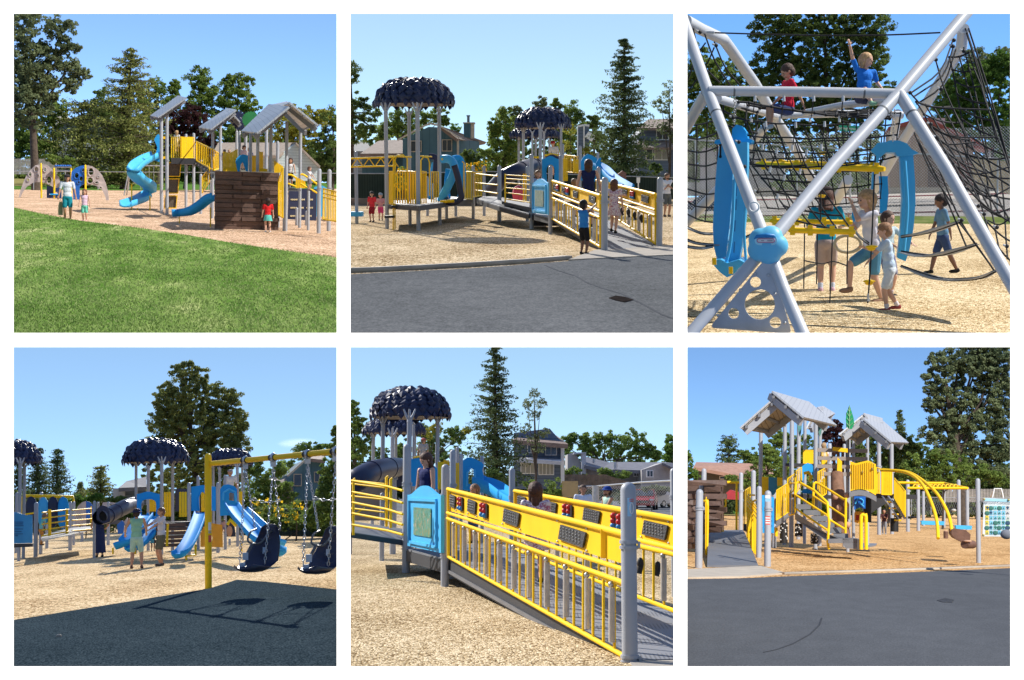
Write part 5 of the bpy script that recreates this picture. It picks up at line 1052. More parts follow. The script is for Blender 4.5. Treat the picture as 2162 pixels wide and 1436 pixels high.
# ---------------- people
w.zoom(740,130,.2576)
stand(w,178,1315,1065,yaw=-.4,label='small child in red shirt and black cap by the left mushroom post',shirt=(.75,.04,.05),bottom=(.35,.02,.03),hair=(.04,.02,.01),hat=('cap',(.05,.05,.05)),shoe=(.05,.05,.05))
stand(w,248,1303,1078,yaw=.3,label='small child in pink shirt and grey cap beside the child in red',shirt=(.72,.33,.33),bottom=(.75,.08,.22),hair=(.12,.06,.03),hat=('cap',(.30,.36,.42)),hands=[(.08,-.12,.62),(-.08,-.12,.62)])
w.zoom(1080,180,.2577)
stand(w,590,1388,938,yaw=math.pi-.7,label='boy in blue sleeveless shirt and black shorts reaching up to the near ramp panel',shirt=(.03,.20,.52),sleeve=0,bottom=(.012,.012,.015),hair=(.008,.006,.005),skin=SKIND,hands=[(-.18,-.34,.60),(-.02,-.36,.93)],poles=[(0,.2,-1),(0,.2,-1)],shoe=(.03,.03,.03),headturn=-.3,nod=-.15)
pW=w.P(627,1150,35); 
stand(w,627,1170,610,D=34.5,yaw=math.pi,label='woman in sleeveless navy dress seen from behind walking up the ramp',shirt=(.018,.025,.09),sleeve=0,bkind='dress',hair=(.06,.028,.018),hairlen=.45,child=False,hands=[(.21,-.02,.44),(-.22,-.02,.44)],skin=SKIN)
FLO=paint_mat('floral_cloth',[(.65,.60,.66),(.68,.62,.68),(.66,.6,.66),(.30,.10,.25),(.5,.12,.15)],22)
stand(w,838,1212,770,D=31.3,yaw=math.pi-.35,label='girl in white floral dress on the ramp touching the right hand panel',pattern=FLO,sleeve=.3,bkind='dress',hair=(.12,.045,.025),hairlen=.3,shoe=(.015,.015,.015),hands=[(-.28,-.2,.66),(-.16,-.02,.5)],feet=[(.05,0,.03),(-.05,.08,0)])
stand(w,1270,1078,722,yaw=.35,label='bearded man in white polo and grey shorts standing right of the ramp with folded arms',shirt=(.72,.74,.80),bottom=(.12,.13,.13),hair=(.12,.06,.04),child=False,hands=[(-.10,-.13,.66),(.10,-.14,.64)],poles=[(.8,.5,-.6),(-.8,.5,-.6)],beard=True,skin=SKINT,shoe=(.08,.05,.04))
stand(w,218,1060,698,D=43,yaw=.2,label='fair haired girl whose head shows above the blue picture panel',shirt=(.2,.3,.5),hair=(.22,.12,.06),hairlen=.3,child=True)
stand(w,512,1080,765,D=36.5,yaw=2.6,label='child half hidden between the woman in navy and the near ramp panel',shirt=(.35,.12,.1),hair=(.30,.17,.09),hairlen=.3)
m=MB(); m.ell(w.P(55,890,55),(.25,.2,.35),8,6); m.tube([w.P(45,950,55),w.P(75,950,55)],.15,6); solo(w,'red_backpack',m,mat('pink_red_cloth',(.7,.08,.12),.8),'bright pink red bag seen through the landing rails','bag')
# ================================================================ view 3: net climber close up
w=P3
CH3=mat_chips('woodchips_cream',(.20,.13,.055),(.62,.46,.26),(.90,.75,.50),42,.3); 
ROAD=mat_ground('worn_road',((.20,.19,.18),(.28,.265,.25),(.34,.32,.30)),.2,5,60); VER=mat_ground('verge_grass',((.05,.08,.02),(.12,.16,.05),(.28,.24,.13)),.4,3,30)
base_ground(w,ROAD,'ground'); w.zoom(0,0,1); X0,X1=1438,2150
sheet(w,'ground',[(X0,468),(X1,474),(X1,712),(X0,712)],.03,CH3)
sheet(w,'grass',[(X0,452),(X1,458),(X1,474),(X0,468)],.02,VER)
sheet(w,'pavement',[(X0,410,500),(X1,410,500),(X1,420),(X0,419)],.014,CON)
mb=MB(); D=w.D(1700,421); a=w.P(1438,421,D);b=w.P(2150,424,D); mb.beam(V((a.x,a.y,.12)),V((b.x,b.y,.12)),.3,.3); solo(w,'kerb',mb,mat('red_painted_kerb',(.42,.07,.08),.8,0,.3,1),kind='structure')
mb=MB(); mb.beam(V((a.x,w.D(1700,455),.05)),V((b.x,w.D(1700,456),.05)),.2,.12); solo(w,'kerb',mb,mat('faded_red_kerb',(.30,.14,.13),.9,0,.3,1),kind='structure')
m=MB(); m.plate([w.P(x,y,480) for x,y in((1438,414),(1438,385),(2150,388),(2150,414))],(0,1,0)); solo(w,'hills',m,mat('distant_dry_bank',(.36,.32,.26),.9,0,.15,.05),kind='structure')
treeline(w,300,404,560,LD,'dark far trees closing the view behind the road'); treeline(w,215,404,560,LB,'bright green wood behind the brown house',1990,2147,9); treeline(w,190,404,560,LD,'dark wood behind the left poles',1438,1640,10)
# trees and houses
broadleaf(w,(1740,300),150,[(1740,30,110,60),(1640,60,60,50),(1830,50,55,60),(1720,110,100,70),(1640,130,55,45),(1830,120,50,60),(1700,180,110,60),(1800,200,90,60),(1600,190,50,50),(1640,260,110,50),(1780,270,90,40)],LD,'big dark green broadleaf tree behind the middle of the net climber',leaf=3.2,dens=1.35,trunk=12)
broadleaf(w,(1500,300),170,[(1520,160,50,40),(1480,200,60,50),(1540,220,60,50),(1470,140,40,50),(1500,265,90,35)],LG,'rounded green tree behind the upper left poles',leaf=3.2,dens=1.4,trunk=6)
broadleaf(w,(2080,330),170,[(2110,200,60,90),(2050,190,45,60),(2090,270,70,50),(2120,140,40,40),(2010,230,40,60),(2130,300,40,40)],LB,'bright green tree at the right behind the rope fan',leaf=3.2,dens=1.35,trunk=6)
broadleaf(w,(2020,300),220,[(2020,180,40,50),(2060,140,40,40),(2000,230,30,40),(2125,125,30,25)],LP,'pale grey green poplars behind the bright green tree',leaf=3,dens=1.3,trunk=5)
broadleaf(w,(1550,400),120,[(1500,300,90,22),(1620,300,90,20),(1720,310,90,25),(1810,300,60,22)],LD,'dark hedge behind the chain link fence',leaf=3,dens=1.5,trunk=2,name='hedge',cat='hedge')
broadleaf(w,(1700,405),115,[(1700,385,60,18),(1780,380,60,22),(1650,390,30,12),(1830,395,40,10)],LG,'low green bushes on the far side of the road',leaf=3,dens=1.4,trunk=2,name='bush',cat='bush')
w.zoom(1800,230,.2299); D=130
BRW=mat_lines('brown_board_wall',(.20,.13,.09),(.42,.28,.19),'X',1.6,.06,.85,.2); RRF=mat('red_roof_metal',(.36,.075,.045),.6,0,.15,2)
T=Thing(w,'brown_house','single storey brown house with red roof edge behind the chain link fence','house',w.P(800,700,D))
m=MB(); m.plate([w.P(x,y,D) for x,y in((330,720),(330,180),(640,95),(1110,350),(1110,720))],(0,10,0)); T.part('wall',m,BRW)
m=MB(); m.plate([w.P(x,y,D-1.2) for x,y in((640,75),(655,110),(985,250),(1210,345),(1200,310),(830,150),(700,80))],(0,13,0)); m.plate([w.P(x,y,D-1.2) for x,y in((640,75),(655,110),(330,200),(330,165))],(0,13,0)); T.part('roof',m,RRF)
m=MB(); m.plate([w.P(x,y,D-3) for x,y in((1110,335),(1290,360),(1290,380),(1110,360))],(0,8,0)); T.part('porch_roof',m,RRF); m=MB(); m.tube([w.P(1240,460,D-2),w.P(1240,375,D-2)],.25,6); T.part('porch_post',m,TAN)
m=MB(); m.plate([w.P(x,y,D-.2) for x,y in((690,720),(690,370),(915,375),(915,720))],(0,.15,0)); T.part('garage_door',m,mat('dark_brown_door',(.16,.10,.075),.8))
m=MB(); m.plate([w.P(x,y,D-.3) for x,y in((930,700),(930,475),(1110,485),(1110,700))],(0,.2,0)); T.part('brick_base',m,mat_lines('rust_brick',(.25,.18,.14),(.24,.10,.07),'Z',7,.15))
m=MB(); m.plate([w.P(x,y,D+8) for x,y in((700,90),(700,85),(850,85),(850,155),(760,120))],(0,1,0)); T.part('roof_vent',m,mat('pale_vent',(.5,.53,.52),.6))
m=MB(); 
T=Thing(w,'tan_fence','new tan board fence right of the brown house','fence',w.P(1300,750,105)); m=MB()
for i in range(20):
    x=1100+i*19; yt=460+i*1.2; m.plate([w.P(a,b,105) for a,b in((x,680+i*6),(x,yt),(x+17,yt+1),(x+17,682+i*6))],(0,.06,0))
T.part('boards',m,mat('tan_boards',(.62,.44,.22),.85,0,.12,4))
m=MB(); q=w.P(305,735,100); m.tube([w.P(305,820,100),w.P(300,630,100)],w.m(20,100),12); m.tube([w.P(300,640,100),w.P(300,622,100)],w.m(24,100),12); solo(w,'waste_bin',m,mat('blue_bin',(.015,.10,.50),.5),'tall blue waste bin on the far pavement beside the blue climbing arch','bin')
w.zoom(0,0,1)
m=MB(); m.plate([w.P(x,y,140) for x,y in((1478,400),(1478,305),(1655,325),(1655,395))],(0,2,0)); solo(w,'shed',m,mat_lines('grey_shed_boards',(.24,.22,.2),(.36,.33,.30),'X',2,.08),'plain grey brown shed wall behind the left fence','shed')
def car(w,X,Y,D,L,Hh,colour,label,front=False,yaw=0.0):
    """parked car seen from X,Y at depth D; L,Hh in metres"""
    q=w.P(X,Y,D); o=V((q.x,q.y,0.0)); T=Thing(w,'parked_car',label,'car',o); Rz=Matrix.Rotation(yaw,3,'Z')
    pr=[(-.5,.22),(-.5,.45),(-.47,.56),(-.40,.62),(-.30,.95),(-.22,1.0),(.12,1.0),(.26,.66),(.44,.58),(.49,.48),(.5,.22)]
    Wd=1.8; f=lambda x,z,y: o+Rz@V((x*L,y,z*Hh)); mb=MB(); n=len(pr); vs=[f(x,z,-Wd/2+(.12 if z>.7 else 0)) for x,z in pr]+[f(x,z,Wd/2-(.12 if z>.7 else 0)) for x,z in pr]
    fs=[(i,(i+1)%n,(i+1)%n+n,i+n) for i in range(n)]; mb.add(vs,fs); 
    for b in(0,n):
        t=tessellate_polygon([[V((x,z,0)) for x,z in pr]]); mb.add([vs[b+i] for i in range(n)],[tuple(a) for a in t])
    pm=mat('car_paint_%d'%int(sum(colour)*100),colour,.25,0,.03,2,0,1,.5,.6); T.part('body',mb,pm)
    for yy in(-Wd/2+.10,Wd/2-.10):
        m=MB(); m.plate([f(x,z,yy+(-.03 if yy<0 else .0)) for x,z in((-.38,.63),(-.29,.92),(.11,.93),(.23,.66))],Rz@V((0,.03,0))); T.part('side_window',m,GW)
    m=MB(); m.plate([f(.135,.96,-.7),f(.265,.68,-.78),f(.265,.68,.78),f(.135,.96,.7)],Rz@V((.02,0,.02))); T.part('windscreen',m,GW)
    m=MB(); m.plate([f(-.31,.95,-.7),f(-.405,.65,-.75),f(-.405,.65,.75),f(-.31,.95,.7)],Rz@V((-.02,0,.02))); T.part('rear_window',m,GW)
    for x in(-.32,.31):
        for yy in(-1,1):
            c=f(x,0,yy*(Wd/2-.08))+V((0,0,.33)); m=MB(); d=Rz@V((0,1,0)); m.tube([c-d*.11,c+d*.11],.33,18); t=T.part('wheel',m,BLACK); m=MB(); m.tube([c-d*.125,c+d*.125],.20,12); T.part('rim',m,CHAIN,t)
    for yy in(-.68,.68):
        m=MB(); m.box(f(.49,.5,yy),(.12,.32,.13),(0,0,yaw)); T.part('headlight',m,mat('lamp_glass',(.7,.7,.7),.1))
        m=MB(); m.box(f(-.495,.5,yy),(.06,.22,.16),(0,0,yaw)); T.part('tail_light',m,mat('tail_glass',(.4,.01,.01),.2))
    m=MB(); m.box(f(.497,.40,0),(.06,.9,.16),(0,0,yaw)); T.part('grille',m,BLACK)
    return T
car(w,1500,395,100,4.4,1.55,(.04,.055,.08),'dark parked car behind the left chain link fence',yaw=2.9)
# chain link fence
T=Thing(w,'chain_link_fence','tall chain link fence with steel top rail along the road','fence',w.G(1800,462)); Df=w.D(1800,460); pa=w.P(X0,294,Df); pb=w.P(2150,338,Df)
m=MB(); m.tube([pa,pb],.045,8); T.part('top_rail',m,CHAIN)
for x in(1470,1683,1905,2105): m=MB(); q=w.P(x,460,Df); m.tube([V((q.x,q.y,0)),V((q.x,q.y,pa.z+(pb.z-pa.z)*(x-1438)/712))],.05,8); T.part('fence_post',m,CHAIN)
mb=MB(); st=.17; xx=pa.x; ztop=pa.z; n=int((pb.x-pa.x)/st)
for i in range(-int(pa.z/st),n):
    for s in(0,1):
        a=V((pa.x+i*st,Df,0.05)); b=V((pa.x+i*st+ztop,Df,ztop+.05)) 
        if s: a,b=V((a.x+ztop,Df,.05)),V((a.x,Df,ztop+.05))
        # trim by ends
        def cl(p,q):
            if q.x<pa.x or p.x>pb.x: return None
            return p
        lo,hi=(a,b) if a.x<b.x else (b,a)
        if hi.x<pa.x or lo.x>pb.x: continue
        if lo.x<pa.x: lo=lo.lerp(hi,(pa.x-lo.x)/(hi.x-lo.x))
        if hi.x>pb.x: hi=lo.lerp(hi,(pb.x-lo.x)/(hi.x-lo.x))
        mb.tube([lo,hi],.0075,3,False)
T.part('wire_mesh',mb,CHAIN)
# street sign
T=Thing(w,'street_sign','green street name sign on the road behind the ropes','street sign',w.P(1793,478,60)); D=60; m=MB(); m.plate([w.P(x,y,D) for x,y in((1771,276.5),(1771,264.5),(1818,266.5),(1818,279))],(0,.03,0)); p=T.part('sign_plate',m,mat('sign_green',(.01,.32,.20),.5))
xd=(w.P(1818,266.5,D)-w.P(1771,264.5,D)).normalized(); T.part('lettering',text_mb('Springwood Dr',w.m(8.5,D),w.P(1794.5,271.5,D-.03),xd,V((0,0,1))),WHITE,p)
m=MB(); m.tube([w.P(1795,425,D+.1),w.P(1795,258,D+.1)],.04,8); T.part('sign_post',m,CHAIN)
# ---------------- the climber
GP=mat('silver_grey_pole',(.50,.52,.56),.4,.05,.05,1.2)
T=Thing(w,'net_climber','large net climber of silver poles, black ropes, blue plastic panels and yellow beams','climber',w.G(1620,700)); P_=w.P
ROPE=mat('black_rope',(.012,.012,.014),.75,0,.25,30); WCON=mat('grey_white_connector',(.55,.56,.58),.45,0,.1,10); BACKP=mat('pole_shaded_tan',(.36,.33,.29),.6,0,.1,2)
def pole(pts,rp,D,m=None,name='pole'):
    mb=MB(); mb.tube([P_(*p) for p in pts],w.m(rp,D),20); return T.part(name,mb,m or GP)
Dh=15.2
pole([(1620,518,Dh),(1535,616,14.9),(1448,716,14.5)],12.8,15); pole([(1620,518,Dh),(1655,612,14.9),(1700,716,14.4)],13,15)
pole([(1620,518,Dh),(1497,200,17),(1440,35,18.2)],12.3,16.5); pole([(1620,518,Dh),(1760,348,16.2),(1895,200,17.2),(2055,10,18.5)],12.5,17)
pole([(1497,192,17),(1700,194,17.1),(1888,198,17.2)],10.3,17,name='cross_beam'); pole([(1900,200,17.2),(2000,360,16.4),(2090,520,15.6),(2200,710,14.6)],12.5,16.5)
pole([(1492,195,17.1),(1468,235,18),(1438,290,19.5)],11.5,18); pole([(2034,60,18.6),(2030,100,19),(1905,300,23),(1800,480,27)],10,21)
pole([(1448,44,18.3),(1480,62,19),(1528,84,20),(1540,100,20.3),(1594,177,21.5),(1640,255,23),(1690,330,24),(1730,410,25)],11,21)
pole([(1515,208,17.5),(1580,228,19),(1640,245,21)],8.5,19); pole([(1530,386,24),(1450,470,26),(1440,482,26)],10,25); pole([(1640,243,21),(1760,240,21.5),(1905,243,22)],8,21,name='cross_beam')
pole([(1640,243,21),(1610,275,22),(1575,320,24)],8,22); pole([(1880,212,18),(1780,222,20),(1700,238,21)],7,20); pole([(1895,240,22),(1880,330,25),(1820,440,30)],8,25); pole([(1790,380,29),(1745,460,33)],10,30)
for x,y,d in((1523,262,16.6),(1850,250,16.9),(1915,232,17),(1518,86,19.8),(1552,192,16.9)):   # pole joints
    pass
def ring(c,t,r,name='pole_joint'):
    m=MB(); m.tube([c-t*.012,c+t*.012],r,20); T.part(name,m,mat('joint_line',(.12,.13,.14),.6))
def joint(a,b,t,rp):
    A=P_(*a);B=P_(*b); ring(A.lerp(B,t),(B-A).normalized(),w.m(rp,A.lerp(B,t).y))
joint((1497,200,17),(1620,518,Dh),.14,12.6); joint((1895,200,17.2),(1760,348,16.2),.24,12.9); joint((1900,200,17.2),(2000,360,16.4),.27,12.9); joint((1497,192,17),(1888,198,17.2),.14,10.6); joint((1497,192,17),(1888,198,17.2),.84,10.6)
# hub and toothed rim
hub=MB(); c=P_(1620,518,Dh-.15); k=w.m(41,Dh); vs=[];fs=[];nu=48;nv=16
for i in range(nv+1):
    ph=math.pi*i/nv
    for j in range(nu):
        a=2*math.pi*j/nu; rr=k*(1+.035*math.cos(5*a+.5)*math.sin(ph)**2-.06*max(0,math.cos(5*a+3.5))**3*math.sin(ph)**2)
        vs.append(c+V((rr*math.sin(ph)*math.cos(a),-k*.62*math.cos(ph),rr*math.sin(ph)*math.sin(a)*.98)))
for i in range(nv):
    for j in range(nu): fs.append((i*nu+j,i*nu+(j+1)%nu,(i+1)*nu+(j+1)%nu,(i+1)*nu+j))
hub.add(vs,fs,True); HB=T.part('hub',hub,mat('pale_sky_plastic',(.13,.50,.74),.45,0,.03,1))
def pill(cx,cy,hw,hh,D,n=8):
    o=[]
    for i in range(n+1): a=math.pi/2+math.pi*i/n; o.append(P_(cx-hw+hh+hh*math.cos(a),cy-hh*math.sin(a),D))
    for i in range(n+1): a=-math.pi/2+math.pi*i/n; o.append(P_(cx+hw-hh+hh*math.cos(a),cy-hh*math.sin(a),D))
    return o
Dp=Dh-.15-k*.60
m=MB(); m.plate(pill(1617,508,24,10,Dp),(0,.12,0)); bd=T.part('badge',m,mat('pale_badge_blue',(.35,.72,.85),.4),HB)
m=MB(); m.tube(pill(1617,508,18.5,4,Dp-.01),.006,5,closed=True); T.part('badge_outline',m,mat('badge_pink',(.55,.25,.35),.5),bd); m=MB(); m.plate(pill(1617,508,17.5,3.2,Dp-.006),(0,.004,0)); T.part('badge_face',m,WHITE,bd)
m=MB(); m.tube([P_(1607,508,Dp-.012),P_(1613,508,Dp-.012)],.004,4); m.tube([P_(1620,508,Dp-.012),P_(1631,508,Dp-.012)],.004,4); T.part('badge_print',m,mat('badge_grey',(.35,.35,.4),.5),bd)
m=MB(); m.tube([P_(1592,505,Dp-.0),P_(1598,499,Dp-.0),P_(1617,497,Dp-.01),P_(1634,498,Dp-.0),P_(1638,501,Dp)],[.004,.02,.028,.02,.004],6); T.part('badge_recess',m,mat('recess_blue',(.01,.20,.50),.5),bd)
# steel triangle with holes
def tri(pts,r): # rounded polygon in pixels
    out=[]; n=len(pts)
    for i in range(n):
        p=V((*pts[i],0)); a=V((*pts[i-1],0)); b=V((*pts[(i+1)%n],0)); u=(a-p).normalized()*r; v=(b-p).normalized()*r
        for t in(0,.25,.5,.75,1): out.append(((p+u).lerp(p,t).lerp(p.lerp(p+v,t),t).x,(p+u).lerp(p,t).lerp(p.lerp(p+v,t),t).y))
    return out
Dt=15.0; m=MB(); m.plate([P_(x,y,Dt) for x,y in tri([(1612,550),(1628,552),(1672,705),(1498,692)],12)],(0,.03,0),[circ(w,1604,643,Dt,32,32,32),circ(w,1595,596,Dt,11.5,11.5,20),circ(w,1549,662,Dt,11.5,11.5,20),circ(w,1637,681,Dt,12,12,20)])
STL=mat('brushed_steel_plate',(.42,.45,.50),.42,.35,.12,4,.15,60); tp=T.part('triangle_plate',m,STL)
for x,y in((1622,581),(1594,578),(1563,612),(1636,621),(1516,666),(1657,682)): m=MB(); m.ell(P_(x,y,Dt-.01),(.018,.012,.018),8,6); T.part('bolt',m,CHAIN,tp)
# stickers on poles
a=P_(1595,445,15.55); b=P_(1602,470,15.4)
def wrap(A,B,t0,t1,rp,m,name,lab=None,wd=.9):
    A=P_(*A);B=P_(*B); p=A.lerp(B,t0);q=A.lerp(B,t1); d=(q-p).normalized(); s=d.cross(V((0,1,0))).normalized(); r=w.m(rp,p.y)*1.012; mb=MB(); vs=[]; n=10
    for e in(p,q):
        for i in range(n+1): an=(-wd+2*wd*i/n); vs.append(e+s*math.sin(an)*r-V((0,1,0))*math.cos(an)*r*1.0)
    mb.add(vs,[(i,i+1,i+n+2,i+n+1) for i in range(n)],True); return T.part(name,mb,m)
STK=mat('white_sticker',(.75,.74,.72),.5); STR=mat('red_sticker',(.70,.10,.07),.5)
for i in range(7): wrap((1620,518,Dh),(1760,348,16.2),.41+i*.028,.41+i*.028+(.021 if i%2 else .026),12.4,STR if i%2 else STK,'warning_sticker',wd=.75)
wrap((1497,200,17),(1620,518,Dh),.735,.80,12.2,mat('blue_round_sticker',(.35,.62,.80),.5),'maker_sticker',wd=.7); wrap((1497,200,17),(1620,518,Dh),.80,.835,12.2,mat('blue_sticker_base',(.08,.45,.75),.5),'maker_sticker',wd=.6)
m=MB(); cc=P_(1592,437,15.3); m.tube([cc+V((.055*math.cos(a*.4),0,.055*math.sin(a*.4))) for a in range(16)],.010,6,closed=True); T.part('sticker_ring',m,STK)
# blue panels: left slab with rib
def prof_panel(L,Rr_,D0,th,m,name): 
    mb=MB(); pts=[P_(x,y,D0) for x,y in L]+[P_(x,y,D0) for x,y in reversed(Rr_)]; mb.plate(pts,(0,th,0)); return T.part(name,mb,m)
BP=mat('climber_blue',(.055,.43,.78),.42,0,.05,1.5)
c1=prof_panel([(1519,305),(1513,350),(1508,420),(1505,480),(1507,520),(1513,545),(1520,556)],[(1548,305),(1548,350),(1545,420),(1540,480),(1535,520),(1533,545),(1530,556)],18.0,.9,BP,'blue_panel')
c2=prof_panel([(1550,300),(1549,380),(1545,450),(1540,510),(1534,545),(1532,552)],[(1578,300),(1578,350),(1576,420),(1572,470),(1566,520),(1560,550)],17.6,.35,BLUEL,'blue_panel')
m=MB(); m.tube(spline([P_(1533,555,17.3),P_(1541,520,17.3),P_(1547,460,17.3),P_(1550,380,17.3)],4),w.m(3.5,17.4),8); m.tube(spline([P_(1575,552,17.3),P_(1571,480,17.3),P_(1577,400,17.3)],4),w.m(3,17.4),8); T.part('rib',m,BLUEL,c2)
for i,y in enumerate((390,420,465,510)): m=MB(); x=1557-i*2; m.tube([P_(x,y,17.25),P_(x-1.5,y+24,17.25)],w.m(1.6,17.3),6); T.part('slot',m,mat('recess_blue',(.01,.20,.50)),c2)
m=MB(); m.plate([P_(x,y,17.9) for x,y in((1508,303),(1510,296),(1530,292),(1545,288),(1546,272),(1555,263),(1566,266),(1575,278),(1578,292),(1588,295),(1586,302),(1560,306))],(0,.5,0)); T.part('blue_cap',m,BLUE)
m=MB(); m.plate([P_(x,y,17.2) for x,y in((1503,550),(1520,548),(1535,556),(1560,548),(1575,556),(1560,566),(1548,580),(1535,586),(1520,575),(1508,562))],(0,.7,0)); T.part('blue_foot',m,BP)
for x,y in((1543,571),(1508,552)): m=MB(); m.box(P_(x,y,17.1),(.05,.03,.09)); T.part('yellow_tab',m,YEL)
# right arch
c3=prof_panel([(1900,330),(1902,380),(1905,420),(1903,470),(1898,520),(1895,545)],[(1928,325),(1932,380),(1933,430),(1929,480),(1920,530),(1912,552)],19.5,.5,BP,'blue_panel')
m=MB(); m.tube(spline([P_(1910,340,19.3),P_(1914,400,19.3),P_(1915,450,19.3),P_(1908,530,19.3)],4),w.m(3.5,19.4),8); T.part('rib',m,BLUEL,c3)
m=MB(); m.plate([P_(x,y,19.4) for x,y in((1838,318),(1846,310),(1852,302),(1870,300),(1880,296),(1900,297),(1915,303),(1925,315),(1940,323),(1925,328),(1895,330),(1890,322),(1870,322),(1856,335),(1850,360),(1844,400),(1840,400),(1843,360),(1849,328))],(0,.8,0)); T.part('blue_arch',m,BP)
c4=prof_panel([(1856,372),(1858,410),(1858,450)],[(1874,372),(1876,410),(1872,450)],22,.3,BLUE,'blue_panel')
m=MB(); m.plate([P_(x,y,22) for x,y in((1800,446),(1806,442),(1812,455),(1808,466),(1802,470),(1798,458))],(0,.3,0)); T.part('blue_hold',m,BLUE)
# yellow beams
def ybeam(x0,y0,x1,y1,D0,D1,r,name='yellow_beam'):
    m=MB(); a=P_(x0,y0,D0);b=P_(x1,y1,D1); rr=w.m(r,D0); m.tube([a,a.lerp(b,.04),a.lerp(b,.96),b],[rr*.7,rr,rr,rr*.7],12); p=T.part(name,m,YEL)
    for t in(.06,.33,.66,.94): k_=MB(); q=a.lerp(b,t); k_.box(q+V((0,0,rr*1.2)),(.06,.06,.05)); k_.box(q-V((0,0,rr*1.1)),(.06,.06,.04)); T.part('beam_clamp',k_,YEL,p)
ybeam(1597,347,1868,357,19,18,6.5); ybeam(1636,342,1855,350,20.5,20,4); ybeam(1665,486,1806,490,16.6,16.4,6); ybeam(1625,466,1800,470,18.5,18.5,5)
# ropes
def rope(pts,r=1.7,m=None,name='rope',parent=None,n=3):
    mb=MB(); ps=[P_(*p) for p in pts]; ps=spline(ps,n) if len(ps)>2 else ps; D0=ps[0].y; mb.tube(ps,w.m(r,D0)*.5,6,False); return T.part(name,mb,m or ROPE,parent)
def ferr(x,y,D,dx,dy,L=7,r=2.3):
    d=V((dx,dy,0)).normalized()*L; m=MB(); m.tube([P_(x-d.x,y-d.y,D),P_(x+d.x,y+d.y,D)],[w.m(r,D)*.75,w.m(r,D)],8); return m
rope([(1502,69,18.9),(1600,72,18.9),(1740,75,18.8),(1870,74,18.7),(1985,69,18.4)],3.4,name='top_rope')
m=ferr(1500,68,18.85,1,.1,8,3.5); T.part('rope_end',m,WCON)
def net(c,nu,nv,sag=.0,r=1.9,name='net',jit=1.5,conn=False,skipu=()):
    """net between four pixel corners (x,y,D): c00,c10,c11,c01"""
    rr=random.Random(int(c[0][0]+c[0][1])); g=[]
    for j in range(nv+1):
        row=[]
        for i in range(nu+1):
            u=i/nu;v_=j/nv; p=[(c[0][k]*(1-u)+c[1][k]*u)*(1-v_)+(c[3][k]*(1-u)+c[2][k]*u)*v_ for k in range(3)]
            row.append((p[0]+rr.uniform(-jit,jit),p[1]+sag*4*u*(1-u)+rr.uniform(-jit,jit),p[2]))
        g.append(row)
    mb=MB(); fr=MB()
    for j in range(nv+1):
        ps=[P_(*p) for p in g[j]]; mb.tube(spline(ps,2) if nu>1 else ps,w.m(r,ps[0].y)*.8,5,False)
        if conn:
            pass
    for i in range(nu+1):
        if i in skipu: continue
        ps=[P_(*g[j][i]) for j in range(nv+1)]; mb.tube(ps,w.m(r*.85,ps[0].y)*.8,5,False)
        for j in range(nv+1): mb.ell(ps[j],w.m(r*1.15,ps[j].y),6,4) 
    N_=T.part(name,mb,ROPE); return N_
net([(1545,250,18),(1790,262,18),(1815,345,18),(1590,350,18)],8,3,6,2.2); net([(1560,300,19.5),(1860,290,19.5),(1860,420,20),(1620,440,20)],10,4,5,1.8)
net([(1450,265,20),(1515,250,19),(1512,470,19),(1446,450,20)],3,7,6,2.2); net([(1585,345,18),(1700,350,18),(1800,490,17.5),(1680,465,17.5)],4,4,3,2.6)
rope([(1697,550,17),(1735,557,17.2),(1760,552,17.3),(1790,562,17.4)],3); net([(1780,225,20),(1900,240,20),(1890,330,20),(1780,345,20)],4,4,4,2.2)
net([(1560,228,20),(1880,232,20.5),(1880,252,18.5),(1560,214,18)],14,3,6,3.0,'seat_net'); net([(1530,212,18),(1600,236,19),(1590,345,18.5),(1520,330,18)],3,5,4,3.0)
net([(1935,215,17.6),(2010,225,18),(2134,470,16.5),(2045,400,16.4)],4,7,7,2.6,'side_net'); net([(2005,120,18.6),(2045,110,18.6),(2146,400,17),(2045,330,18)],2,8,5,2.4,'side_net')
net([(2040,330,18),(2146,330,18),(2146,560,17),(2090,500,16.8)],3,5,6,2.4,'side_net')
for a,b,c_ in(((2012,85,18.5),(1985,150,18),(1925,195,17.6)),((2014,95,18.5),(1990,160,18.2),(1928,205,17.8)),((2018,105,18.5),(1990,180,18.2),(1935,220,18)),((1975,125,18.3),(1995,190,18),(2040,290,17.6)),((2038,60,18.6),(2065,150,18.4),(2105,300,18)),((2042,70,18.6),(2078,180,18.4),(2125,330,17.8)),((2035,100,18.6),(2060,200,18.2),(2085,320,17.8)),((2045,60,18.6),(2090,200,18.3),(2146,400,17.5)),((1925,200,17.6),(1960,225,17.4),(2090,232,17.5)),((1960,262,17.3),(2010,288,17.2),(2100,290,17.4)),((1975,292,17.2),(2000,305,17.2),(2060,300,17.4)),((2010,345,16.8),(2060,368,16.7),(2134,352,16.8)),((2045,400,16.6),(2090,415,16.5),(2134,395,16.6)),((2085,465,16.2),(2110,475,16.2),(2134,460,16.2)),((2072,435,16.4),(2100,450,16.4),(2134,440,16.4)),((1930,280,18),(1965,360,17.6),(2010,430,17.2)),((1938,295,18),(1985,390,17.6),(2040,520,17)),((2025,470,17),(2060,515,16.8),(2098,570,16.6)),((1980,350,17.6),(2030,470,17.2),(2095,565,16.8)),((1463,55,18.5),(1480,130,18.6),(1520,175,19)),((1488,72,19),(1510,130,19),(1545,185,19.5)),((1508,88,19.4),(1530,140,19.4),(1562,180,19.6)),((1490,90,19),(1470,120,19),(1450,175,19)),((1508,100,19.2),(1490,140,19.2),(1455,190,19.2))): rope([a,b,c_],3.4)
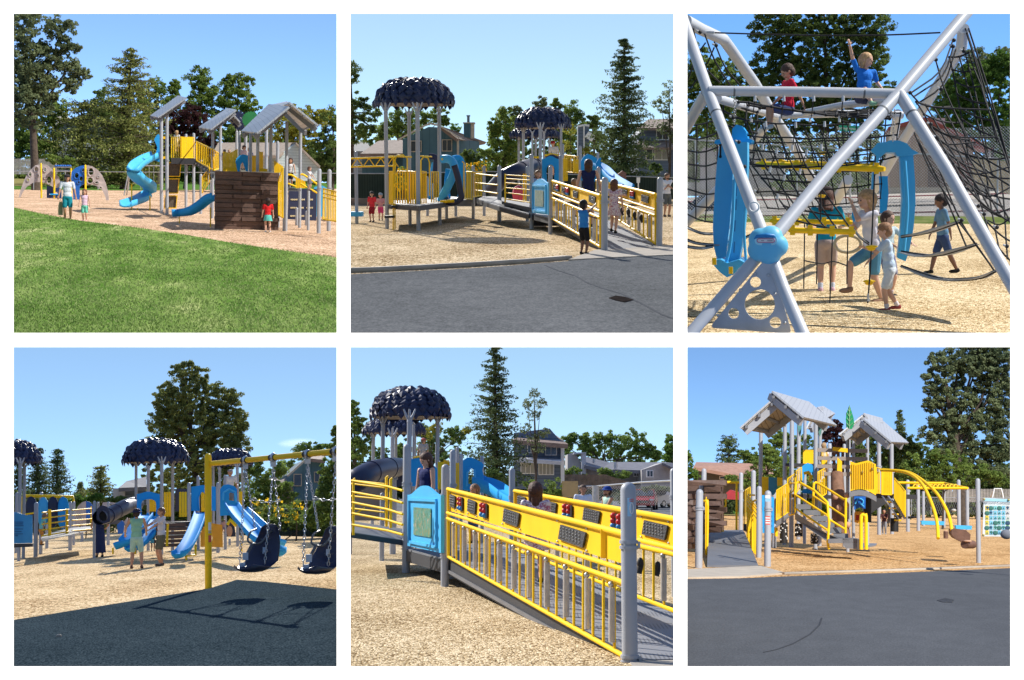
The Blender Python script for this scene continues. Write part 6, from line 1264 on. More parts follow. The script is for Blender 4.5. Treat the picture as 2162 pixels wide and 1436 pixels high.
for p in((1478,68,18.6),(1512,96,19.2),(2014,85,18.4),(2012,98,18.4),(2035,108,18.4),(1976,126,18.1),(1987,188,17.8),(1922,196,17.4),(1965,262,17.1),(1978,290,17.1),(1998,335,16.7),(2038,397,16.4),(2066,435,16.2),(2078,452,16.1),(2105,480,15.9),(2126,520,15.7),(1560,300,17.3),(1572,352,17),(1600,405,16.7),(1695,410,16.3),(1548,248,17.3),(2030,465,17)):
    m=MB(); m.ell(P_(*p),w.m(4.2,p[2]),8,6); T.part('rope_shackle',m,BLACK); m=ferr(p[0]-5,p[1]-2,p[2],1,.4,3.5,2.4); T.part('rope_end',m,WCON)
# hanging ties with pale ferrules under the cross beam
for i,x in enumerate((1594,1655,1718,1780)):
    rope([(x,206,17),(x-4,240,17.2),(x-8,258,17.4)],2.2); T.part('rope_end',ferr(x,208,16.9,0,1,6,3.2),WCON); T.part('rope_end',ferr(x-8,252,17.3,0,1,6,2.8),WCON)
for i,(x,y) in enumerate(((1617,262),(1680,264),(1741,262))): rope([(x,y,17.4),(x-4,y+30,17.4),(x-7,y+52,17.5)],2.2); T.part('rope_end',ferr(x,y,17.3,0,1,6,2.8),WCON); T.part('rope_end',ferr(x-7,y+48,17.4,0,1,6,2.8),WCON)
for x,y in((1640,318),(1703,322),(1656,375)): rope([(x,y,17.3),(x-8,y+20,17.3),(x-15,y+42,17.3)],2.2); T.part('rope_end',ferr(x,y,17.2,-.2,1,6,2.8),WCON); T.part('rope_end',ferr(x-14,y+40,17.2,-.2,1,6,2.8),WCON)
# hammock straps
GST=mat('grey_strap',(.33,.34,.35),.8,0,.15,5)
def strap(pts,hw,lab=None):
    ps=spline([P_(*p) for p in pts],4); mb=MB(); hwid=w.m(hw,ps[0].y); sc=[.15+.85*math.sin(math.pi*min(1,max(0,(i+.6)/len(ps)))) for i in range(len(ps))]
    mb.sweep(ps,[(-hwid*3.0,.01),(-hwid*3,-.01),(hwid*3,-.01),(hwid*3,.01)],scale=sc,smooth=False)
    T.part('strap_seat',mb,GST)
    for s in(-1,1): k_=MB(); k_.tube([p+V((0,s*hwid*.2,0))*0+V((0,0,s*.012)) for p in ps],.010,5); T.part('strap_cord',k_,ROPE)
strap([(1903,500,19),(1960,490,18.6),(2032,466,18)],6); strap([(1903,532,18.6),(1970,540,18),(2062,516,17)],8); strap([(1903,562,18.5),(1980,588,17.5),(2060,588,16.6),(2103,572,16.2)],5)
strap([(1446,478,19),(1480,492,19),(1512,494,19.2)],6); strap([(1446,505,18),(1480,515,18),(1540,515,18.2),(1598,490,18.4)],6); strap([(1446,520,17.5),(1480,524,17.5),(1505,520,17.6)],5); strap([(1800,480,18),(1815,500,18),(1835,515,18)],8)
# stepping rope with yellow discs
Dr=17.6; rope([(1848,330,18.2),(1843,450,17.9),(1838,560,17.6),(1832,640,17.4)],3.2,name='stepping_rope')
for x,y in((1840,521),(1835,594),(1737,322),(1736,413)):
    d=Dr if y>500 else 19; k_=12.5 if y>500 else 8; m=MB(); c=P_(x,y,d); r=w.m(k_,d); m.ell(c-V((0,0,.0)),(r,r*.8,r*.28),16,8); m.ell(c-V((0,0,r*.25)),(r*.7,r*.6,r*.42),14,8); T.part('yellow_disc',m,YEL)
T.part('rope_end',ferr(1833,628,17.4,0,1,8,2.5),WCON)
for x0,y0,x1,y1 in((1699,470,1697,610),(1726,480,1724,600),(1758,490,1752,640),(1790,500,1788,600),(1735,330,1732,470)): rope([(x0,y0,17),(x1,y1,17)],2.6)
m=MB(); m.tube([P_(1790+28*math.cos(a*.4),515+18*math.sin(a*.4),19) for a in range(16)],w.m(3.5,19),8,closed=True); T.part('tan_ring',m,mat('tan_ring_plastic',(.5,.42,.28),.6))
# chains
def chain(T,w,a,b,link=.035,r=.006,name='chain',m=None,sag=0):
    a=V(a);b=V(b); L=(b-a).length; n=max(2,int(L/(link*1.5))); mb=MB(); d=(b-a).normalized(); x,y=frame_of(d)
    for i in range(n):
        c=a.lerp(b,(i+.5)/n)-V((0,0,sag*4*((i+.5)/n)*(1-(i+.5)/n))); s=x if i%2 else y
        mb.tube([c+d*(link*math.cos(t*math.pi/3))+s*(link*.5*math.sin(t*math.pi/3)) for t in range(6)],r,4,closed=True)
    T.part(name,mb,m or CHAIN)
chain(T,w,P_(1552,205,17),P_(1550,262,17.5)); chain(T,w,P_(1889,230,17),P_(1885,298,17.5))
# ---------------- children
TEAL=(.01,.30,.45)
def dp(X,Yf,Yh,D): q=P_(X,Yf,D); return q,(w.up(q,Yh).z-q.z)
q=w.G(1744,618); h=w.up(q,408).z*1.06; person(w,q,h,math.pi-.05,'girl in teal t-shirt and beige shorts seen from behind between the yellow beams',shirt=TEAL,sleeve=.6,bottom=(.42,.33,.30),hair=(.10,.035,.02),hairlen=.45,shoe=(.55,.35,.42),socks=(.6,.65,.75),feet=[(.05,.02,0),(-.055,-.02,0)],hands=[(.13,-.2,.62),(-.13,-.22,.62)],lean=.18,nod=.35)
q=w.G(1842,640); h=w.up(q,400).z; person(w,q,h,-1.1,'blonde girl in white t-shirt stepping up beside the rope with yellow discs',shirt=(.70,.68,.74),sleeve=.5,bottom=(.10,.28,.42),hair=(.50,.30,.14),hairlen=.28,shoe=(.30,.18,.12),feet=[(.05,.06,.0),(-.04,-.20,.10)],hands=[(.02,-.20,.86),(-.05,-.19,.74)],poles=[(.6,.2,-1),(-.4,.2,-1)],lean=.12,kneep=[(.1,-1,.1),(-.05,-1,.4)])
q=w.G(1874,628); h=w.up(q,442).z*.98; person(w,q,h,.9,'dark haired girl standing behind the toddler near the blue arch',shirt=(.45,.55,.58),bottom=(.2,.2,.3),hair=(.09,.04,.025),hairlen=.4,socks=(.7,.6,.65),hands=[(.12,-.25,.62),(-.12,-.2,.6)])
q=w.G(1878,658); h=w.up(q,470).z; person(w,q,h,-1.5,'toddler in pale blue shirt and white shorts reaching for the rope in front',shirt=(.50,.62,.76),sleeve=.5,bottom=(.62,.68,.74),hair=(.28,.14,.065),shoe=(.28,.06,.06),socks=(.75,.7,.72),hands=[(.03,-.26,.72),(-.06,-.28,.50)],feet=[(.04,-.03,0),(-.05,.10,.02)],poles=[(.3,.3,-1),(-.3,.3,-1)],lean=.12,skin=SKIN,nod=.1)
q=w.G(1990,580); h=w.up(q,410).z; person(w,q,h,-1.35,'boy in blue checked shirt and denim shorts walking on the lowest strap at right',shirt=(.12,.24,.36),sleeve=.5,bottom=(.04,.07,.16),hair=(.018,.01,.008),skin=SKIND,shoe=(.015,.015,.02),feet=[(.03,.17,.02),(-.03,-.14,0)],hands=[(.16,.05,.50),(-.12,-.12,.50)],lean=.05,nod=.25)
# two boys on the upper net (seated)
q,h=dp(1672,262,140,18.6); h=1.15; base=P_(1664,232,18.6)-V((0,0,.47*h)); person(w,base,h,-1.2,'boy in red shirt sitting on the upper net left of centre',shirt=(.60,.02,.05),sleeve=.4,bottom=(.05,.07,.18),hair=(.06,.03,.02),skin=SKINT,feet=[(.05,-.23,.25),(-.05,-.23,.25)],hands=[(.16,.14,.50),(-.12,-.14,.55)],kneep=[(0,-1,.6),(0,-1,.6)],nod=.45,shoe=(.4,.48,.55))
base=P_(1822,208,18.8)-V((0,0,.47*1.15)); person(w,base,1.15,.6,'blonde boy in bright blue t-shirt on the upper net with one arm raised high',shirt=(.02,.18,.65),sleeve=.5,bottom=(.05,.06,.12),hair=(.50,.30,.14),hairlen=.05,feet=[(.12,-.3,.30),(-.12,-.34,.36)],hands=[(.22,-.06,.58),(-.24,-.04,1.16)],poles=[(.5,.5,-.5),(-.6,.3,0)],kneep=[(.3,-1,.5),(-.3,-1,.5)],side=.10,shoe=(.25,.45,.30),headturn=.5)
# ================================================================ view 4: swing frame, slides and mushroom canopies
w=P4
CH4=mat_chips('woodchips_gold',(.24,.14,.06),(.74,.52,.29),(.96,.78,.50)); base_ground(w,CH4,'ground'); w.zoom(0,0,1)
RUB=mat_ground('rubber_surface',((.012,.022,.028),(.038,.056,.068),(.085,.115,.13)),.3,10,40,.45,.5,1.0,(.2,.2,.8)); RUB.node_tree.nodes['Principled BSDF'].inputs['Specular IOR Level'].default_value=0
sheet(w,'ground',[(16,1311),(440,1243),(500,1224),(560,1228),(724,1246),(724,1480),(16,1480)],.02,RUB)
w.zoom(30,900,.2368)
m=MB(); m.plate([w.P(x,y,88) for x,y in((-60,860),(-60,830),(1200,840),(2900,850),(2900,885),(1200,880))],(0,.3,0)); solo(w,'edging_board',m,mat('timber_edge',(.20,.15,.12),.9),'timber edging at the far side of the woodchips behind the slides','edging')
# trees
treeline(w,1030,1092,150,LD,'dark far trees closing the swing view'); treeline(w,985,1092,140,LD,'dark wood behind the slides and canopies',300,724,11)
conifer(w,(385,720),120,200,165,LN,'broad dark pine left of centre behind the overhead bars',leaf=2.8,dens=1.2,trunk=7,name='pine_tree',prof=lambda t:.1+.9*min(1,t*1.3),rag=.45)
conifer(w,(215,720),115,200,130,LN,'dark pine right beside the left edge canopy',leaf=2.8,dens=1.2,trunk=7,name='pine_tree',prof=lambda t:.15+.85*min(1,t*1.4),rag=.45)
conifer(w,(40,720),118,300,120,LN,'dark pine behind the leftmost canopy posts',leaf=2.8,dens=1.2,trunk=6,name='pine_tree')
conifer(w,(770,760),110,365,130,LNB,'shorter dark pine between the two pines and the grey roofed house',leaf=2.8,dens=1.3,trunk=7,name='pine_tree',prof=lambda t:.2+.8*min(1,t*1.8),rag=.45)
conifer(w,(590,760),140,500,60,LP,'small pale pine far behind the walkway',leaf=2.8,dens=1,trunk=4,name='pine_tree')
broadleaf(w,(640,800),90,[(660,640,90,45),(560,660,60,40),(480,680,60,50),(740,640,50,40),(600,720,150,50)],LB,'bright green bushes behind the tube slide',leaf=3,dens=1.2,trunk=2,name='bush',cat='bush')
broadleaf(w,(100,800),95,[(60,660,130,90),(260,700,150,90),(440,720,120,80),(880,690,80,60),(960,660,60,30),(60,780,150,70),(350,790,150,60)],LD,'dark hedge mass behind the left walkway',leaf=3,dens=1.3,trunk=2,name='hedge',cat='hedge')
w.zoom(0,0,1)
broadleaf(w,(420,1080),105,[(385,790,28,38),(425,800,22,30),(350,840,30,40),(400,850,70,50),(460,850,35,45),(495,850,25,30),(345,890,38,40),(410,900,90,50),(480,900,40,45),(430,950,95,45),(340,940,35,30),(500,945,30,35),(400,990,100,35),(470,1000,60,40),(505,890,20,30),(415,1035,100,35)],LNB,'huge olive green tree rising behind the middle canopy and slides',leaf=3.1,dens=1.4,trunk=14)
broadleaf(w,(560,1080),95,[(560,1005,30,25),(590,990,22,22),(545,1040,40,30),(590,1040,40,30),(555,1070,40,20),(540,985,22,20)],LG,'green trees left of the blue house behind the swing chains',leaf=3,dens=1.3,trunk=4)
broadleaf(w,(650,1060),130,[(635,955,25,20),(660,945,20,14),(680,950,20,20),(610,985,18,18)],LG,'tree tops behind the blue house roof',leaf=3,dens=1.3,trunk=4)
broadleaf(w,(700,1110),62,[(700,960,18,45),(705,1010,35,50),(690,1040,28,40),(700,1080,50,35),(660,1095,30,25),(712,920,12,25)],LG,'leafy dark green shrub tree at the right edge over the swings',leaf=3.2,dens=1.5,trunk=5)
broadleaf(w,(600,1120),66,[(650,1105,60,22),(560,1105,40,22),(610,1100,50,20),(690,1110,30,22)],LD,'dark hedge below the flowering bushes behind the swings',leaf=2.8,dens=1.5,trunk=2,name='hedge',cat='hedge')
flowers(w,565,1075,64,32,24,'yellow flowering bush chains',22); flowers(w,625,1082,64,32,24,'yellow flowering bush below the blue house behind the swings',22)
m=MB(); m.tube([w.P(510,1073,68),w.P(730,1076,68)],.03,6); 
T=Thing(w,'windscreen_fence','dark screened chain link fence behind the flowering bushes','fence',w.G(620,1120)); T.part('top_rail',m,CHAIN); m=MB(); m.plate([w.P(x,y,68.3) for x,y in((500,1130),(500,1074),(730,1077),(730,1135))],(0,.05,0)); T.part('screen',m,DKF)
# houses
w.zoom(370,900,.2368); D=100
T=Thing(w,'blue_house','blue two storey house with tan trim behind the swing chains','house',w.P(1140,680,D))
BH4=mat_lines('mid_blue_boards',(.05,.10,.13),(.085,.17,.22),'X',1.6,.05)
m=MB(); m.plate([w.P(x,y,D) for x,y in((1015,660),(1015,430),(1180,290),(1330,290),(1330,660))],(0,9,0)); m.plate([w.P(x,y,D-1) for x,y in((850,680),(850,560),(1015,550),(1015,680))],(0,6,0)); T.part('wall',m,BH4)
m=MB(); m.slab([w.P(795,560,D-2),w.P(1020,552,D-2),w.P(1010,455,D+3),w.P(880,500,D+3)],.25); m.slab([w.P(1180,285,D-1),w.P(1340,300,D-1),w.P(1340,255,D+7),w.P(1190,262,D+7)],.25); T.part('roof',m,SHB)
m=MB(); m.plate([w.P(x,y,D-1) for x,y in((995,440),(1180,275),(1200,275),(1200,292),(1184,292),(1010,450))],(0,.4,0)); T.part('gable_trim',m,TRB)
window(T,w,1055,425,1128,535,D,1); window(T,w,1238,405,1290,500,D,1); window(T,w,900,565,940,635,D-1.1,1)
m=MB(); m.plate([w.P(x,y,D-4) for x,y in((962,690),(962,505),(1040,505),(1060,600),(1060,690))],(0,.3,0)); T.part('wood_screen',m,mat('grey_brown_boards',(.20,.15,.12),.9,0,.3,3))
T=Thing(w,'brown_roof_house','brown shingle roof house half behind the blue house','house',w.P(850,600,D+12)); m=MB(); m.slab([w.P(780,530,D+10),w.P(960,510,D+10),w.P(950,455,D+14),w.P(840,465,D+14)],.25); T.part('roof',m,SHB); m=MB(); m.plate([w.P(x,y,D+12) for x,y in((800,620),(800,525),(950,515),(950,620))],(0,3,0)); T.part('wall',m,BH4)
w.zoom(30,900,.2368); D=110
T=Thing(w,'grey_roof_house','grey roofed house with pale garage behind the tube slide','house',w.P(1000,640,D)); m=MB(); m.slab([w.P(930,550,D-2),w.P(1180,540,D-2),w.P(1180,450,D+6),w.P(1000,490,D+6)],.3); T.part('roof',m,GSH)
m=MB(); m.plate([w.P(x,y,D) for x,y in((985,700),(985,548),(1180,540),(1180,700))],(0,6,0)); T.part('wall',m,SBH); m=MB(); m.plate([w.P(x,y,D-1) for x,y in((880,700),(880,555),(985,552),(985,700))],(0,3,0)); T.part('garage_wall',m,mat('pale_garage',(.42,.42,.42),.8))
# ---------------- left walkway
T=Thing(w,'walkway','sloping grey walkway with yellow side rails, blue notice panel and grey posts at the left','walkway',w.G(490,1108))
for x,yb,yt,r,cl in((18,1130,590,15,()),(190,1167,677,17,()),(235,1142,585,15,(1035,)),(290,1090,672,13,()),(498,1108,672,15,(985,)),(530,1060,670,11,()),(604,1030,700,11,()),(838,1060,672,13,())): post(T,w,x,yb,yt,r,clamps=cl)
for x,yt,d_ in((713,665,50),(745,672,54)): post(T,w,x,1050,yt,12,D=d_)
m=MB(); m.plate([w.P(240,1005,47),w.P(500,955,50),w.P(720,905,56),w.P(700,890,62),w.P(520,905,60),w.P(250,965,53)],(0,0,-.05)); T.part('deck',m,DECK)
m=MB(); m.plate([w.P(240,1007,46.9),w.P(500,955,49.9),w.P(510,968,49.9),w.P(250,1028,46.9)],(0,.1,0)); m.plate([w.P(500,950,50),w.P(720,908,56),w.P(720,922,56),w.P(510,965,50)],(0,.1,0)); T.part('deck_edge',m,DARKM)
for k_ in range(5):
    y=748+k_*46; m=MB(); m.tube([w.P(250,y+22+k_*6,47.5),w.P(485,y-5+k_*3,50)],.026,6); T.part('side_rail',m,YEL); m=MB(); m.tube([w.P(515,y+0,50.5),w.P(690,y-14,55)],.024,6); T.part('side_rail',m,YEL)
for x,y0,y1,d_ in((310,740,980,48),(322,740,975,48.2),(465,735,965,49.8),(475,735,965,50),(685,712,900,55)): m=MB(); m.tube([w.P(x,y1,d_),w.P(x,y0,d_)],.03,6); T.part('rail_upright',m,YEL)
m=MB(); m.tube([w.P(100,785,46),w.P(172,775,46)],.03,6); T.part('side_rail',m,YEL)
m=MB(); m.plate([w.P(x,y,46) for x,y in((-70,1045),(-70,765),(0,765),(30,768),(70,785),(100,790),(160,792),(163,1042))],(0,.07,0)); nb=T.part('notice_panel',m,mat('notice_blue',(.03,.26,.55),.5))
xd=(w.P(160,900,46)-w.P(0,900,46)).normalized()
for y,x1_ in((855,82),(871,78),(887,84),(916,80),(938,66),(960,78)):
    b_=MB(); b_.beam(w.P(-40,y,45.98),w.P(x1_,y,45.98),.01,w.m(7,46)); T.part('printed_line',b_,mat('dark_blue_ink',(.012,.12,.30)),nb)
b_=MB(); b_.beam(w.P(8,975,45.98),w.P(34,975,45.98),.01,w.m(12,46)); T.part('printed_line',b_,mat('dark_blue_ink',(.012,.12,.30)),nb)
m=MB(); m.plate([w.P(-70,1047,46),w.P(165,1047,46),w.P(165,1075,46),w.P(-70,1085,46)],(0,.4,0)); T.part('deck_edge',m,DARKM)
T=Thing(w,'overhead_bars','yellow overhead frame with navy and blue hanging paddles behind the walkway','overhead frame',w.G(60,1050))
m=MB(); m.tube([w.P(65,960,56),w.P(68,640,56),w.P(85,622,56),w.P(300,624,56),w.P(525,630,56),w.P(528,670,56)],.06,8); T.part('frame',m,YEL)
for x,y0,y1,mm_ in((150,620,880,NAVY),(258,630,900,BLUEL),(345,620,905,NAVY),(436,620,915,BLUE)):
    m=MB(); a_=w.P(x,y0,56);b_=w.P(x,y1,56); m.ell((a_+b_)/2,(.24,.14,(a_-b_).length/2),12,14); m.ell(a_-V((0,0,.25)),(.13,.1,.28),10,8); T.part('paddle',m,mm_)
# ---------------- canopies
T=Thing(w,'left_mushroom_shelter','dark blue leaf canopy on grey posts cut by the left edge of the swing view','shelter',w.P(45,1000,52)); D=52; cc=w.P(-30,325,D); canopy(T,w,cc,w.m(240,D),w.m(185,D),21,150)
for x,d_,r in((45,50,14),(85,53,13),(-40,50,14)): q=w.P(x,900,d_); canopy_post(T,w,q,cc.z+.03,w.m(r,d_))
T=Thing(w,'play_structure','large play tower with three slides, blue arch panels, black tube slide and mushroom canopies','play structure',w.P(1300,1080,52))
D=54; cc=w.P(1262,318,D); canopy(T,w,cc,w.m(272,D),w.m(195,D),22,170)
for x,d_,r in((1085,54,12),(1195,57,13),(1315,51.5,14),(1412,54,13)): q=w.P(x,900,d_); canopy_post(T,w,q,cc.z+.03,w.m(r,d_))
w.zoom(370,900,.2368); D=62; cc=w.P(490,345,D); canopy(T,w,cc,w.m(190,D),w.m(140,D),23,130)
for x,d_,r in((343,62,10),(398,64,11),(556,60,13),(600,63,10)): q=w.P(x,900,d_); canopy_post(T,w,q,cc.z+.03,w.m(r,d_))
for x,yb,yt,r in((382,1128,500,15),(447,1100,432,13),(556,1072,520,11),(205,1100,440,13)): post(T,w,x,yb,yt,r)
post(T,w,123,1050,503,15,D=50); post(T,w,485,1060,1000,10)
w.zoom(30,900,.2368)
cl=spline([w.P(1090,690,55),w.P(1000,715,53),w.P(900,765,51),w.P(830,800,50),w.P(760,815,49)],6); k=w.m(58,52); m=MB(); m.tube(cl,[k*1.15-(k*.15)*i/(len(cl)-1) for i in range(len(cl))],22,cap=False); ts_=T.part('tube_slide',m,NAVY)
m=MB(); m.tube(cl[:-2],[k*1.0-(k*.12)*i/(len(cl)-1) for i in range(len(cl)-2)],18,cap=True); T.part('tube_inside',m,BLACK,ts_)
for i in(6,12,18): t=(cl[i+1]-cl[i]).normalized(); m=MB(); m.tube([cl[i]-t*.05,cl[i]+t*.05],k*1.13,22); T.part('slide_collar',m,NAVY,ts_)
m=MB(); m.plate([w.P(x,y,48.6) for x,y in((735,830),(735,740),(760,715),(795,705),(830,720),(850,760),(855,850),(800,870))],(0,.2,0),[circ(w,795,800,48.6,40,48,16)]); T.part('tube_mouth',m,NAVY)
arch_panel(T,w,1093,1298,582,800,48,BLUE,.10,(.20,.84,.35),'blue_arch_panel'); w.zoom(370,900,.2368)
arch_panel(T,w,143,362,525,755,47,BLUE,.06,(.32,.60,.30),'blue_arch_panel')
m=MB(); m.plate([w.P(x,y,46) for x,y in((400,800),(402,560),(430,525),(470,517),(520,530),(552,560),(555,720),(520,790))],(0,.2,0),[[w.P(x,y,46) for x,y in((480,660),(480,600),(495,590),(525,600),(525,665))]]); hd=T.part('slide_hood',m,BLUE); m=MB(); m.tube([w.P(x,y,45.9) for x,y in((425,660),(430,590),(480,560),(530,585),(540,680))],w.m(9,46),8); T.part('hood_rim',m,BLUEL,hd)
def slide(T,w,pts,wd,name='slide',m=BLUE,up=.8,n=6,nvec=None):
    cl=spline([w.P(*p) for p in pts],n); k=w.m(wd,pts[len(pts)//2][2]); mb=MB(); mb.sweep(cl,[(-k,k*up),(-k*1.18,k*up),(-k*1.18,-.04),(-k*.6,-.13),(k*.6,-.13),(k*1.18,-.04),(k*1.18,k*up),(k,k*up),(k*.8,0),(-k*.8,0)]); return T.part(name,mb,m)
slide(T,w,[(500,700,45),(560,790,42),(640,880,39),(720,970,37.5),(800,1040,37),(870,1095,37),(920,1115,37.5)],62,up=.55)
slide(T,w,[(600,740,49),(700,830,47),(820,940,46),(900,1010,45.5),(975,1045,45.5)],42,up=.6,m=BLUEL)
slide(T,w,[(225,770,44),(200,850,42.5),(160,950,41),(110,1050,39.8),(60,1115,39.2),(10,1140,39)],48,up=.5)
m=MB(); m.tube([w.P(100,1195,39.4),w.P(95,1160,39.4),w.P(170,1150,40)],.03,6); m.tube([w.P(180,1150,40.3),w.P(182,1060,40.5)],.035,6); T.part('slide_leg',m,YEL)
for x,yb,yt in((592,1140,960),(600,1020,955)): post(T,w,x,yb,yt,6,m=YEL)
slats(T,w,35,105,808,588,588,49,3); slats(T,w,568,600,740,585,585,50,2); slats(T,w,232,262,760,592,592,50,2)
m=MB(); m.plate([w.P(x,y,44) for x,y in((225,1075),(225,960),(250,900),(330,865),(420,880),(425,1080))],(0,.1,0),[circ(w,300,1000,44,32,50,12)]); T.part('orange_panel',m,mat('orange_yellow_plastic',(.80,.36,.02),.5))
m=MB(); m.plate([w.P(x,y,48) for x,y in((460,985),(455,880),(490,850),(530,900),(540,985))],(0,.1,0)); T.part('navy_panel',m,NAVY); m=MB(); m.ell(w.P(483,935,47.9),(w.m(26,48),.05,w.m(46,48)),14,10); T.part('face_panel',m,mat('tan_face_panel',(.45,.25,.16),.6)); m=MB(); m.tube([w.P(465,880,47.5),w.P(490,835,47.5),w.P(545,890,47.5)],.07,6); T.part('yellow_rim',m,YEL)
m=MB(); m.plate([w.P(x,y,51) for x,y in((0,760),(0,560),(40,555),(110,560),(110,760))],(0,.1,0)); T.part('navy_panel',m,NAVY)
w.zoom(30,900,.2368)
slide(T,w,[(1180,790,46),(1130,850,44.5),(1050,960,43.5),(980,1030,43),(900,1065,43)],52,up=.45); slide(T,w,[(1270,820,46.5),(1235,890,45.5),(1180,980,44.5),(1120,1040,44),(1040,1085,43.5)],52,up=.45)
m=MB(); m.plate([w.P(x,y,47) for x,y in((1060,830),(1080,790),(1170,800),(1190,765),(1210,800),(1280,805),(1285,850),(1200,860))],(0,.3,0)); T.part('slide_top',m,BLUE)
for x in(880,1080): m=MB(); m.tube([w.P(x,1140,43.3),w.P(x,1085,43.3)],.03,6); T.part('slide_leg',m,YEL)
slats(T,w,1335,1400,805,590,590,50,3); slats(T,w,1205,1265,760,620,620,52,4)
for i in range(6): 
    m=MB(); m.box(w.P(1390+(i%2)*14,880+i*36,45),(1.0,.5,w.m(26,45))); T.part('stacked_log_step',m,BRN)
m=MB(); m.plate([w.P(x,y,44) for x,y in((1350,1070),(1360,870),(1380,870),(1372,1070))],(0,.1,0)); T.part('yellow_upright',m,YEL)
m=MB(); m.box(w.P(1425,880,47),(2.2,1.5,.2)); T.part('deck',m,DARKM)
# climbers seen far behind
T=Thing(w,'web_climber','stone grey and blue curved climber seen far behind the walkway rails','climber',w.P(620,960,70)); D=70
web(T,w,D,[(545,960),(545,760),(570,710),(610,675),(640,668),(640,900),(600,960)],[(590,830,12,16),(585,895,10,12)],STONE)
web(T,w,D,[(640,840),(640,668),(680,680),(710,720),(710,800)],[],ROYAL); web(T,w,D+1,[(780,720),(790,680),(850,675),(930,690),(930,760)],[(860,700,10,8)],STONE)
web(T,w,60,[(925,960),(915,880),(960,840),(985,860),(975,955)],[],ROYAL); web(T,w,60,[(975,860),(1010,810),(1030,870),(1010,900)],[],STONE)
# ---------------- swings
w.zoom(0,0,1)
T=Thing(w,'swing_set','tall yellow swing frame post with long crossbar at the edge of the rubber surface','swing frame',w.G(440,1243))
Dp=w.D(440,1243); q=w.G(440,1243); t=w.up(q,957); m=MB(); m.post(q,V((q.x,q.y,t.z)),w.m(7,Dp),20); T.part('post',m,YEL)
B0=w.P(445,979,Dp); B1=w.P(711,953,22.9); B2=B0+(B1-B0)*1.03; m=MB(); m.tube([B0,B2],w.m(5.2,Dp),16); T.part('crossbar',m,YEL)
for y0,y1,mm_ in((1103,1120,WHITE),(1122,1126,TRB),(1130,1145,STR)): 
    m=MB(); r_=w.m(7,Dp)*1.02; vs=[]
    for yy in(y0,y1):
        z=w.P(440,yy,Dp).z
        for i in range(9): an=-.0+.95*i/8; vs.append(V((q.x+math.sin(an)*r_,q.y-math.cos(an)*r_,z)))
    m.add(vs,[(i,i+1,i+10,i+9) for i in range(8)],True); T.part('sticker',m,mm_)
def onbar(x):
    best=min((abs(w.proj(B0.lerp(B2,t/400))[0]-x),t/400) for t in range(401))[1]; return B0.lerp(B2,best)
for x in(518,577,649,708):
    c=onbar(x); d=(B1-B0).normalized(); m=MB(); m.tube([c-d*.10,c+d*.10],w.m(6.6,Dp),14); hg=T.part('bar_clamp',m,BLACK); m=MB(); m.box(c-V((0,0,.10)),(.10,.10,.14)); m.ell(c+V((0,-.05,0)),(.07,.06,.09),8,6); T.part('hanger',m,CHAIN,hg)
def swing(label,P4s,outline,D,bar,hang,grp):
    T=Thing(w,'bucket_swing',label,'swing seat',w.P(outline[0][0],1300,D),grp)
    k=w.m(1,D)
    m=MB(); ps=[w.P(x,y,D) for x,y in outline]; m.plate(ps,(0,.12,0)); B=T.part('back_shell',m,NAVY)
    m=MB(); m.tube([p+V((0,-.02,0)) for p in ps],.045,8,closed=True); T.part('shell_rim',m,NAVY,B)
    return T
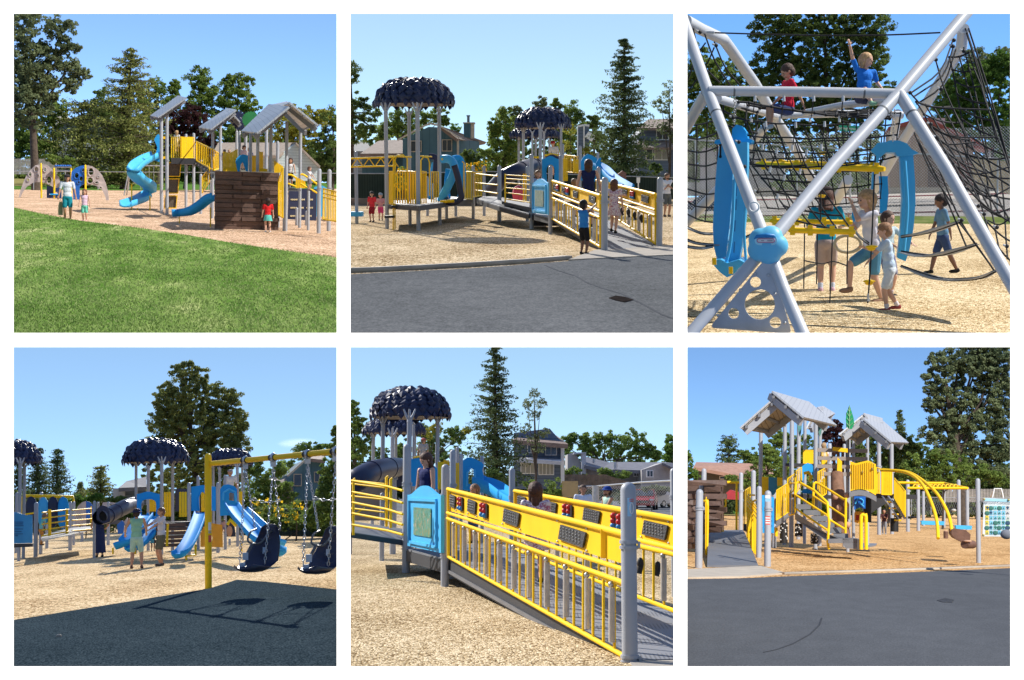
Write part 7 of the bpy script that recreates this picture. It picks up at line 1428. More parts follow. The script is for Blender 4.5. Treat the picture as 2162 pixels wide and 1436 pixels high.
def seat(T,w,dx,D,dy=0,bars=True):
    def Z(x,y,d=0): return w.P(370+(x)*.2368+dx,900+y*.2368+dy,D+d)
    rings=[]; 
    # back shell: lofted sections from head to seat front
    prof=[(840,872,.0,30,.06),(838,900,.0,58,.10),(832,960,.05,70,.12),(815,1040,.05,88,.14),(790,1120,.02,104,.16),(765,1200,-.06,112,.18),(735,1270,-.22,120,.17),(700,1300,-.40,116,.15),(655,1300,-.60,100,.12),(610,1280,-.80,62,.08)]
    vs=[];n=20
    for x,y,d,hw,th in prof:
        c=Z(x,y,d); hwm=w.m(1,D)*hw*.30
        for j in range(n):
            a=2*math.pi*j/n; ca,sa=math.cos(a),math.sin(a); xx=hwm*(abs(ca)**.7)*(1 if ca>0 else -1); yy=th*sa*(1.0)+ (abs(ca)**2)*(-.14 if y<1260 else -.05) 
            zz=(abs(ca)**2)*(.10 if y>1230 else 0)
            vs.append(c+V((xx,yy,zz)))
    fs=[(i*n+j,i*n+(j+1)%n,(i+1)*n+(j+1)%n,(i+1)*n+j) for i in range(len(prof)-1) for j in range(n)]; fs+=[tuple(range(n))[::-1],tuple((len(prof)-1)*n+j for j in range(n))]
    m=MB(); m.add(vs,fs,True); sh=T.part('shell',m,NAVY)
    for yy in(1010,1120,1200):
        m=MB(); m.tube([Z(760,yy,-.22),Z(800,yy+12,-.26),Z(850,yy-6,-.22)],.014,6); T.part('seat_ridge',m,mat('navy_ridge',(.03,.035,.07),.35),sh)
    G2=mat('dark_grey_plastic',(.075,.08,.09),.45)
    m=MB(); m.tube(spline([Z(725,915,.0),Z(680,935,-.2),Z(655,975,-.35),Z(650,1025,-.42),Z(700,1050,-.45),Z(760,1040,-.42),Z(810,985,-.3),Z(850,940,-.1),Z(935,928,.05)],4),w.m(9,D)*.2368/w.z[2],8); hb=T.part('harness_bar',m,G2)
    m=MB(); m.tube([Z(690,1045,-.45),Z(655,1110,-.5),Z(630,1160,-.6)],w.m(14,D)*.2368/w.z[2],8); T.part('harness_strap',m,G2,hb)
    for a_ in((625,1160),(598,1250)): m=MB(); m.box(Z(a_[0],a_[1],-.65),(.10,.05,.13)); T.part('buckle',m,mat('pale_buckle',(.4,.5,.62),.4),hb)
    m=MB(); m.plate([Z(778,1135,-.26),Z(808,1140,-.26),Z(808,1080,-.26),Z(780,1078,-.26)],(0,.01,0)); T.part('care_label',m,mat('grey_label',(.35,.45,.60),.5),sh)
    return Z
def swinging(label,D,dx,dy,x0,x1):
    c0,c1=onbar(x0),onbar(x1); T=Thing(w,'bucket_swing',label,'swing seat',w.P(x0,1200,D),'moulded bucket seats hanging from the swing frame'); w.zoom(0,0,1); Z=seat(T,w,dx,D,dy)
    for c,e in((c0,Z(575,1215,-.55)),(c0,Z(712,915,.05)),(c1,Z(798,1228,-.5)),(c1,Z(938,925,.05))): chain(T,w,c-V((0,0,.16)),e,.045,.008)
    return T
swinging('navy bucket swing seat with grey safety bar, nearer the yellow post',25.2,0,0,518,577)
swinging('navy bucket swing seat at the right edge, facing more to the front',23.6,134,4,649,708)
chs=Thing(w,'swing_chain','slack galvanised chain looped between the swings','chain',w.P(600,1300,24)); chain(chs,w,w.P(532,1052,25),w.P(592,1055,25),.045,.008,sag=.06); 
ch2=Thing(w,'swing_chain','slack galvanised chain running off to the right edge','chain',w.P(690,1300,24)); chain(ch2,w,w.P(660,1050,23.5),w.P(722,1050,23.5),.045,.008,sag=.05)
# ---------------- people
w.zoom(30,900,.2368)
stand(w,762,1168,745,yaw=math.pi+.2,label='woman in long navy sleeveless dress seen from behind by the tube slide',shirt=(.02,.035,.11),sleeve=0,bottom=(.02,.035,.11),bkind='longdress',hair=(.025,.012,.01),hairlen=.15,child=False,skin=SKINT,hands=[(.15,-.12,.62),(-.15,-.12,.62)])
stand(w,1090,1270,738,yaw=math.pi-.1,label='man in pale green tank top, mint shorts and navy bucket hat seen from behind',shirt=(.26,.50,.34),sleeve=0,bottom=(.36,.55,.48),hair=(.03,.02,.015),hat=('bucket',(.01,.02,.09)),child=False,skin=SKINT,feet=[(.085,-.03,0),(-.085,0,0)],hands=[(.20,-.10,.58),(-.14,-.16,.60)],shoe=(.16,.08,.06))
stand(w,1312,1245,728,yaw=-1.2,label='man in white polo shirt and khaki shorts facing left beside the man in green',shirt=(.58,.56,.60),bottom=(.13,.12,.08),hair=(.18,.09,.05),child=False,skin=SKINT,hands=[(.08,-.26,.62),(-.12,-.27,.66)],poles=[(.3,.6,-.8),(-.3,.6,-.8)],shoe=(.10,.08,.07))
stand(w,1236,1112,905,yaw=.2,label='dark clothed child standing between the two men near the slides',shirt=(.02,.02,.025),bottom=(.08,.30,.36),bkind='skirt',hair=(.03,.02,.015),skin=SKIND)
stand(w,238,1060,772,D=50,yaw=1.8,label='child in teal top and orange leggings leaning out over the walkway rail',shirt=(.25,.60,.50),sleeve=.2,bottom=(.75,.28,.06),bkind='pants',hair=(.30,.16,.08),hairlen=.15,lean=.25,skin=SKINT)
w.zoom(370,900,.2368)
stand(w,490,770,388,D=57,yaw=.1,label='man in white printed t-shirt and pale cap on the deck under the right canopy',shirt=(.70,.68,.66),bottom=(.2,.2,.2),hair=(.1,.05,.03),hat=('cap',(.4,.3,.28)),child=False,lean=.1,skin=SKINT)
stand(w,425,950,810,D=47,yaw=.4,label='person in pink crouching under the deck behind the grey post',shirt=(.5,.28,.26),bottom=(.3,.2,.2),hair=(.2,.1,.05),hipz=.36,lean=.5)
w.zoom(0,0,1); m=MB(); m.ell(w.G(124,1348)+V((0,0,.03)),(.035,.03,.025),8,6); solo(w,'pebble',m,mat('tan_pebble',(.35,.30,.24),.9),'small pale stone lying on the rubber surface at lower left','stone')
CLM=bpy.data.materials.new('thin_cloud'); nt,N,L=nodes(CLM); o_=N('ShaderNodeOutputMaterial'); df=N('ShaderNodeBsdfTranslucent'); df.inputs[0].default_value=(.9,.9,.9,1); tr_=N('ShaderNodeBsdfTransparent'); mx_=N('ShaderNodeMixShader'); tc_=N('ShaderNodeTexCoord'); n_1=N('ShaderNodeTexNoise'); n_1.inputs['Scale'].default_value=.06; n_1.inputs['Detail'].default_value=7; mp_=N('ShaderNodeMapping'); mp_.inputs['Scale'].default_value=(.35,1,2.2); L(tc_.outputs['Object'],mp_.inputs[0]); L(mp_.outputs[0],n_1.inputs['Vector']); gr=N('ShaderNodeTexGradient'); gr.gradient_type='SPHERICAL'; mp2=N('ShaderNodeMapping'); mp2.inputs['Scale'].default_value=(.042,.2,.17); L(tc_.outputs['Object'],mp2.inputs[0]); L(mp2.outputs[0],gr.inputs[0])
k1=N('ShaderNodeMath'); k1.operation='MULTIPLY'; L(n_1.outputs['Fac'],k1.inputs[0]); L(gr.outputs['Fac'],k1.inputs[1]); rr_=N('ShaderNodeMapRange'); rr_.inputs['From Min'].default_value=.15; rr_.inputs['From Max'].default_value=.42; L(k1.outputs[0],rr_.inputs[0]); rr_.inputs['To Max'].default_value=.38; L(rr_.outputs[0],mx_.inputs[0]); L(tr_.outputs[0],mx_.inputs[1]); L(df.outputs[0],mx_.inputs[2]); L(mx_.outputs[0],o_.inputs[0])
cp=w.P(628,933,800); m=MB(); m.ell(cp,(24,3,5.5),24,12); solo(w,'cloud',m,CLM,kind='stuff',org=cp,clip=False)
# ================================================================ view 5: the ramp close up
w=P5
base_ground(w,ASP,'ground'); w.zoom(0,0,1)
CH5=mat_chips('woodchips_ramp',(.18,.115,.055),(.54,.41,.24),(.86,.71,.49),46,.3)
sheet(w,'ground',[(728,1078),(1260,1082),(1436,1100),(1436,1470),(728,1470)],.02,CH5)
# background
treeline(w,985,1042,210,LG,'far green trees closing the close ramp view'); treeline(w,912,1042,200,LG,'green wood behind the grey ranch house roof',1180,1436,12); treeline(w,905,1042,180,LD,'dark wood behind the mushroom canopy posts',726,985,13)
w.zoom(740,790,.2368)
broadleaf(w,(20,900),95,[(30,300,50,130),(0,500,80,130),(100,450,70,120),(60,680,110,130),(130,600,90,120),(20,850,90,80)],LG,'leafy green tree at the left edge behind the canopies of the close ramp view',leaf=3.2,dens=1.4,trunk=8)
broadleaf(w,(720,800),110,[(720,560,90,90),(680,650,90,80),(900,520,70,80),(970,560,60,60),(250,700,90,60),(450,680,80,60),(640,500,80,60)],LG,'green trees showing under the mushroom canopies',leaf=3,dens=1.3,trunk=6)
broadleaf(w,(730,720),100,[(700,520,70,70),(780,480,50,50),(1040,500,40,30)],LY,'yellow green tree lit by the sun under the canopy',leaf=2.8,dens=1.2,trunk=3)
conifer(w,(1290,1080),75,-245,290,LN,'tall dark spruce standing behind the blue slide',leaf=3.3,dens=1.1,trunk=11,name='spruce_tree',prof=lambda t:t**.7,rag=.55,bareto=.06)
broadleaf(w,(1200,1100),70,[(1150,1000,160,60),(1330,980,150,80),(1250,900,130,70)],LD,'dark shrubs under the tall spruce behind the slide',leaf=3,dens=1.4,trunk=2,name='shrub',cat='shrub')
w.zoom(1080,900,.2368)
broadleaf(w,(215,480),68,[(200,-280,60,70),(140,-200,50,50),(260,-200,60,60),(200,-100,70,60),(130,20,60,50),(290,60,60,50),(240,200,70,50),(190,110,60,50)],LP,'slender young tree with pale leaves in front of the blue house',leaf=2.8,dens=.55,trunk=5)
D=92; T=Thing(w,'slate_house','slate blue two storey house with large white framed windows behind the ramp','house',w.P(280,500,D))
m=MB(); m.plate([w.P(x,y,D) for x,y in((20,560),(20,60),(340,20),(455,150),(455,560))],(0,8,0)); T.part('wall',m,SBH)
m=MB(); m.slab([w.P(0,120,D-2),w.P(505,160,D-2),w.P(395,80,D+4),w.P(120,60,D+4)],.3); T.part('roof',m,SHB)
m=MB(); m.slab([w.P(30,285,D-3),w.P(445,312,D-3),w.P(445,292,D),w.P(30,272,D)],.25); T.part('porch_roof',m,mat('pale_gutter',(.45,.46,.5),.6)); m=MB(); m.beam(w.P(455,520,D-.1),w.P(455,145,D-.1),.25,.25); T.part('corner_trim',m,WHITE)
CW=mat('curtained_window',(.30,.30,.27),.4)
window(T,w,240,310,380,435,D,4,WHITE,CW); window(T,w,80,300,215,425,D,3,WHITE,CW); window(T,w,300,150,405,260,D,2,WHITE,mat('sky_window',(.10,.15,.22),.15)); window(T,w,140,150,205,240,D,2,WHITE,mat('sky_window',(.10,.15,.22),.15))
D=120; T=Thing(w,'grey_ranch_house','long low grey house with dark shingle roof and white chimney behind the fence','house',w.P(1000,480,D)); GRH=mat('warm_grey_wall',(.36,.34,.33),.85); GSH=mat('charcoal_shingles',(.15,.15,.17),.95,0,.2,2,.4,14)
m=MB(); m.plate([w.P(x,y,D) for x,y in((500,540),(500,250),(560,230),(640,350),(1160,390),(1160,560))],(0,6,0)); m.plate([w.P(x,y,D-4) for x,y in((1160,560),(1160,390),(1350,325),(1450,370),(1450,560))],(0,8,0)); T.part('wall',m,GRH)
m=MB(); m.slab([w.P(800,385,D-3),w.P(1165,392,D-3),w.P(1360,322,D+4),w.P(880,318,D+4)],.3); m.slab([w.P(650,345,D-2),w.P(840,390,D-2),w.P(890,325,D+5),w.P(660,272,D+5)],.3); m.slab([w.P(1345,325,D-5),w.P(1460,380,D-5),w.P(1460,330,D),w.P(1345,318,D)],.2); T.part('roof',m,GSH)
m=MB(); m.plate([w.P(x,y,D-1) for x,y in((625,440),(625,240),(665,240),(665,440))],(0,1.5,0)); m.plate([w.P(x,y,D-1.1) for x,y in((550,250),(560,235),(665,232),(665,242),(630,245))],(0,1.6,0)); T.part('chimney',m,mat('pale_chimney',(.45,.45,.47),.7))
window(T,w,1085,400,1145,450,D-.3,2,WHITE); window(T,w,1205,392,1265,455,D-4.4,2,WHITE)
m=MB(); m.tube([w.P(925,380,D-3),w.P(925,320,D-3)],.2,6); m.tube([w.P(735,330,D),w.P(735,290,D)],.12,6); T.part('vent_pipe',m,CHAIN)
broadleaf(w,(1050,320),190,[(640,130,70,80),(540,110,60,60),(770,130,90,80),(850,90,70,60),(960,150,110,90),(1080,110,110,90),(1180,160,90,100),(1240,230,60,60),(700,210,120,60),(1290,260,60,40),(480,180,60,90),(1000,230,150,60)],LG,'rounded mass of green trees behind the grey ranch house',leaf=3.1,dens=1.4,trunk=7)
broadleaf(w,(1430,380),150,[(1420,140,50,70),(1400,210,50,50),(1400,290,70,50),(1440,230,50,60)],LB,'green tree at the far right behind the ranch house',leaf=3,dens=1.4,trunk=5)
broadleaf(w,(900,500),100,[(560,400,70,40),(480,440,70,50),(880,440,110,40),(1000,430,70,40),(830,400,60,30),(650,470,50,40),(850,480,60,30)],LG,'bushes in front of the ranch house behind the board fence',leaf=3,dens=1.3,trunk=2,name='bush',cat='bush')
T=Thing(w,'board_fence','weathered tan board fence between the bushes and the ranch house','fence',w.P(760,540,98)); m=MB()
for i in range(44): x=465+i*14; yt=430+(0 if i<26 else (i-26)*4.5); m.plate([w.P(a,b,98) for a,b in((x,560),(x,yt),(x+12.5,yt+1),(x+12.5,560))],(0,.06,0))
T.part('boards',m,mat('aged_tan_boards',(.30,.19,.115),.9,0,.3,3))
broadleaf(w,(300,650),62,[(380,520,90,70),(330,610,70,40),(160,520,60,50),(420,600,40,30)],LG,'weedy green shrub behind the far ramp rail',leaf=3,dens=1.0,trunk=2,name='shrub',cat='shrub')
broadleaf(w,(1250,600),100,[(1200,560,40,22),(1290,550,80,28),(950,640,60,60),(1060,660,40,40),(1380,560,60,20)],LP,'grey green grasses along the chain link fence',leaf=3,dens=1.1,trunk=1.5,name='bush',cat='bush')
T=Thing(w,'chain_link_fence','chain link fence with white sign between the ramp and the car park','fence',w.P(900,700,60)); D=62
m=MB(); m.tube([w.P(462,540,D),w.P(745,535,D+4)],.04,6); m.tube([w.P(745,535,D+4),w.P(1160,500,50),w.P(1500,482,42)],.035,6); m.tube([w.P(462,625,D),w.P(600,625,D)],.03,6); T.part('top_rail',m,CHAIN)
for x,a,b,d_ in((463,540,720,D),(750,530,720,60),(1040,512,720,55)): m=MB(); m.tube([w.P(x,b,d_),w.P(x,a,d_)],.05 if x!=750 else .16,8); T.part('fence_post',m,CHAIN)
m=MB(); m.box(w.P(521,562,D-.1),(.75,.03,.75)); T.part('small_sign',m,mat('faded_sign',(.45,.32,.15),.7))
mm=MB()
for i in range(46): a=w.P(462+i*22,545-i*.6,D+1-i*.2); b=w.P(462+i*22+150,700,D+1-i*.2); mm.tube([a,b],.006,3,False); a=w.P(462+i*22+150,540-i*.6,D+1-i*.2); b=w.P(462+i*22,700,D+1-i*.2); mm.tube([a,b],.006,3,False)
T.part('wire_mesh',mm,CHAIN)
car(w,1190,735,108,4.3,1.62,(.42,.015,.02),'red car parked behind the near post of the ramp',yaw=-1.75)
car(w,1380,718,122,4.9,1.72,(.58,.60,.63),'silver white estate car parked right of the red car',yaw=-2.35)
# ---------------- canopies and towers
w.zoom(740,790,.2368); 
T=Thing(w,'mushroom_tower','play tower under a big dark blue mushroom canopy with tube slide','play structure',w.P(530,1200,31))
D=31; cc=w.P(533,385,D); canopy(T,w,cc,w.m(350,D),w.m(265,D),11,190)
for x,d_,r in((522,29.2,22),(285,31,18),(775,31,17),(560,33,12)): q=w.P(x,900,d_); canopy_post(T,w,q,cc.z+.02,w.m(r,d_))
T2=Thing(w,'small_mushroom_tower','second mushroom canopy farther back, lower and left of the big one','play structure',w.P(380,1000,42))
D=42; cc=w.P(388,525,D); canopy(T2,w,cc,w.m(275,D),w.m(135,D),12,150)
for x,d_,r in((200,42,15),(372,40.5,18),(403,43,12),(572,42,12)): q=w.P(x,900,d_); canopy_post(T2,w,q,cc.z+.02,w.m(r,d_))
cl=spline([w.P(420,830,34),w.P(330,840,31),w.P(200,870,29),w.P(80,930,28),w.P(-60,1040,28)],6); k=w.m(95,30); m=MB(); m.tube(cl,k,24); ts_=T.part('tube_slide',m,NAVY,label='black tube slide')
for i in(6,13,19): t=(cl[i+1]-cl[i]).normalized(); m=MB(); m.tube([cl[i]-t*.04,cl[i]+t*.04],k*1.06,24); T.part('slide_collar',m,NAVY,ts_)
m=MB(); m.plate([w.P(x,y,34) for x,y in((285,1000),(285,800),(330,760),(390,742),(440,760),(465,790),(465,1000))],(0,.3,0)); T.part('tube_mouth',m,NAVY)
for x,yt,d_,r in((910,672,24,27),(983,708,30,17),(950,648,34,14),(1172,728,31,17),(765,620,33,12)): post(T,w,x,1200,yt,r,D=d_,clamps=(990,) if x==910 else ())
m=MB(); m.plate([w.P(x,y,28.5) for x,y in((540,1000),(540,760),(600,745),(660,745),(770,840),(775,1030),(730,1020),(700,900),(640,850),(590,870),(580,1000))],(0,.15,0)); T.part('blue_arch_panel',m,BLUE)
m=MB(); m.tube(spline([w.P(560,745,28.5),w.P(600,740,28.5),w.P(650,735,28.5)],3),w.m(8,28),6); T.part('yellow_rim',m,YEL)
slats(T,w,778,828,1030,785,785,29,3); slats(T,w,935,970,1030,795,795,28,2); slats(T,w,828,880,900,765,770,31,4)
outer=[(995,1030),(1000,770),(1040,745),(1075,742),(1120,760),(1175,790),(1190,810),(1172,850),(1185,900),(1175,1060),(1000,1030)]
m=MB(); m.plate([w.P(x,y,30.5) for x,y in outer],(0,.18,0),[[w.P(x,y,30.5) for x,y in((1045,975),(1045,880),(1070,840),(1100,850),(1100,940),(1085,985))]]); hd=T.part('slide_hood',m,BLUE); m=MB(); m.tube([w.P(x,y,30.4) for x,y in((1040,1000),(1042,880),(1072,832),(1105,850),(1110,940),(1092,1000))],w.m(10,30),8); T.part('hood_rim',m,BLUEL,hd)
cl=spline([w.P(1150,960,30),w.P(1210,975,29.5),w.P(1290,1010,29),w.P(1400,1090,28),w.P(1500,1150,27)],5); k=w.m(62,29); m=MB(); m.sweep(cl,[(-k,k*.7),(-k*1.15,k*.7),(-k*1.15,-.05),(-k*.6,-.2),(k*.6,-.2),(k*1.15,-.05),(k*1.15,k*.7),(k,k*.7),(k*.8,0),(-k*.8,0)]); T.part('slide',m,BLUE)
m=MB(); m.plate([w.P(x,y,30) for x,y in((1185,1000),(1185,900),(1215,915),(1240,970),(1330,1030),(1330,1060))],(0,.12,0)); T.part('slide_side',m,BLUE)
m=MB(); m.box(w.P(60,1130,31),(1.6,.4,.9)); T.part('climbing_log',m,TAN)
# ---------------- the ramp
T=Thing(w,'access_ramp','perforated grey ramp with bright yellow play panels and chime tubes seen close up','ramp',w.P(1160,1400,14))
w.zoom(0,0,1)
pN=w.G(1328,1402); 
post(T,w,1330,1402,1018,16.5,clamps=(1150,1392)); pM=post(T,w,939,1241,980,8.5,D=None,clamps=(1047,1174)); pQ=post(T,w,857,1211,937,8.3,clamps=(1022,1156)); post(T,w,829,1172,988,6.5,clamps=(1010,)); post(T,w,1081,1150,988,6.5,D=24,clamps=(1050,),zfoot=.4); post(T,w,1425,1180,988,8,D=20,clamps=(1050,))
# ramp surface
zt=w.up(pM,1180).z; a=V((pN.x+.10,pN.y,.04)); b=V((pN.x+1.62,pN.y+.3,.04)); c=V((pM.x+.1,pM.y,zt)); d=c+V((1.5,.3,0))
PERF=bpy.data.materials.new('perforated_deck')
def perf():
    nt,N,L=nodes(PERF); o=N('ShaderNodeOutputMaterial'); b_=N('ShaderNodeBsdfPrincipled'); L(b_.outputs[0],o.inputs[0]); b_.inputs['Roughness'].default_value=.65
    tc=N('ShaderNodeTexCoord'); v=N('ShaderNodeTexVoronoi'); v.inputs['Scale'].default_value=24; v.inputs['Randomness'].default_value=0; L(tc.outputs['Object'],v.inputs['Vector'])
    g=N('ShaderNodeMath'); g.operation='GREATER_THAN'; g.inputs[1].default_value=.26; L(v.outputs['Distance'],g.inputs[0]); mx=N('ShaderNodeMix'); mx.data_type='RGBA'; mx.inputs[6].default_value=(.03,.03,.035,1); mx.inputs[7].default_value=(.235,.24,.26,1); L(g.outputs[0],mx.inputs[0]); L(mx.outputs[2],b_.inputs['Base Color'])
    bp=N('ShaderNodeBump'); bp.inputs['Strength'].default_value=.5; L(g.outputs[0],bp.inputs['Height']); L(bp.outputs[0],b_.inputs['Normal'])
perf()
m=MB(); m.plate([a,b,d,c],(0,0,-.03)); RD=T.part('ramp_deck',m,PERF)
m=MB(); off=V((-.03,0,0)); m.plate([a+off-V((0,0,.0)),c+off+V((0,0,.0)),c+off-V((0,0,.26)),a+off-V((0,0,.22))],(.04,0,0)); T.part('ramp_edge',m,DARKM,RD)
m=MB(); m.beam(a+off+V((-.02,0,-.16)),c+off+V((-.02,0,-.20)),.02,.05); T.part('edge_lip',m,mat('light_edge',(.16,.16,.17),.5),RD)
m=MB(); m.plate([b,V((b.x,b.y,0)),V((d.x,d.y,zt-.2)),d],(.04,0,0)); T.part('ramp_edge',m,DARKM,RD)
m=MB(); m.plate([V((a.x-.1,a.y-1.2,.03)),V((b.x+1,a.y-1.2,.03)),V((b.x+1,b.y+.0,.03)),V((a.x-.1,a.y,.03))],(0,0,-.03)); solo(w,'pavement',m,CON,kind='structure')
zz=w.m(1,1)
def pix(X,Y): return X,Y
w.zoom(1080,900,.2368)
def Zc(x,y): return ((x-1080)/.2368,(y-900)/.2368)
# near rail: from post M (x 947) to near post (x 1312)
xa,ya=Zc(947,1033); xb,yb_=Zc(1322,1128)
DA=pM.y-.2; DB=pN.y+.15
def zy(y): return (y-900)/.2368
hole=[[(.43,.35),(.495,.35),(.495,.80),(.43,.80)]]
playrail(T,w,0,0,xa,zy(1033),zy(1078),zy(1097),zy(1176),xb,zy(1128),zy(1192),zy(1236),zy(1388),DA,DB,26,tubes=11,ww=.026,squares=((.05,.022,.45),(.215,.030,.45),(.49,.045,.45),(.80,.052,.50)),beads=((.125,.018,.5),(.315,.022,.5)),posts=(.02,.93))
# far rail
xa2,_=Zc(1088,0); xb2,_=Zc(1450,0); DA2=w.P(0,0,1).y*0+22; DB2=14.6
playrail(T,w,0,0,xa2,zy(1037),zy(1075),zy(1092),zy(1160),xb2,zy(1100),zy(1160),zy(1178),zy(1300),DA2,DB2,22,tubes=5,ww=.026,squares=((.06,.03,.45),(.29,.035,.45),(.55,.045,.45),(.87,.05,.5)),beads=((.175,.022,.5),(.41,.028,.5),(.70,.03,.5)),posts=(.02,))
w.zoom(0,0,1)
# mirror square, stickers
m=MB(); m.box(w.P(1176,1115,15.6),(.12,.02,.13)); T.part('mirror',m,mat('mirror_metal',(.85,.80,.65),.12,1.0,.02,2))
Dn=pN.y-w.m(17,pN.y); m=MB(); r_=w.m(17,pN.y); vs=[];n=10; 
for yy in(1051,1090):
    q=w.P(1330,yy,pN.y); 
    for i in range(n+1): an=-.1+1.25*i/n; vs.append(V((pN.x+math.sin(an)*r_,pN.y-math.cos(an)*r_,q.z)))
m.add(vs,[(i,i+1,i+n+2,i+n+1) for i in range(n)],True); st=T.part('maker_sticker',m,mat('sticker_blue_white',(.30,.55,.78),.4))
m=MB(); m.tube([V((pN.x+math.sin(.45+.24*math.cos(t*.45))*r_*1.02,pN.y-math.cos(.45+.24*math.cos(t*.45))*r_*1.02,w.P(1330,1073,pN.y).z+.05*math.sin(t*.45))) for t in range(14)],.005,4,closed=True); T.part('sticker_ring',m,WHITE,st)

for yy in(1054,1058): 
    m=MB(); m.tube([V((pN.x+math.sin(.15+.09*i)*r_*1.02,pN.y-math.cos(.15+.09*i)*r_*1.02,w.P(1330,yy,pN.y).z)) for i in range(8)],.004,4); T.part('sticker_line',m,STR,st)
for (x,y),d_ in (((1389,1197),16.5),((1352,1190),15)):
    q=w.P(x,y,d_); m=MB(); m.ell(q,(.04,.03,.07),8,6); m.tube([q+V((0,0,-.03)),q+V((-.02,0,-.11))],.035,8); T.part('mallet',m,BLACK)
# landing with picture panel, left walkway
w.zoom(740,790,.2368)
picpanel(T,w,508,806,(1075,1080),(1530,1595),pQ.y-.2,pM.y-.1,.17,paint_mat('fox_stream_picture',[(.05,.10,.03),(.08,.22,.08),(.10,.35,.35),(.15,.30,.10),(.40,.22,.10),(.65,.65,.60)],9),label='sky blue panel with wavy top and woodland stream picture')
m=MB(); q=w.P(632,1075,pQ.y-.35); m.ell(q,(.02,.01,.03),8,6); T.part('panel_bolt',m,mat('bolt_blue',(.02,.2,.4),.5))
L=[V((pQ.x,pQ.y,0)),V((pM.x,pM.y,0)),V((pM.x+1.6,pM.y+.6,0)),V((pQ.x+1.6,pQ.y+3,0))]; gdeck(T,w,L,zt,.2,name='landing')
w.zoom(0,0,1)
zl=w.P(857,1139,pQ.y).z
A=w.P(728,1098,29);B=w.P(850,1134,pQ.y)
m=MB(); A2=V((A.x,A.y,zl)); m.plate([w.P(726,1121,24.5),w.P(850,1140,pQ.y),w.P(862,1118,pQ.y+3),w.P(726,1098,29)],(0,0,-.05)); T.part('walkway_deck',m,DECK)
m=MB(); m.plate([w.P(726,1123,24.4),w.P(850,1141,pQ.y-.05),w.P(850,1152,pQ.y-.05),w.P(726,1133,24.4)],(0,.05,0)); T.part('walkway_edge',m,DARKM)
for (y0,y1) in((1014,1036),(1038,1062),(1060,1086),(1083,1108),(1107,1129)):
    m=MB(); m.tube([w.P(744,y0+1,24.2),w.P(818,y0+(y1-y0)*.6,23.2),w.P(850,y1,22.6)],.022,8); T.part('side_rail',m,YEL)
for x,y0,y1,d_ in((746,1013,1130,24.2),(816,1008,1112,23.3),(825,1012,1115,23.2)): m=MB(); m.tube([w.P(x,y1,d_),w.P(x,y0,d_),w.P(x+4,y0-2,d_)],.025,8); T.part('rail_upright',m,YEL)
for y0,y1 in((1015,1020),(1022,1028),(1048,1053),(1074,1080)): m=MB(); m.tube([w.P(728,y0-2,27),w.P(748,y0,26),w.P(812,y1+2,25.5)],.018,6); T.part('side_rail',m,YEL)
post(T,w,806,1160,1040,5,D=30); post(T,w,740,1090,1040,4,D=33)
m=MB(); m.beam(w.P(742,1092,26),w.P(770,1072,26),.04,.03); T.part('brace',m,YEL)
# shadows caster canopy lies behind; people
w.zoom(740,790,.2368)
stand(w,670,1560,705,D=26.6,yaw=-.9,label='woman in sleeveless navy dress looking down behind the blue picture panel',shirt=(.015,.022,.10),sleeve=0,bkind='dress',hair=(.09,.04,.025),hairlen=.42,child=False,nod=.45,skin=SKIN)
stand(w,640,900,570,D=35,yaw=.5,label='man in grey t-shirt and red cap leaning under the big mushroom canopy',shirt=(.40,.38,.37),bottom=(.2,.2,.2),hair=(.1,.05,.03),hat=('cap',(.45,.12,.10)),child=False,skin=SKINT,lean=.15,headturn=.6)
stand(w,1105,1510,980,D=21,yaw=-.7,label='girl with light brown hair looking over the yellow panel beside the blue panel',shirt=(.10,.04,.04),bottom=(.05,.1,.3),hair=(.24,.13,.07),hairlen=.2,skin=SKINT,hands=[(.36,-.1,.80),(-.17,-.1,.5)])
w.zoom(1080,900,.2368)
stand(w,215,1390,498,D=17.3,yaw=math.pi,label='girl in white floral dress standing on the ramp, seen from behind',pattern=FLO,sleeve=.4,bkind='dress',hair=(.075,.03,.018),hairlen=.6,shoe=(.015,.015,.015),feet=[(.05,.0,0),(-.05,.10,0)],skin=SKIN)
stand(w,640,1080,525,D=27,yaw=.15,label='man in white shirt standing behind the far rail of the ramp',shirt=(.68,.72,.85),bottom=(.1,.1,.1),hair=(.09,.05,.03),child=False,skin=SKINT,headturn=-.1)
stand(w,862,1130,538,D=26,yaw=-1.1,label='man in blue bucket hat and pale green tank top right of the ramp',shirt=(.42,.60,.50),sleeve=0,bottom=(.3,.4,.35),hair=(.05,.03,.02),hat=('bucket',(.012,.05,.25)),child=False,skin=SKINT,beard=True,hands=[(.0,-.16,.62),(-.06,-.14,.60)])
# ================================================================ view 6: gabled towers beyond the asphalt
w=P6
CH6=mat_chips('woodchips_orange',(.26,.13,.05),(.66,.38,.16),(.90,.60,.31)); AS6=mat_ground('smooth_asphalt',((.080,.084,.092),(.112,.118,.128),(.15,.157,.17)),.2,3,36,.4,.25,.9,(.3,.2,.45))
base_ground(w,DRY,'ground'); w.zoom(0,0,1)
sheet(w,'ground',[(1438,1088),(1500,1088),(2147,1087),(2147,1230),(1438,1230)],.014,CH6)
sheet(w,'grass',[(1500,1085),(1500,1070),(1620,1070),(1620,1084)],.02,FG)
sheet(w,'road',[(1438,1223),(1560,1221),(1660,1217),(1900,1209),(2147,1199),(2147,1480),(1438,1480)],.03,AS6)
m=MB(); q=[w.G(*p) for p in((1438,1207),(1606,1199),(1658,1214),(1560,1222),(1438,1224))]; m.plate([V((a.x,a.y,.05)) for a in q],(0,0,-.1)); solo(w,'pavement',m,mat('pale_sand_concrete',(.50,.43,.34),.9,0,.1,2,.2,30),kind='structure')
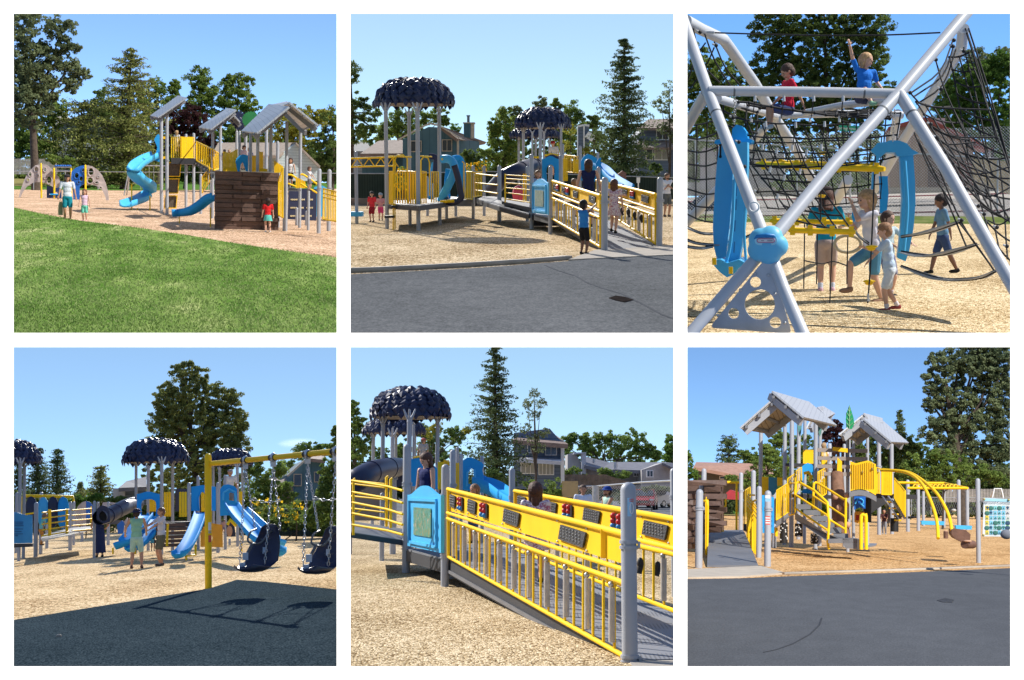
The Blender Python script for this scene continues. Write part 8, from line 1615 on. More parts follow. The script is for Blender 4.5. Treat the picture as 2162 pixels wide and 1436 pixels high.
m=MB(); K=[w.G(*p) for p in((1650,1214.5),(1900,1206.5),(2147,1196.5))]; m.sweep(K,[(-.08,0),(-.08,.06),(.08,.06),(.08,0)]); solo(w,'kerb',m,mat('pale_sand_concrete',(.5,.43,.34)),kind='structure')
m=MB(); q=[w.G(x,y) for x,y in((1735,1310),(1730,1325),(1710,1345),(1675,1365),(1640,1378),(1612,1384))]
for a,b in zip(q[:-1],q[1:]): m.beam(V((a.x,a.y,.033)),V((b.x,b.y,.033)),.02,.004)
solo(w,'road_crack',m,mat('dark_crack',(.035,.037,.042),.9),kind='structure')
m=MB(); q=[w.G(x,y) for x,y in ((1978,1272),(1995,1267),(2015,1271),(2010,1277),(1990,1276))]; m.plate([V((a.x,a.y,.036)) for a in q],(0,0,-.004)); solo(w,'patch',m,mat('dark_crack',(.035,.037,.042),.9),kind='structure')
# background
treeline(w,985,1068,190,LD,'far dark trees closing the towers view'); treeline(w,935,1068,180,LG,'green wood behind the gabled towers',1590,1900,14); treeline(w,905,1068,180,LD,'dense dark wood below the cottonwood',1850,2147,15)
w.zoom(1450,800,.2855); D=130
T=Thing(w,'brown_roof_house','low house with reddish brown shingle roof behind the left trees','house',w.P(250,900,D)); RBS=mat('red_brown_shingles',(.36,.20,.14),.95,0,.2,2.5,.5,14)
m=MB(); m.slab([w.P(50,650,D-3),w.P(420,720,D-3),w.P(470,625,D+5),w.P(70,615,D+5)],.3); m.slab([w.P(400,715,D-3),w.P(640,715,D-3),w.P(640,630,D+5),w.P(440,625,D+5)],.3); T.part('roof',m,RBS); m=MB(); m.plate([w.P(x,y,D) for x,y in((60,880),(60,650),(640,715),(640,880))],(0,6,0)); T.part('wall',m,mat('olive_grey_wall',(.16,.15,.12),.9))
window(T,w,240,718,290,745,D-.5,1,WHITE)
conifer(w,(310,760),150,425,95,LN,'dark conifer behind the brown roofed house',leaf=3,dens=1.3,trunk=5,name='conifer_tree',prof=lambda t:.35+.65*min(1,t*1.6))
broadleaf(w,(430,760),150,[(420,560,60,50),(470,590,60,50),(500,640,60,60)],LG,'green trees right of the dark conifer',leaf=3,dens=1.3)
broadleaf(w,(600,900),105,[(590,520,50,40),(620,570,60,70),(560,640,70,80),(660,640,80,90),(480,720,70,70),(600,760,120,70),(440,790,70,50),(720,700,70,90),(330,740,50,30),(560,820,100,50)],LG,'bright green tree behind the left tower posts',leaf=3.1,dens=1.3,trunk=5)
broadleaf(w,(700,860),140,[(700,440,70,60),(660,470,50,50),(780,480,70,70),(880,480,70,70),(780,580,90,80),(900,600,80,80),(1000,540,60,60)],LG,'green trees between the two gabled roofs',leaf=3,dens=1.3,trunk=6)
broadleaf(w,(1080,800),135,[(1080,360,70,60),(1120,420,80,70),(1040,420,60,60),(1170,460,60,70),(1240,520,60,60),(1100,520,60,60)],LM,'dark plum tree behind the flower sign and second tower',leaf=3,dens=1.4,trunk=6,name='plum_tree')
broadleaf(w,(20,800),120,[(10,620,50,50),(20,690,60,50),(0,560,30,30),(60,720,40,30),(-10,790,60,40)],LB,'bright green bush at the left edge behind the plank wall',leaf=3,dens=1.3,trunk=3,name='bush',cat='bush')
broadleaf(w,(-5,750),125,[(0,590,40,30)],LY,'small yellow green tree at the left edge',leaf=3,trunk=3)
w.zoom(1790,800,.2855)
broadleaf(w,(850,850),110,[(720,0,170,110),(950,-80,200,140),(820,-150,150,100),(1100,-180,180,110),(700,-120,120,90),(960,-200,140,80),(1150,-60,200,160),(650,60,100,70),(800,150,150,110),(1000,150,160,130),(1150,160,130,150),(620,190,70,60),(700,300,130,110),(900,330,150,130),(1100,350,130,140),(620,400,80,80),(850,480,150,100),(1050,530,150,120),(700,520,100,90),(1160,500,80,120),(950,650,150,90),(1120,700,110,80)],LP,'massive grey green cottonwood filling the upper right of the towers view',leaf=3.4,dens=1.5,trunk=16,name='cottonwood_tree')
conifer(w,(385,800),150,230,95,LN,'narrow dark spruce left of the cottonwood',leaf=3,dens=1.3,trunk=5,name='spruce_tree')
broadleaf(w,(700,850),95,[(700,560,110,70),(640,640,110,80),(800,640,110,80),(960,700,110,70),(560,720,100,60),(740,740,130,60),(1080,740,120,60),(880,760,110,50),(480,620,60,90),(430,700,60,80)],LG,'green undergrowth trees below the cottonwood',leaf=3.1,dens=1.3,trunk=4)
broadleaf(w,(300,850),115,[(300,520,90,80),(200,480,70,70),(380,560,80,80),(100,520,70,70),(150,600,90,90),(280,640,110,90),(420,480,70,70),(500,560,60,80),(380,740,90,70),(60,430,50,60)],LD,'dark trees behind the second gabled tower',leaf=3.1,dens=1.3,trunk=5)
broadleaf(w,(300,880),100,[(250,760,150,60),(450,790,100,45),(100,720,90,80),(620,790,100,45),(-60,780,100,70),(60,820,100,50),(430,850,70,30)],LD,'low dark shrubs along the back of the playground',leaf=3,dens=1.4,trunk=2,name='shrub',cat='shrub')
T=Thing(w,'picket_fence','weathered tall picket fence behind the field at right','fence',w.P(900,910,140)); m=MB()
for i in range(46): x=720+i*11; m.plate([w.P(a,b,140) for a,b in((x,912),(x,818),(x+4,812),(x+8,818),(x+8,912))],(0,.05,0))
T.part('pickets',m,FEN)
T=Thing(w,'chain_link_fence','thin chain link fence along the dry grass behind the overhead ladder','fence',w.P(500,1010,110)); m=MB(); m.tube([w.P(430,872,110),w.P(720,878,110),w.P(1230,882,110)],.03,6); T.part('top_rail',m,CHAIN)
for x in(470,615,855,1080): m=MB(); m.tube([w.P(x,1008,110),w.P(x,875,110)],.035,6); T.part('fence_post',m,CHAIN)
m=MB(); 
for i in range(60): x=430+i*13; m.tube([w.P(x,1003,110),w.P(x+40,878,110)],.007,3,False); m.tube([w.P(x+40,1003,110),w.P(x,878,110)],.007,3,False)
T.part('wire_mesh',m,CHAIN)
T=Thing(w,'goal_frame','white metal goal frame standing by the picket fence','goal',w.P(1110,900,120)); m=MB(); m.tube([w.P(1068,885,120),w.P(1085,812,120),w.P(1135,812,120),w.P(1152,885,120)],.06,6); m.tube([w.P(1085,812,120),w.P(1050,882,122)],.05,6); T.part('frame',m,WHITE)
m=MB(); m.ell(w.P(783,972,100),(w.m(18,100),.3,w.m(11,100)),10,6); solo(w,'white_boulder',m,mat('pale_stone',(.5,.47,.42),.9),'pale rock lying in the dry grass beyond the woodchips','rock')
# ---------------- plank wall at left
w.zoom(1450,800,.2855)
T=Thing(w,'plank_wall','stacked brown plank climbing wall at the left edge beside the ramp','climbing wall',w.P(140,1180,44)); rnd=random.Random(9)
core=MB(); core.plate([w.P(x,y,40) for x,y in((-40,1245),(-40,790),(150,755),(268,765),(268,1120),(120,1150),(50,1245))],(0,.3,0)); cp_=T.part('wall_core',core,BRN)
for r_ in range(9):
    y0=850+r_*46
    for j,(xa_,xb_,d_) in enumerate(((-45,28+(r_%2)*18,37),(30+(r_%2)*18,62,37.4))): m=MB(); m.plate([w.P(x,y,d_-rnd.random()*.2) for x,y in((xa_,y0+40),(xa_,y0+2),(xb_,y0),(xb_,y0+38))],(0,.5,0)); T.part('plank',m,BRN,cp_)
for r_ in range(8):
    y0=745+r_*50; xe=250 if r_%2 else 290; m=MB(); m.plate([w.P(x,y,39.4-rnd.random()*.2) for x,y in((130 if r_ else -40,y0+44),(130 if r_ else -40,y0+4),(xe,y0+4),(xe,y0+42))],(0,.4,0)); T.part('plank',m,BRN,cp_)
m=MB(); m.plate([w.P(x,y,110) for x,y in((290,890),(290,845),(320,820),(395,845),(395,895))],(0,2,0)); solo(w,'red_shed',m,mat('red_shed_paint',(.36,.03,.04),.8),'small red shed far behind the ramp gate','shed')
# ---------------- tower
T=Thing(w,'play_structure','tall play structure with gabled grey roofs, yellow panels, stairs, bridge and entry ramp','play structure',w.G(540,1390))
C=w.P
for x,yb,yt,r,cl in((88,1403,815,27,(957,)),(597,1392,825,24,(965,)),(645,1253,820,17,(890,1140)),(773,1250,235,16,(770,980)),(398,1120,692,15,(828,)),(490,1120,675,17,()),(1055,1150,475,15,(670,870)),(825,1190,290,14,(690,))): post(T,w,x,yb,yt,r,clamps=cl,cap=(yt>300))
for x,yb,yt,r,d_ in((122,1140,662,18,42),(100,1300,783,17,40),(543,1100,308,14,44),(533,1180,792,19,38),(722,1080,300,14,50),(952,1100,305,15,46),(984,1000,290,13,50),(872,900,300,12,52),(1165,1000,480,12,50),(1190,1200,250,12,45)): post(T,w,x,yb,yt,r,D=d_,cap=(yt>400))
# roofs
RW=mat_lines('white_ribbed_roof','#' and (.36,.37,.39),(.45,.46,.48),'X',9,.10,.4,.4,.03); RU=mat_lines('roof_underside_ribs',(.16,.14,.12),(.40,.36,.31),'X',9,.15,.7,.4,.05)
def gslope(T,w,q,m=RW,th=.05,und=True,par=None):
    a,b,c,d=[w.P(*p) for p in q]; mb=MB(); mb.slab([a,b,c,d],th); p=T.part('roof_panel',mb,m)
    n=(b-a).cross(d-a).normalized(); n=-n if n.z<0 else n
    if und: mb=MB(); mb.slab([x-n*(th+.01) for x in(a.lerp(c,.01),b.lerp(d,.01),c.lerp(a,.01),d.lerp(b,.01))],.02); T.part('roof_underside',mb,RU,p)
    for t in(.03,.75): s=MB(); s.beam(a.lerp(b,t)-n*(th+.13),d.lerp(c,t)-n*(th+.13),.10,.20); T.part('rafter',s,GREY,p)
    for t in(.12,.5,.88): s=MB(); s.beam(a.lerp(d,t)-n*(th+.06),b.lerp(c,t)-n*(th+.06),.07,.08); T.part('batten',s,RB,p)
# each slope: eave front, eave back, ridge back, ridge front
gslope(T,w,[(390,360,38),(610,400,44),(805,250,44),(640,140,38)]); gslope(T,w,[(868,282,37),(1112,342,42.5),(905,168,43.5),(632,88,38)])
gslope(T,w,[(880,365,47),(960,400,52),(1060,250,52),(960,212,48)]); gslope(T,w,[(1040,285,47),(1100,255,50),(1010,200,51),(965,208,48)])
w.zoom(1790,800,.2855)
gslope(T,w,[(-70,410,44),(60,460,49),(180,372,49),(105,268,45)]); gslope(T,w,[(325,465,43),(452,472,47),(250,300,48),(120,295,44)]); gslope(T,w,[(170,318,45),(262,325,47),(258,290,48),(120,252,45)],und=False)
for x,yb,yt,r,cl in((232,1155,400,14,(650,)),(327,1150,465,13,(690,)),(445,1132,745,13,(830,)),(522,1125,760,12,()),(560,1090,770,10,()),(712,1100,765,10,()),(823,1125,745,13,(800,)),(885,1120,752,12,(810,)),(968,1365,735,16,()),(8,1200,375,12,())): post(T,w,x,yb,yt,r,clamps=cl,cap=yt>480)
for x,yt,d_ in((42,375,49),(146,400,52)): post(T,w,x,1000,yt,11,D=d_,cap=False)
m=MB(); pts=[(12,192),(28,240),(42,285),(48,330),(32,370),(12,372),(-8,355),(-16,300),(-8,250)]; m.plate([w.P(x,y,43) for x,y in pts],(0,.04,0)); lf=T.part('green_leaf_sign',m,mat('bright_leaf_green',(.01,.28,.10),.45)); m=MB(); m.tube([w.P(12,372,42.97),w.P(12,200,42.97)],.012,4)
for k_ in range(4): m.tube([w.P(12,350-k_*35,42.97),w.P(38-k_*5,325-k_*35,42.97)],.009,4); m.tube([w.P(12,350-k_*35,42.97),w.P(-8+k_*3,325-k_*35,42.97)],.009,4)
T.part('leaf_veins',m,mat('pale_vein',(.25,.45,.25),.5),lf)
w.zoom(1450,800,.2855)
for x in(835,985): m=MB(); m.plate([w.P(a,b,48.5) for a,b in((x-14,285),(x+14,280),(x+16,340),(x+10,400),(x,430),(x-12,390),(x-18,340))],(0,.04,0)); T.part('teal_leaf_sign',m,mat('dusty_teal_sign',(.10,.26,.24),.6))
# entry ramp
a=w.G(150,1400);b=w.G(528,1396); c=w.P(160,1135,45);d=w.P(430,1140,45); a.z=b.z=.06
m=MB(); m.plate([a,b,d,c],(0,0,-.04)); T.part('ramp_deck',m,DECK)
m=MB(); m.plate([c,d,w.P(415,1118,50),w.P(165,1118,50)],(0,0,-.04)); T.part('landing',m,DECK)
m=MB(); m.plate([w.P(418,1122,44.9),w.P(440,1130,44.9),w.P(440,1075,44.9),w.P(418,1072,44.9)],(0,.1,0)); T.part('landing_edge',m,DARKM)
rl(T,w,(540,1392,38.3),(445,1170,45),(540,975,38.3),(452,860,45),18,rb=.03,flat=.07)
for y0,y1 in((1000,880),(1035,905),(1065,935)): m=MB(); m.tube([w.P(540,y0,38.2),w.P(450,y1,44.9)],.02,6); T.part('hand_rail',m,YEL)
m=MB(); m.tube(spline([w.P(548,975,38.2),w.P(528,905,38.4),w.P(495,905,39.5),w.P(485,950,40.5),w.P(485,1270,40.5)],3),.03,8); T.part('hand_rail',m,YEL); m=MB(); m.tube([w.P(448,880,45),w.P(460,858,45),w.P(500,860,44)],.03,8); T.part('hand_rail',m,YEL)
rl(T,w,(140,1400,38.2),(158,1130,44),(140,905,38.2),(158,770,44),10,rb=.03)
m=MB(); m.tube(spline([w.P(118,905,38.3),w.P(140,905,38.2),w.P(155,940,38.2),w.P(148,1400,38.2)],3),.035,8); m.tube(spline([w.P(118,855,40),w.P(145,855,40),w.P(158,890,40),w.P(155,1130,41)],3),.03,8); T.part('hand_rail',m,YEL)
# gate frame
m=MB(); m.tube([w.P(145,765,45),w.P(388,765,45)],.045,8); 
for x in(158,264,368): m.tube([w.P(x,1130 if x<300 else 1118,45),w.P(x,765,45)],.035 if x!=264 else .05,8)
T.part('gate_frame',m,YEL); m=MB(); m.tube(spline([w.P(x,y,44.8) for x,y in((245,930),(243,880),(250,868),(280,868),(288,880),(288,935),(280,948),(250,948),(245,930))],2),.03,8); T.part('gate_handle',m,YEL)
# stairs, landing rails
rl(T,w,(425,1080,46),(470,1040,50),(425,830,46),(468,800,50),4); rl(T,w,(662,1045,40.5),(752,985,42),(665,825,40.5),(745,775,42),7,flat=.08); rl(T,w,(756,1010,41),(800,1000,40.8),(756,772,41),(800,770,40.8),2)
m=MB(); m.plate([w.P(x,y,43.5) for x,y in((555,860),(555,722),(605,728),(605,860))],(0,.06,0)); T.part('solid_panel',m,YELD); m=MB(); m.plate([w.P(x,y,43.4) for x,y in((605,858),(605,728),(668,730),(668,820),(645,858))],(0,.06,0)); T.part('teal_panel',m,mat('teal_blue_panel',(.03,.22,.33),.5)); m=MB(); m.plate([w.P(x,y,43.3) for x,y in((668,790),(668,730),(708,730),(708,790))],(0,.05,0)); T.part('solid_panel',m,YELD)
m=MB(); m.plate([w.P(x,y,39) for x,y in((560,1140),(556,860),(600,858),(645,880),(645,1140))],(0,.08,0)); bp_=T.part('blue_panel',m,BLUE); 
for k_ in range(5): m=MB(); m.tube([w.P(628,940+k_*35,38.95),w.P(628,955+k_*35,38.95)],.02,6); T.part('slot',m,mat('recess_blue',(.01,.20,.50)),bp_)
m=MB(); m.plate([w.P(*p) for p in((662,1045,40.6),(662,1100,40.6),(770,1010,42),(760,985,42))],(0,.5,0)); T.part('stair_stringer',m,mat('grey_stringer',(.20,.205,.22),.6))
m=MB(); m.plate([w.P(*p) for p in((800,985,40.7),(800,1040,40.7),(1040,1205,39.5),(1180,1205,39.2),(1180,1180,39.2),(1045,1150,39.5))],(0,.05,0)); T.part('stair_stringer',m,mat('grey_stringer',(.20,.205,.22),.6))
STEPM=mat('step_grey',(.17,.175,.19),.6,0,.1,3)
for i in range(6):
    x=810+i*55; y=965+i*44; dd=42-i*.5; m=MB(); p0=w.P(x,y,dd); p1=w.P(x+130,y-2,dd); m.plate([w.P(x,y,dd-.0),w.P(x+125-i*3,y,dd),w.P(x+125-i*3,y-38,dd),w.P(x,y-38,dd)],(0,.9,0)); T.part('step',m,STEPM)
m=MB(); m.plate([w.P(x,y,39.2) for x,y in((1045,1215),(1045,1185),(1185,1178),(1260,1185),(1260,1215))],(0,.9,0)); T.part('step',m,STEPM)
for pts in(((800,955,40.6),(1040,1120,39.3)),((800,855,40.6),(1040,1010,39.3)),((935,865,42),(1170,1020,40.5)),((1045,1035,40),(1170,1112,39.8))):
    m=MB(); m.tube([w.P(*p) for p in pts],.032,8); T.part('hand_rail',m,YEL)
for pts in([(800,855,40.6),(808,775,40.6),(830,765,40.6),(850,775,40.5),(1040,915,39.4),(1042,1205,39.4),(1055,1260,39.4)],[(935,960,42),(938,790,42),(950,770,42),(975,775,42),(1160,890,40.7),(1175,905,40.6),(1172,1180,40.6)]): m=MB(); m.tube(spline([w.P(*p) for p in pts],2),.038,8); T.part('stair_rail',m,YEL)
rl(T,w,(805,850,44),(850,790,46),(800,690,44),(848,655,46),4,flat=.05); rl(T,w,(968,890,44),(1030,850,45),(970,690,44),(1035,655,45),5,flat=.06); rl(T,w,(745,860,46),(800,820,46),(745,740,46),(800,700,46),5)
m=MB(); m.plate([w.P(x,y,46) for x,y in((850,780),(850,650),(870,632),(895,622),(925,632),(938,650),(938,720),(915,690),(880,690),(865,740))],(0,.1,0)); T.part('blue_arch_panel',m,BLUE); m=MB(); m.plate([w.P(x,y,45.8) for x,y in((850,845),(860,815),(920,810),(930,850))],(0,.4,0)); T.part('blue_slide_end',m,BLUE); m=MB(); m.tube([w.P(x,y,45.6) for x,y in((865,700),(900,690),(918,720),(910,760))],.06,6); T.part('yellow_rim',m,YEL)
rl(T,w,(862,625,50),(942,632,50),(862,528,50),(942,530,50),7,flat=.06); slats(T,w,1000,1040,660,600,602,47,3); rl(T,w,(1000,655,48),(1035,660,48),(1000,540,48),(1035,520,48),3)
m=MB(); m.box(w.P(900,640,50),(1.6,1.2,.1)); m.box(w.P(930,870,46),(2.2,1.5,.12)); T.part('deck',m,DARKM)
# brown lattice wall and tree trunk
for i in range(4): m=MB(); x=1078+i*32; m.plate([w.P(x,720,45),w.P(x+22,720,45),w.P(x+22,520+i*3,45),w.P(x,515+i*3,45)],(0,.15,0)); T.part('brown_slat',m,mat('red_brown_plastic',(.28,.11,.06),.6,0,.15,3))
for y in(530,590,650,705): m=MB(); m.box(w.P(1150,y,44.8),(1.6,.15,.12)); T.part('grey_lath',m,mat('grey_lath',(.3,.26,.24),.6))
m=MB(); m.plate([w.P(x,y,44.6) for x,y in((1078,530),(1078,503),(1190,515),(1190,545))],(0,.1,0)); m.plate([w.P(x,y,44.5) for x,y in((1112,690),(1115,580),(1148,610),(1148,700))],(0,.1,0)); T.part('yellow_cap',m,YELD)
m=MB(); m.tube(spline([w.P(1150,1200,43),w.P(1140,1080,43),w.P(1125,950,43),w.P(1115,800,43.2),w.P(1110,700,43.4)],4),[.26-.07*i/16 for i in range(17)],14); tk=T.part('moulded_trunk',m,mat('moulded_bark',(.22,.115,.07),.8,0,.35,5,.9,9)); m=MB(); m.ell(w.P(1110,698,43.4),(.19,.18,.04),14,6); T.part('trunk_top',m,mat('cut_wood',(.55,.32,.20),.7),tk)
for x,y in((1125,955),(1100,870),(1185,860),(1178,930),(1190,1080)): m=MB(); m.ell(w.P(x,y,42.4),(.09,.09,.10),10,8); T.part('branch_stub',m,mat('cut_wood',(.55,.32,.20),.7),tk)
w.zoom(1790,800,.2855)
# bridge
def curved(x0,x1,y0,y1,hump,D_,n=12): return [w.P(x0+(x1-x0)*i/n,y0+(y1-y0)*i/n-hump*math.sin(math.pi*i/n),D_) for i in range(n+1)]
top=[w.P(x,y,42) for x,y in((18,608),(60,625),(150,603),(208,632))]; bot=curved(18,208,830,862,28,42)
m=MB(); m.plate(top+bot[::-1],(0,.08,0)); bp_=T.part('bridge_panel',m,YELD)
for i in range(11): 
    x=32+i*16; m=MB(); yt_=612+ (8 if x<60 else -8+abs(x-150)*.25); m.beam(w.P(x,yt_+10,41.98),w.P(x,812,41.98),.012,.03); T.part('panel_groove',m,mat('yellow_groove',(.55,.33,.01),.6),bp_)
for x,y in((20,695),(108,690),(180,668)): m=MB(); m.ell(w.P(x,y,41.95),(.035,.01,.05),8,6); T.part('hand_slot',m,mat('brown_slot',(.25,.16,.02)),bp_)
m=MB(); q0=curved(10,212,838,870,30,41.9); q1=[p-V((0,0,.16)) for p in q0]; m.plate(q0+q1[::-1],(0,1.0,0)); T.part('bridge_arch',m,mat('grey_stringer',(.20,.205,.22)))
m=MB(); m.plate([w.P(x,y,47) for x,y in((140,1020),(40,870),(70,850),(320,860),(320,900),(220,960))],(0,.1,0)); T.part('under_deck',m,DARKM); m=MB(); m.box(w.P(290,868,45),(1.8,1.6,.14)); T.part('deck',m,DARKM)
m=MB(); m.plate([w.P(x,y,44) for x,y in((45,970),(48,868),(132,870),(130,960),(90,950))],(0,.06,0)); fb=T.part('blue_swirl_panel',m,ROYAL)
m=MB(); m.tube(spline([w.P(x,y,43.95) for x,y in((55,925),(80,885),(115,900),(105,930),(85,915),(120,945))],3),.02,6); T.part('swirl',m,BLUEL,fb)
m=MB(); m.plate([w.P(x,y,43) for x,y in((48,1060),(48,990),(60,980),(125,985),(128,1060),(88,1072))],(0,.08,0),[[w.P(x,y,43) for x,y in((58,1045),(60,1005),(112,1010),(112,1048))]]); T.part('orange_window_frame',m,mat('orange_yellow_plastic',(.80,.36,.02))); m=MB(); m.plate([w.P(x,y,43.3) for x,y in((50,1050),(50,1000),(120,1000),(120,1050))],(0,.03,0)); T.part('red_panel',m,mat('red_panel',(.45,.03,.02)))
rl(T,w,(250,855,44),(325,858,44),(250,672,44),(325,672,44),6,flat=.07); rl(T,w,(210,855,45),(250,850,46),(210,655,45),(250,668,46),2); slats(T,w,212,240,855,690,690,46,2)
rl(T,w,(345,885,42),(425,1020,40),(345,735,42),(425,830,40),9,rb=.02)
m=MB(); m.plate([w.P(*p) for p in((330,890,42),(425,1020,40),(425,1035,40),(345,940,42))],(0,.6,0)); T.part('stair_stringer',m,mat('grey_stringer',(.20,.205,.22)))
for i in range(4): m=MB(); m.tube([w.P(290+i*20,910+i*45,42-i*.3),w.P(335+i*18,912+i*45,42.5-i*.3)],.03,6); T.part('rung',m,YEL)
for dx_ in(0,45): m=MB(); m.tube([w.P(255+dx_,868,42.2),w.P(380+dx_*.9,1035,41)],.025,6); T.part('ladder_side',m,CHAIN)
for pts in([(245,675,43),(340,678,42.6),(440,695,42),(530,755,41),(590,850,40),(640,980,39),(662,1080,38.4),(668,1180,38)],[(260,672,45),(420,685,44),(500,715,43),(590,780,42),(660,850,41.3),(720,950,40.5),(755,1040,40),(768,1120,39.8)]): m=MB(); m.tube(spline([w.P(*p) for p in pts],4),.048,10); T.part('arched_bar',m,YEL)
m=MB(); m.tube([w.P(350,768,47),w.P(715,772,47)],.045,8); m.tube([w.P(440,808,45),w.P(880,808,45)],.045,8); m.tube([w.P(715,772,47),w.P(885,808,45)],.04,8); T.part('overhead_ladder',m,YEL)
for i in range(11): x=480+i*30; m=MB(); m.tube(spline([w.P(x,805,45.2),w.P(x+10,785,45.6),w.P(x+22,783,46),w.P(x+34,800,45.5)],3),.025,6); T.part('overhead_loop',m,YEL)
for x0,x1,y,d_ in((550,700,1065,46),(800,905,1098,43)):
    m=MB(); m.box(w.P((x0+x1)/2,y,d_),(w.m(x1-x0,d_),.5,w.m(26,d_))); m.box(w.P((x0+x1)/2,y-8,d_-.1),(w.m(x1-x0+10,d_),.2,w.m(8,d_))); T.part('blue_bench',m,BLUEL)
m=MB(); m.plate([w.P(x,y,47) for x,y in((450,1035),(450,1018),(505,1018),(510,1030))],(0,.8,0)); T.part('grey_pad',m,DARKM)
for x in(100,130): m=MB(); 
m=MB(); m.tube(spline([w.P(x,y,39) for x,y in((98,1262),(98,1040),(105,1010),(120,1005),(134,1020),(136,1262))],3),.05,10); T.part('loop_rail',m,YEL)
m=MB(); m.plate([w.P(x,y,39.2) for x,y in((-40,1200),(-40,1180),(85,1188),(90,1262),(-20,1252))],(0,1,0)); T.part('step',m,STEPM); m=MB(); q=[w.G(x,y) for x,y in((95,1262),(205,1240),(215,1228),(100,1225))]; m.plate([V((p.x,p.y,.06)) for p in q],(0,0,-.05)); T.part('grey_mat',m,mat('grey_stringer',(.20,.205,.22)))
for x,y0,y1 in((145,870,1060),(345,1030,1130)): m=MB(); m.tube([w.P(x,y1,46),w.P(x,y0,46)],.13,10); T.part('spotted_post',m,BLACK)
w.zoom(1450,800,.2855)
for x,y0,y1 in((717,1065,1215),(828,1070,1165),(945,1145,1220)): 
    m=MB(); a_=w.P(x,y1,42);b_=w.P(x,y0,42); m.tube([a_,b_],.12,12); sp_=T.part('spotted_post',m,BLACK); m=MB()
    for k_ in range(14): an=-1.2+2.4*random.random(); m.ell(a_.lerp(b_,random.random())+V((.12*math.sin(an),-.12*math.cos(an),0)),.025,6,4)
    T.part('white_spots',m,WHITE,sp_)
for i,(x,y) in enumerate(((20,1090),)): pass
m=MB(); m.tube([w.P(660,1100,42),w.P(662,1165,42)],.05,8); m.tube([w.P(995,990,44),w.P(1030,1100,43)],.05,6); T.part('under_bar',m,YEL)
w.zoom(0,0,1)
rp=w.G(1620,1199)
for x,y,mm_ in((1621,1049,WHITE),(1621,1056,mat('sticker_blue_white',(.30,.55,.78)))): m=MB(); m.box(w.P(x,y,rp.y-w.m(7,rp.y)),(w.m(10,rp.y),.01,w.m(6,rp.y))); T.part('maker_sticker',m,mm_)
for k_ in range(7): m=MB(); m.box(w.P(1621,1091+k_*2.6,rp.y-w.m(7,rp.y)),(w.m(9,rp.y),.01,w.m(2.5,rp.y))); T.part('warning_sticker',m,STR if k_%2==0 else WHITE)
# logs
w.zoom(1790,800,.2855); LOGM=mat('moulded_log',(.15,.075,.05),.7,0,.3,3,.6,12); CUT=mat('cut_wood',(.55,.32,.20))
T=Thing(w,'log_bench','brown moulded log bench with stub seats beside the blue bench','bench',w.G(850,1240)); m=MB(); m.plate([w.P(x,y,39.5) for x,y in((768,1150),(768,1115),(790,1108),(875,1120),(908,1150),(905,1190),(860,1215),(790,1180))],(0,1.2,0)); T.part('beam',m,LOGM); m=MB(); m.tube([w.P(862,1225,37.7),w.P(925,1225,38.2)],w.m(28,38),12); T.part('stub',m,LOGM); m=MB(); m.ell(w.P(885,1200,37.7),(.115,.1,.03),12,6); T.part('stub_top',m,CUT)
m=MB(); m.tube([w.G(725,1183)+V((0,0,0)),w.G(725,1183)+V((0,0,.36))],w.m(28,39),12); T2=Thing(w,'log_stool','short brown log stool left of the log bench','stool',w.G(725,1183)); T2.part('seat',m,LOGM); m=MB(); m.ell(w.G(725,1183)+V((0,0,.37)),(w.m(26,39),w.m(20,39),.04),12,6); T2.part('cut_top',m,CUT)
# communication board
T=Thing(w,'communication_board','white playground communication board with coloured symbol squares at the right edge','sign board',w.P(1100,1300,33)); D=33
m=MB(); m.plate([w.P(x,y,D) for x,y in((997,1165),(1005,880),(1290,893),(1290,1168))],(0,.04,0)); bd=T.part('board',m,mat('board_white',(.72,.76,.76),.5)); xd=(w.P(1290,893,D)-w.P(1005,880,D)).normalized()
m=MB(); m.plate([w.P(x,y,D-.01) for x,y in((1006,903),(1006,882),(1290,895),(1290,916))],(0,.005,0)); T.part('header_band',m,mat('pale_sky_print',(.40,.68,.78),.5),bd)
T.part('lettering',text_mb('Playground Communication',w.m(24,D),w.P(1126,917,D-.02),xd,V((0,0,1))),mat('ink_dark',(.04,.05,.10)),bd)
pal={'y':(.80,.60,.04),'b':(.22,.55,.72),'t':(.25,.60,.60),'g':(.18,.55,.08),'w':(.65,.62,.58),'r':(.75,.35,.33)}; rows_=['ybttbwr','ybbbbwr','ybbtbwr','ybbtbgg','ybtbbgg','ybbbtrr']
rnd=random.Random(2)
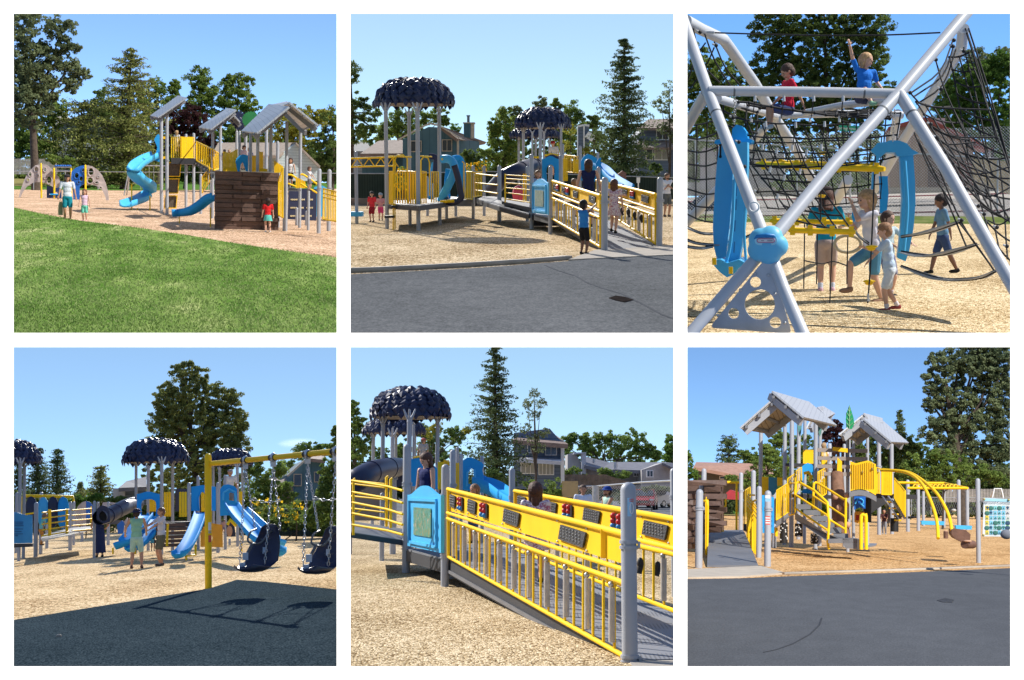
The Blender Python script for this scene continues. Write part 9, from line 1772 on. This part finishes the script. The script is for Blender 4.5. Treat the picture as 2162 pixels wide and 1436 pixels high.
for j,rw in enumerate(rows_):
    for i,ch in enumerate(rw):
        x=1030+i*30.5; y=953+j*36.5; 
        if x>1225: continue
        m=MB(); m.plate([w.P(x-12,y+15,D-.01),w.P(x-12,y-15,D-.01),w.P(x+12,y-14,D-.01),w.P(x+12,y+16,D-.01)],(0,.005,0)); s_=T.part('symbol_square',m,mat('print_'+ch,pal[ch],.5),bd); m=MB()
        cx_,cy_=x+rnd.uniform(-2,2),y+3; kk=rnd.randrange(4)
        if kk==0: m.ell(w.P(cx_,cy_-5,D-.012),(.03,.004,.03),8,6); m.plate([w.P(cx_-5,cy_+9,D-.013),w.P(cx_-5,cy_-1,D-.013),w.P(cx_+5,cy_-1,D-.013),w.P(cx_+5,cy_+9,D-.013)],(0,.003,0))
        elif kk==1: m.ell(w.P(cx_,cy_,D-.012),(.055,.004,.05),10,6)
        elif kk==2: m.plate([w.P(cx_-8,cy_+7,D-.013),w.P(cx_,cy_-8,D-.013),w.P(cx_+8,cy_+7,D-.013)],(0,.003,0))
        else: m.tube([w.P(cx_-7,cy_+5,D-.013),w.P(cx_,cy_-5,D-.013),w.P(cx_+7,cy_+5,D-.013)],.012,4)
        T.part('symbol',m,mat('symbol_ink_%d'%rnd.randrange(3),[(.03,.08,.15),(.45,.10,.12),(.05,.18,.14)][rnd.randrange(3)],.6),s_)
for x,y in((1008,890),(1003,1155),(1190,895)): m=MB(); m.ell(w.P(x,y,D-.02),.03,8,6); T.part('fixing',m,mat('brass_fixing',(.45,.38,.15),.4),bd)
m=MB(); q=w.P(1240,1300,D+.2); m.post(V((q.x,q.y,0)),V((q.x,q.y,w.P(1240,735,D+.2).z)),w.m(15,D),16); T.part('post',m,GREY)
m=MB(); q=w.G(1172,1166); m.ell(V((w.P(1172,1150,32).x,32,w.P(1172,1150,32).z)),(.13,.1,.11),12,8); solo(w,'grey_boulder',m,mat('grey_stone',(.16,.17,.20),.9),'dark rounded stone in front of the bottom of the communication board','rock')
# people
w.zoom(1790,800,.2855); stand(w,270,1150,960,D=44,yaw=-.2,label='child in shadow under the yellow bridge deck',shirt=(.10,.035,.035),bottom=(.22,.22,.24),bkind='pants',hair=(.01,.008,.008),skin=SKINT,hands=[(.06,-.16,.66),(-.08,-.16,.60)],shoe=(.4,.4,.4))
w.zoom(1450,800,.2855); stand(w,1015,720,472,D=49,yaw=2.5,label='person in white top standing high between the brown slats and the second roof',shirt=(.72,.70,.68),bottom=(.2,.25,.3),hair=(.40,.26,.14),hairlen=.2)
# each sun lights its own place
for w in PL:
    rc=bpy.data.collections.new('lit_'+w.name); bc=bpy.data.collections.new('shade_'+w.name)
    rc.children.link(w.col)
    if w in (P1,P6): rc.children.link(wc)
    bc.children.link(w.col)
    w.sun.light_linking.receiver_collection=rc; w.sun.light_linking.blocker_collection=bc
S.view_settings.view_transform='Standard'; S.view_settings.look='None'; S.view_settings.exposure=0.6; S.view_settings.gamma=1
S.render.engine='CYCLES'; S.cycles.max_bounces=5; S.cycles.diffuse_bounces=3; S.cycles.glossy_bounces=2; S.cycles.transparent_max_bounces=6
S.render.resolution_x=1024; S.render.resolution_y=680
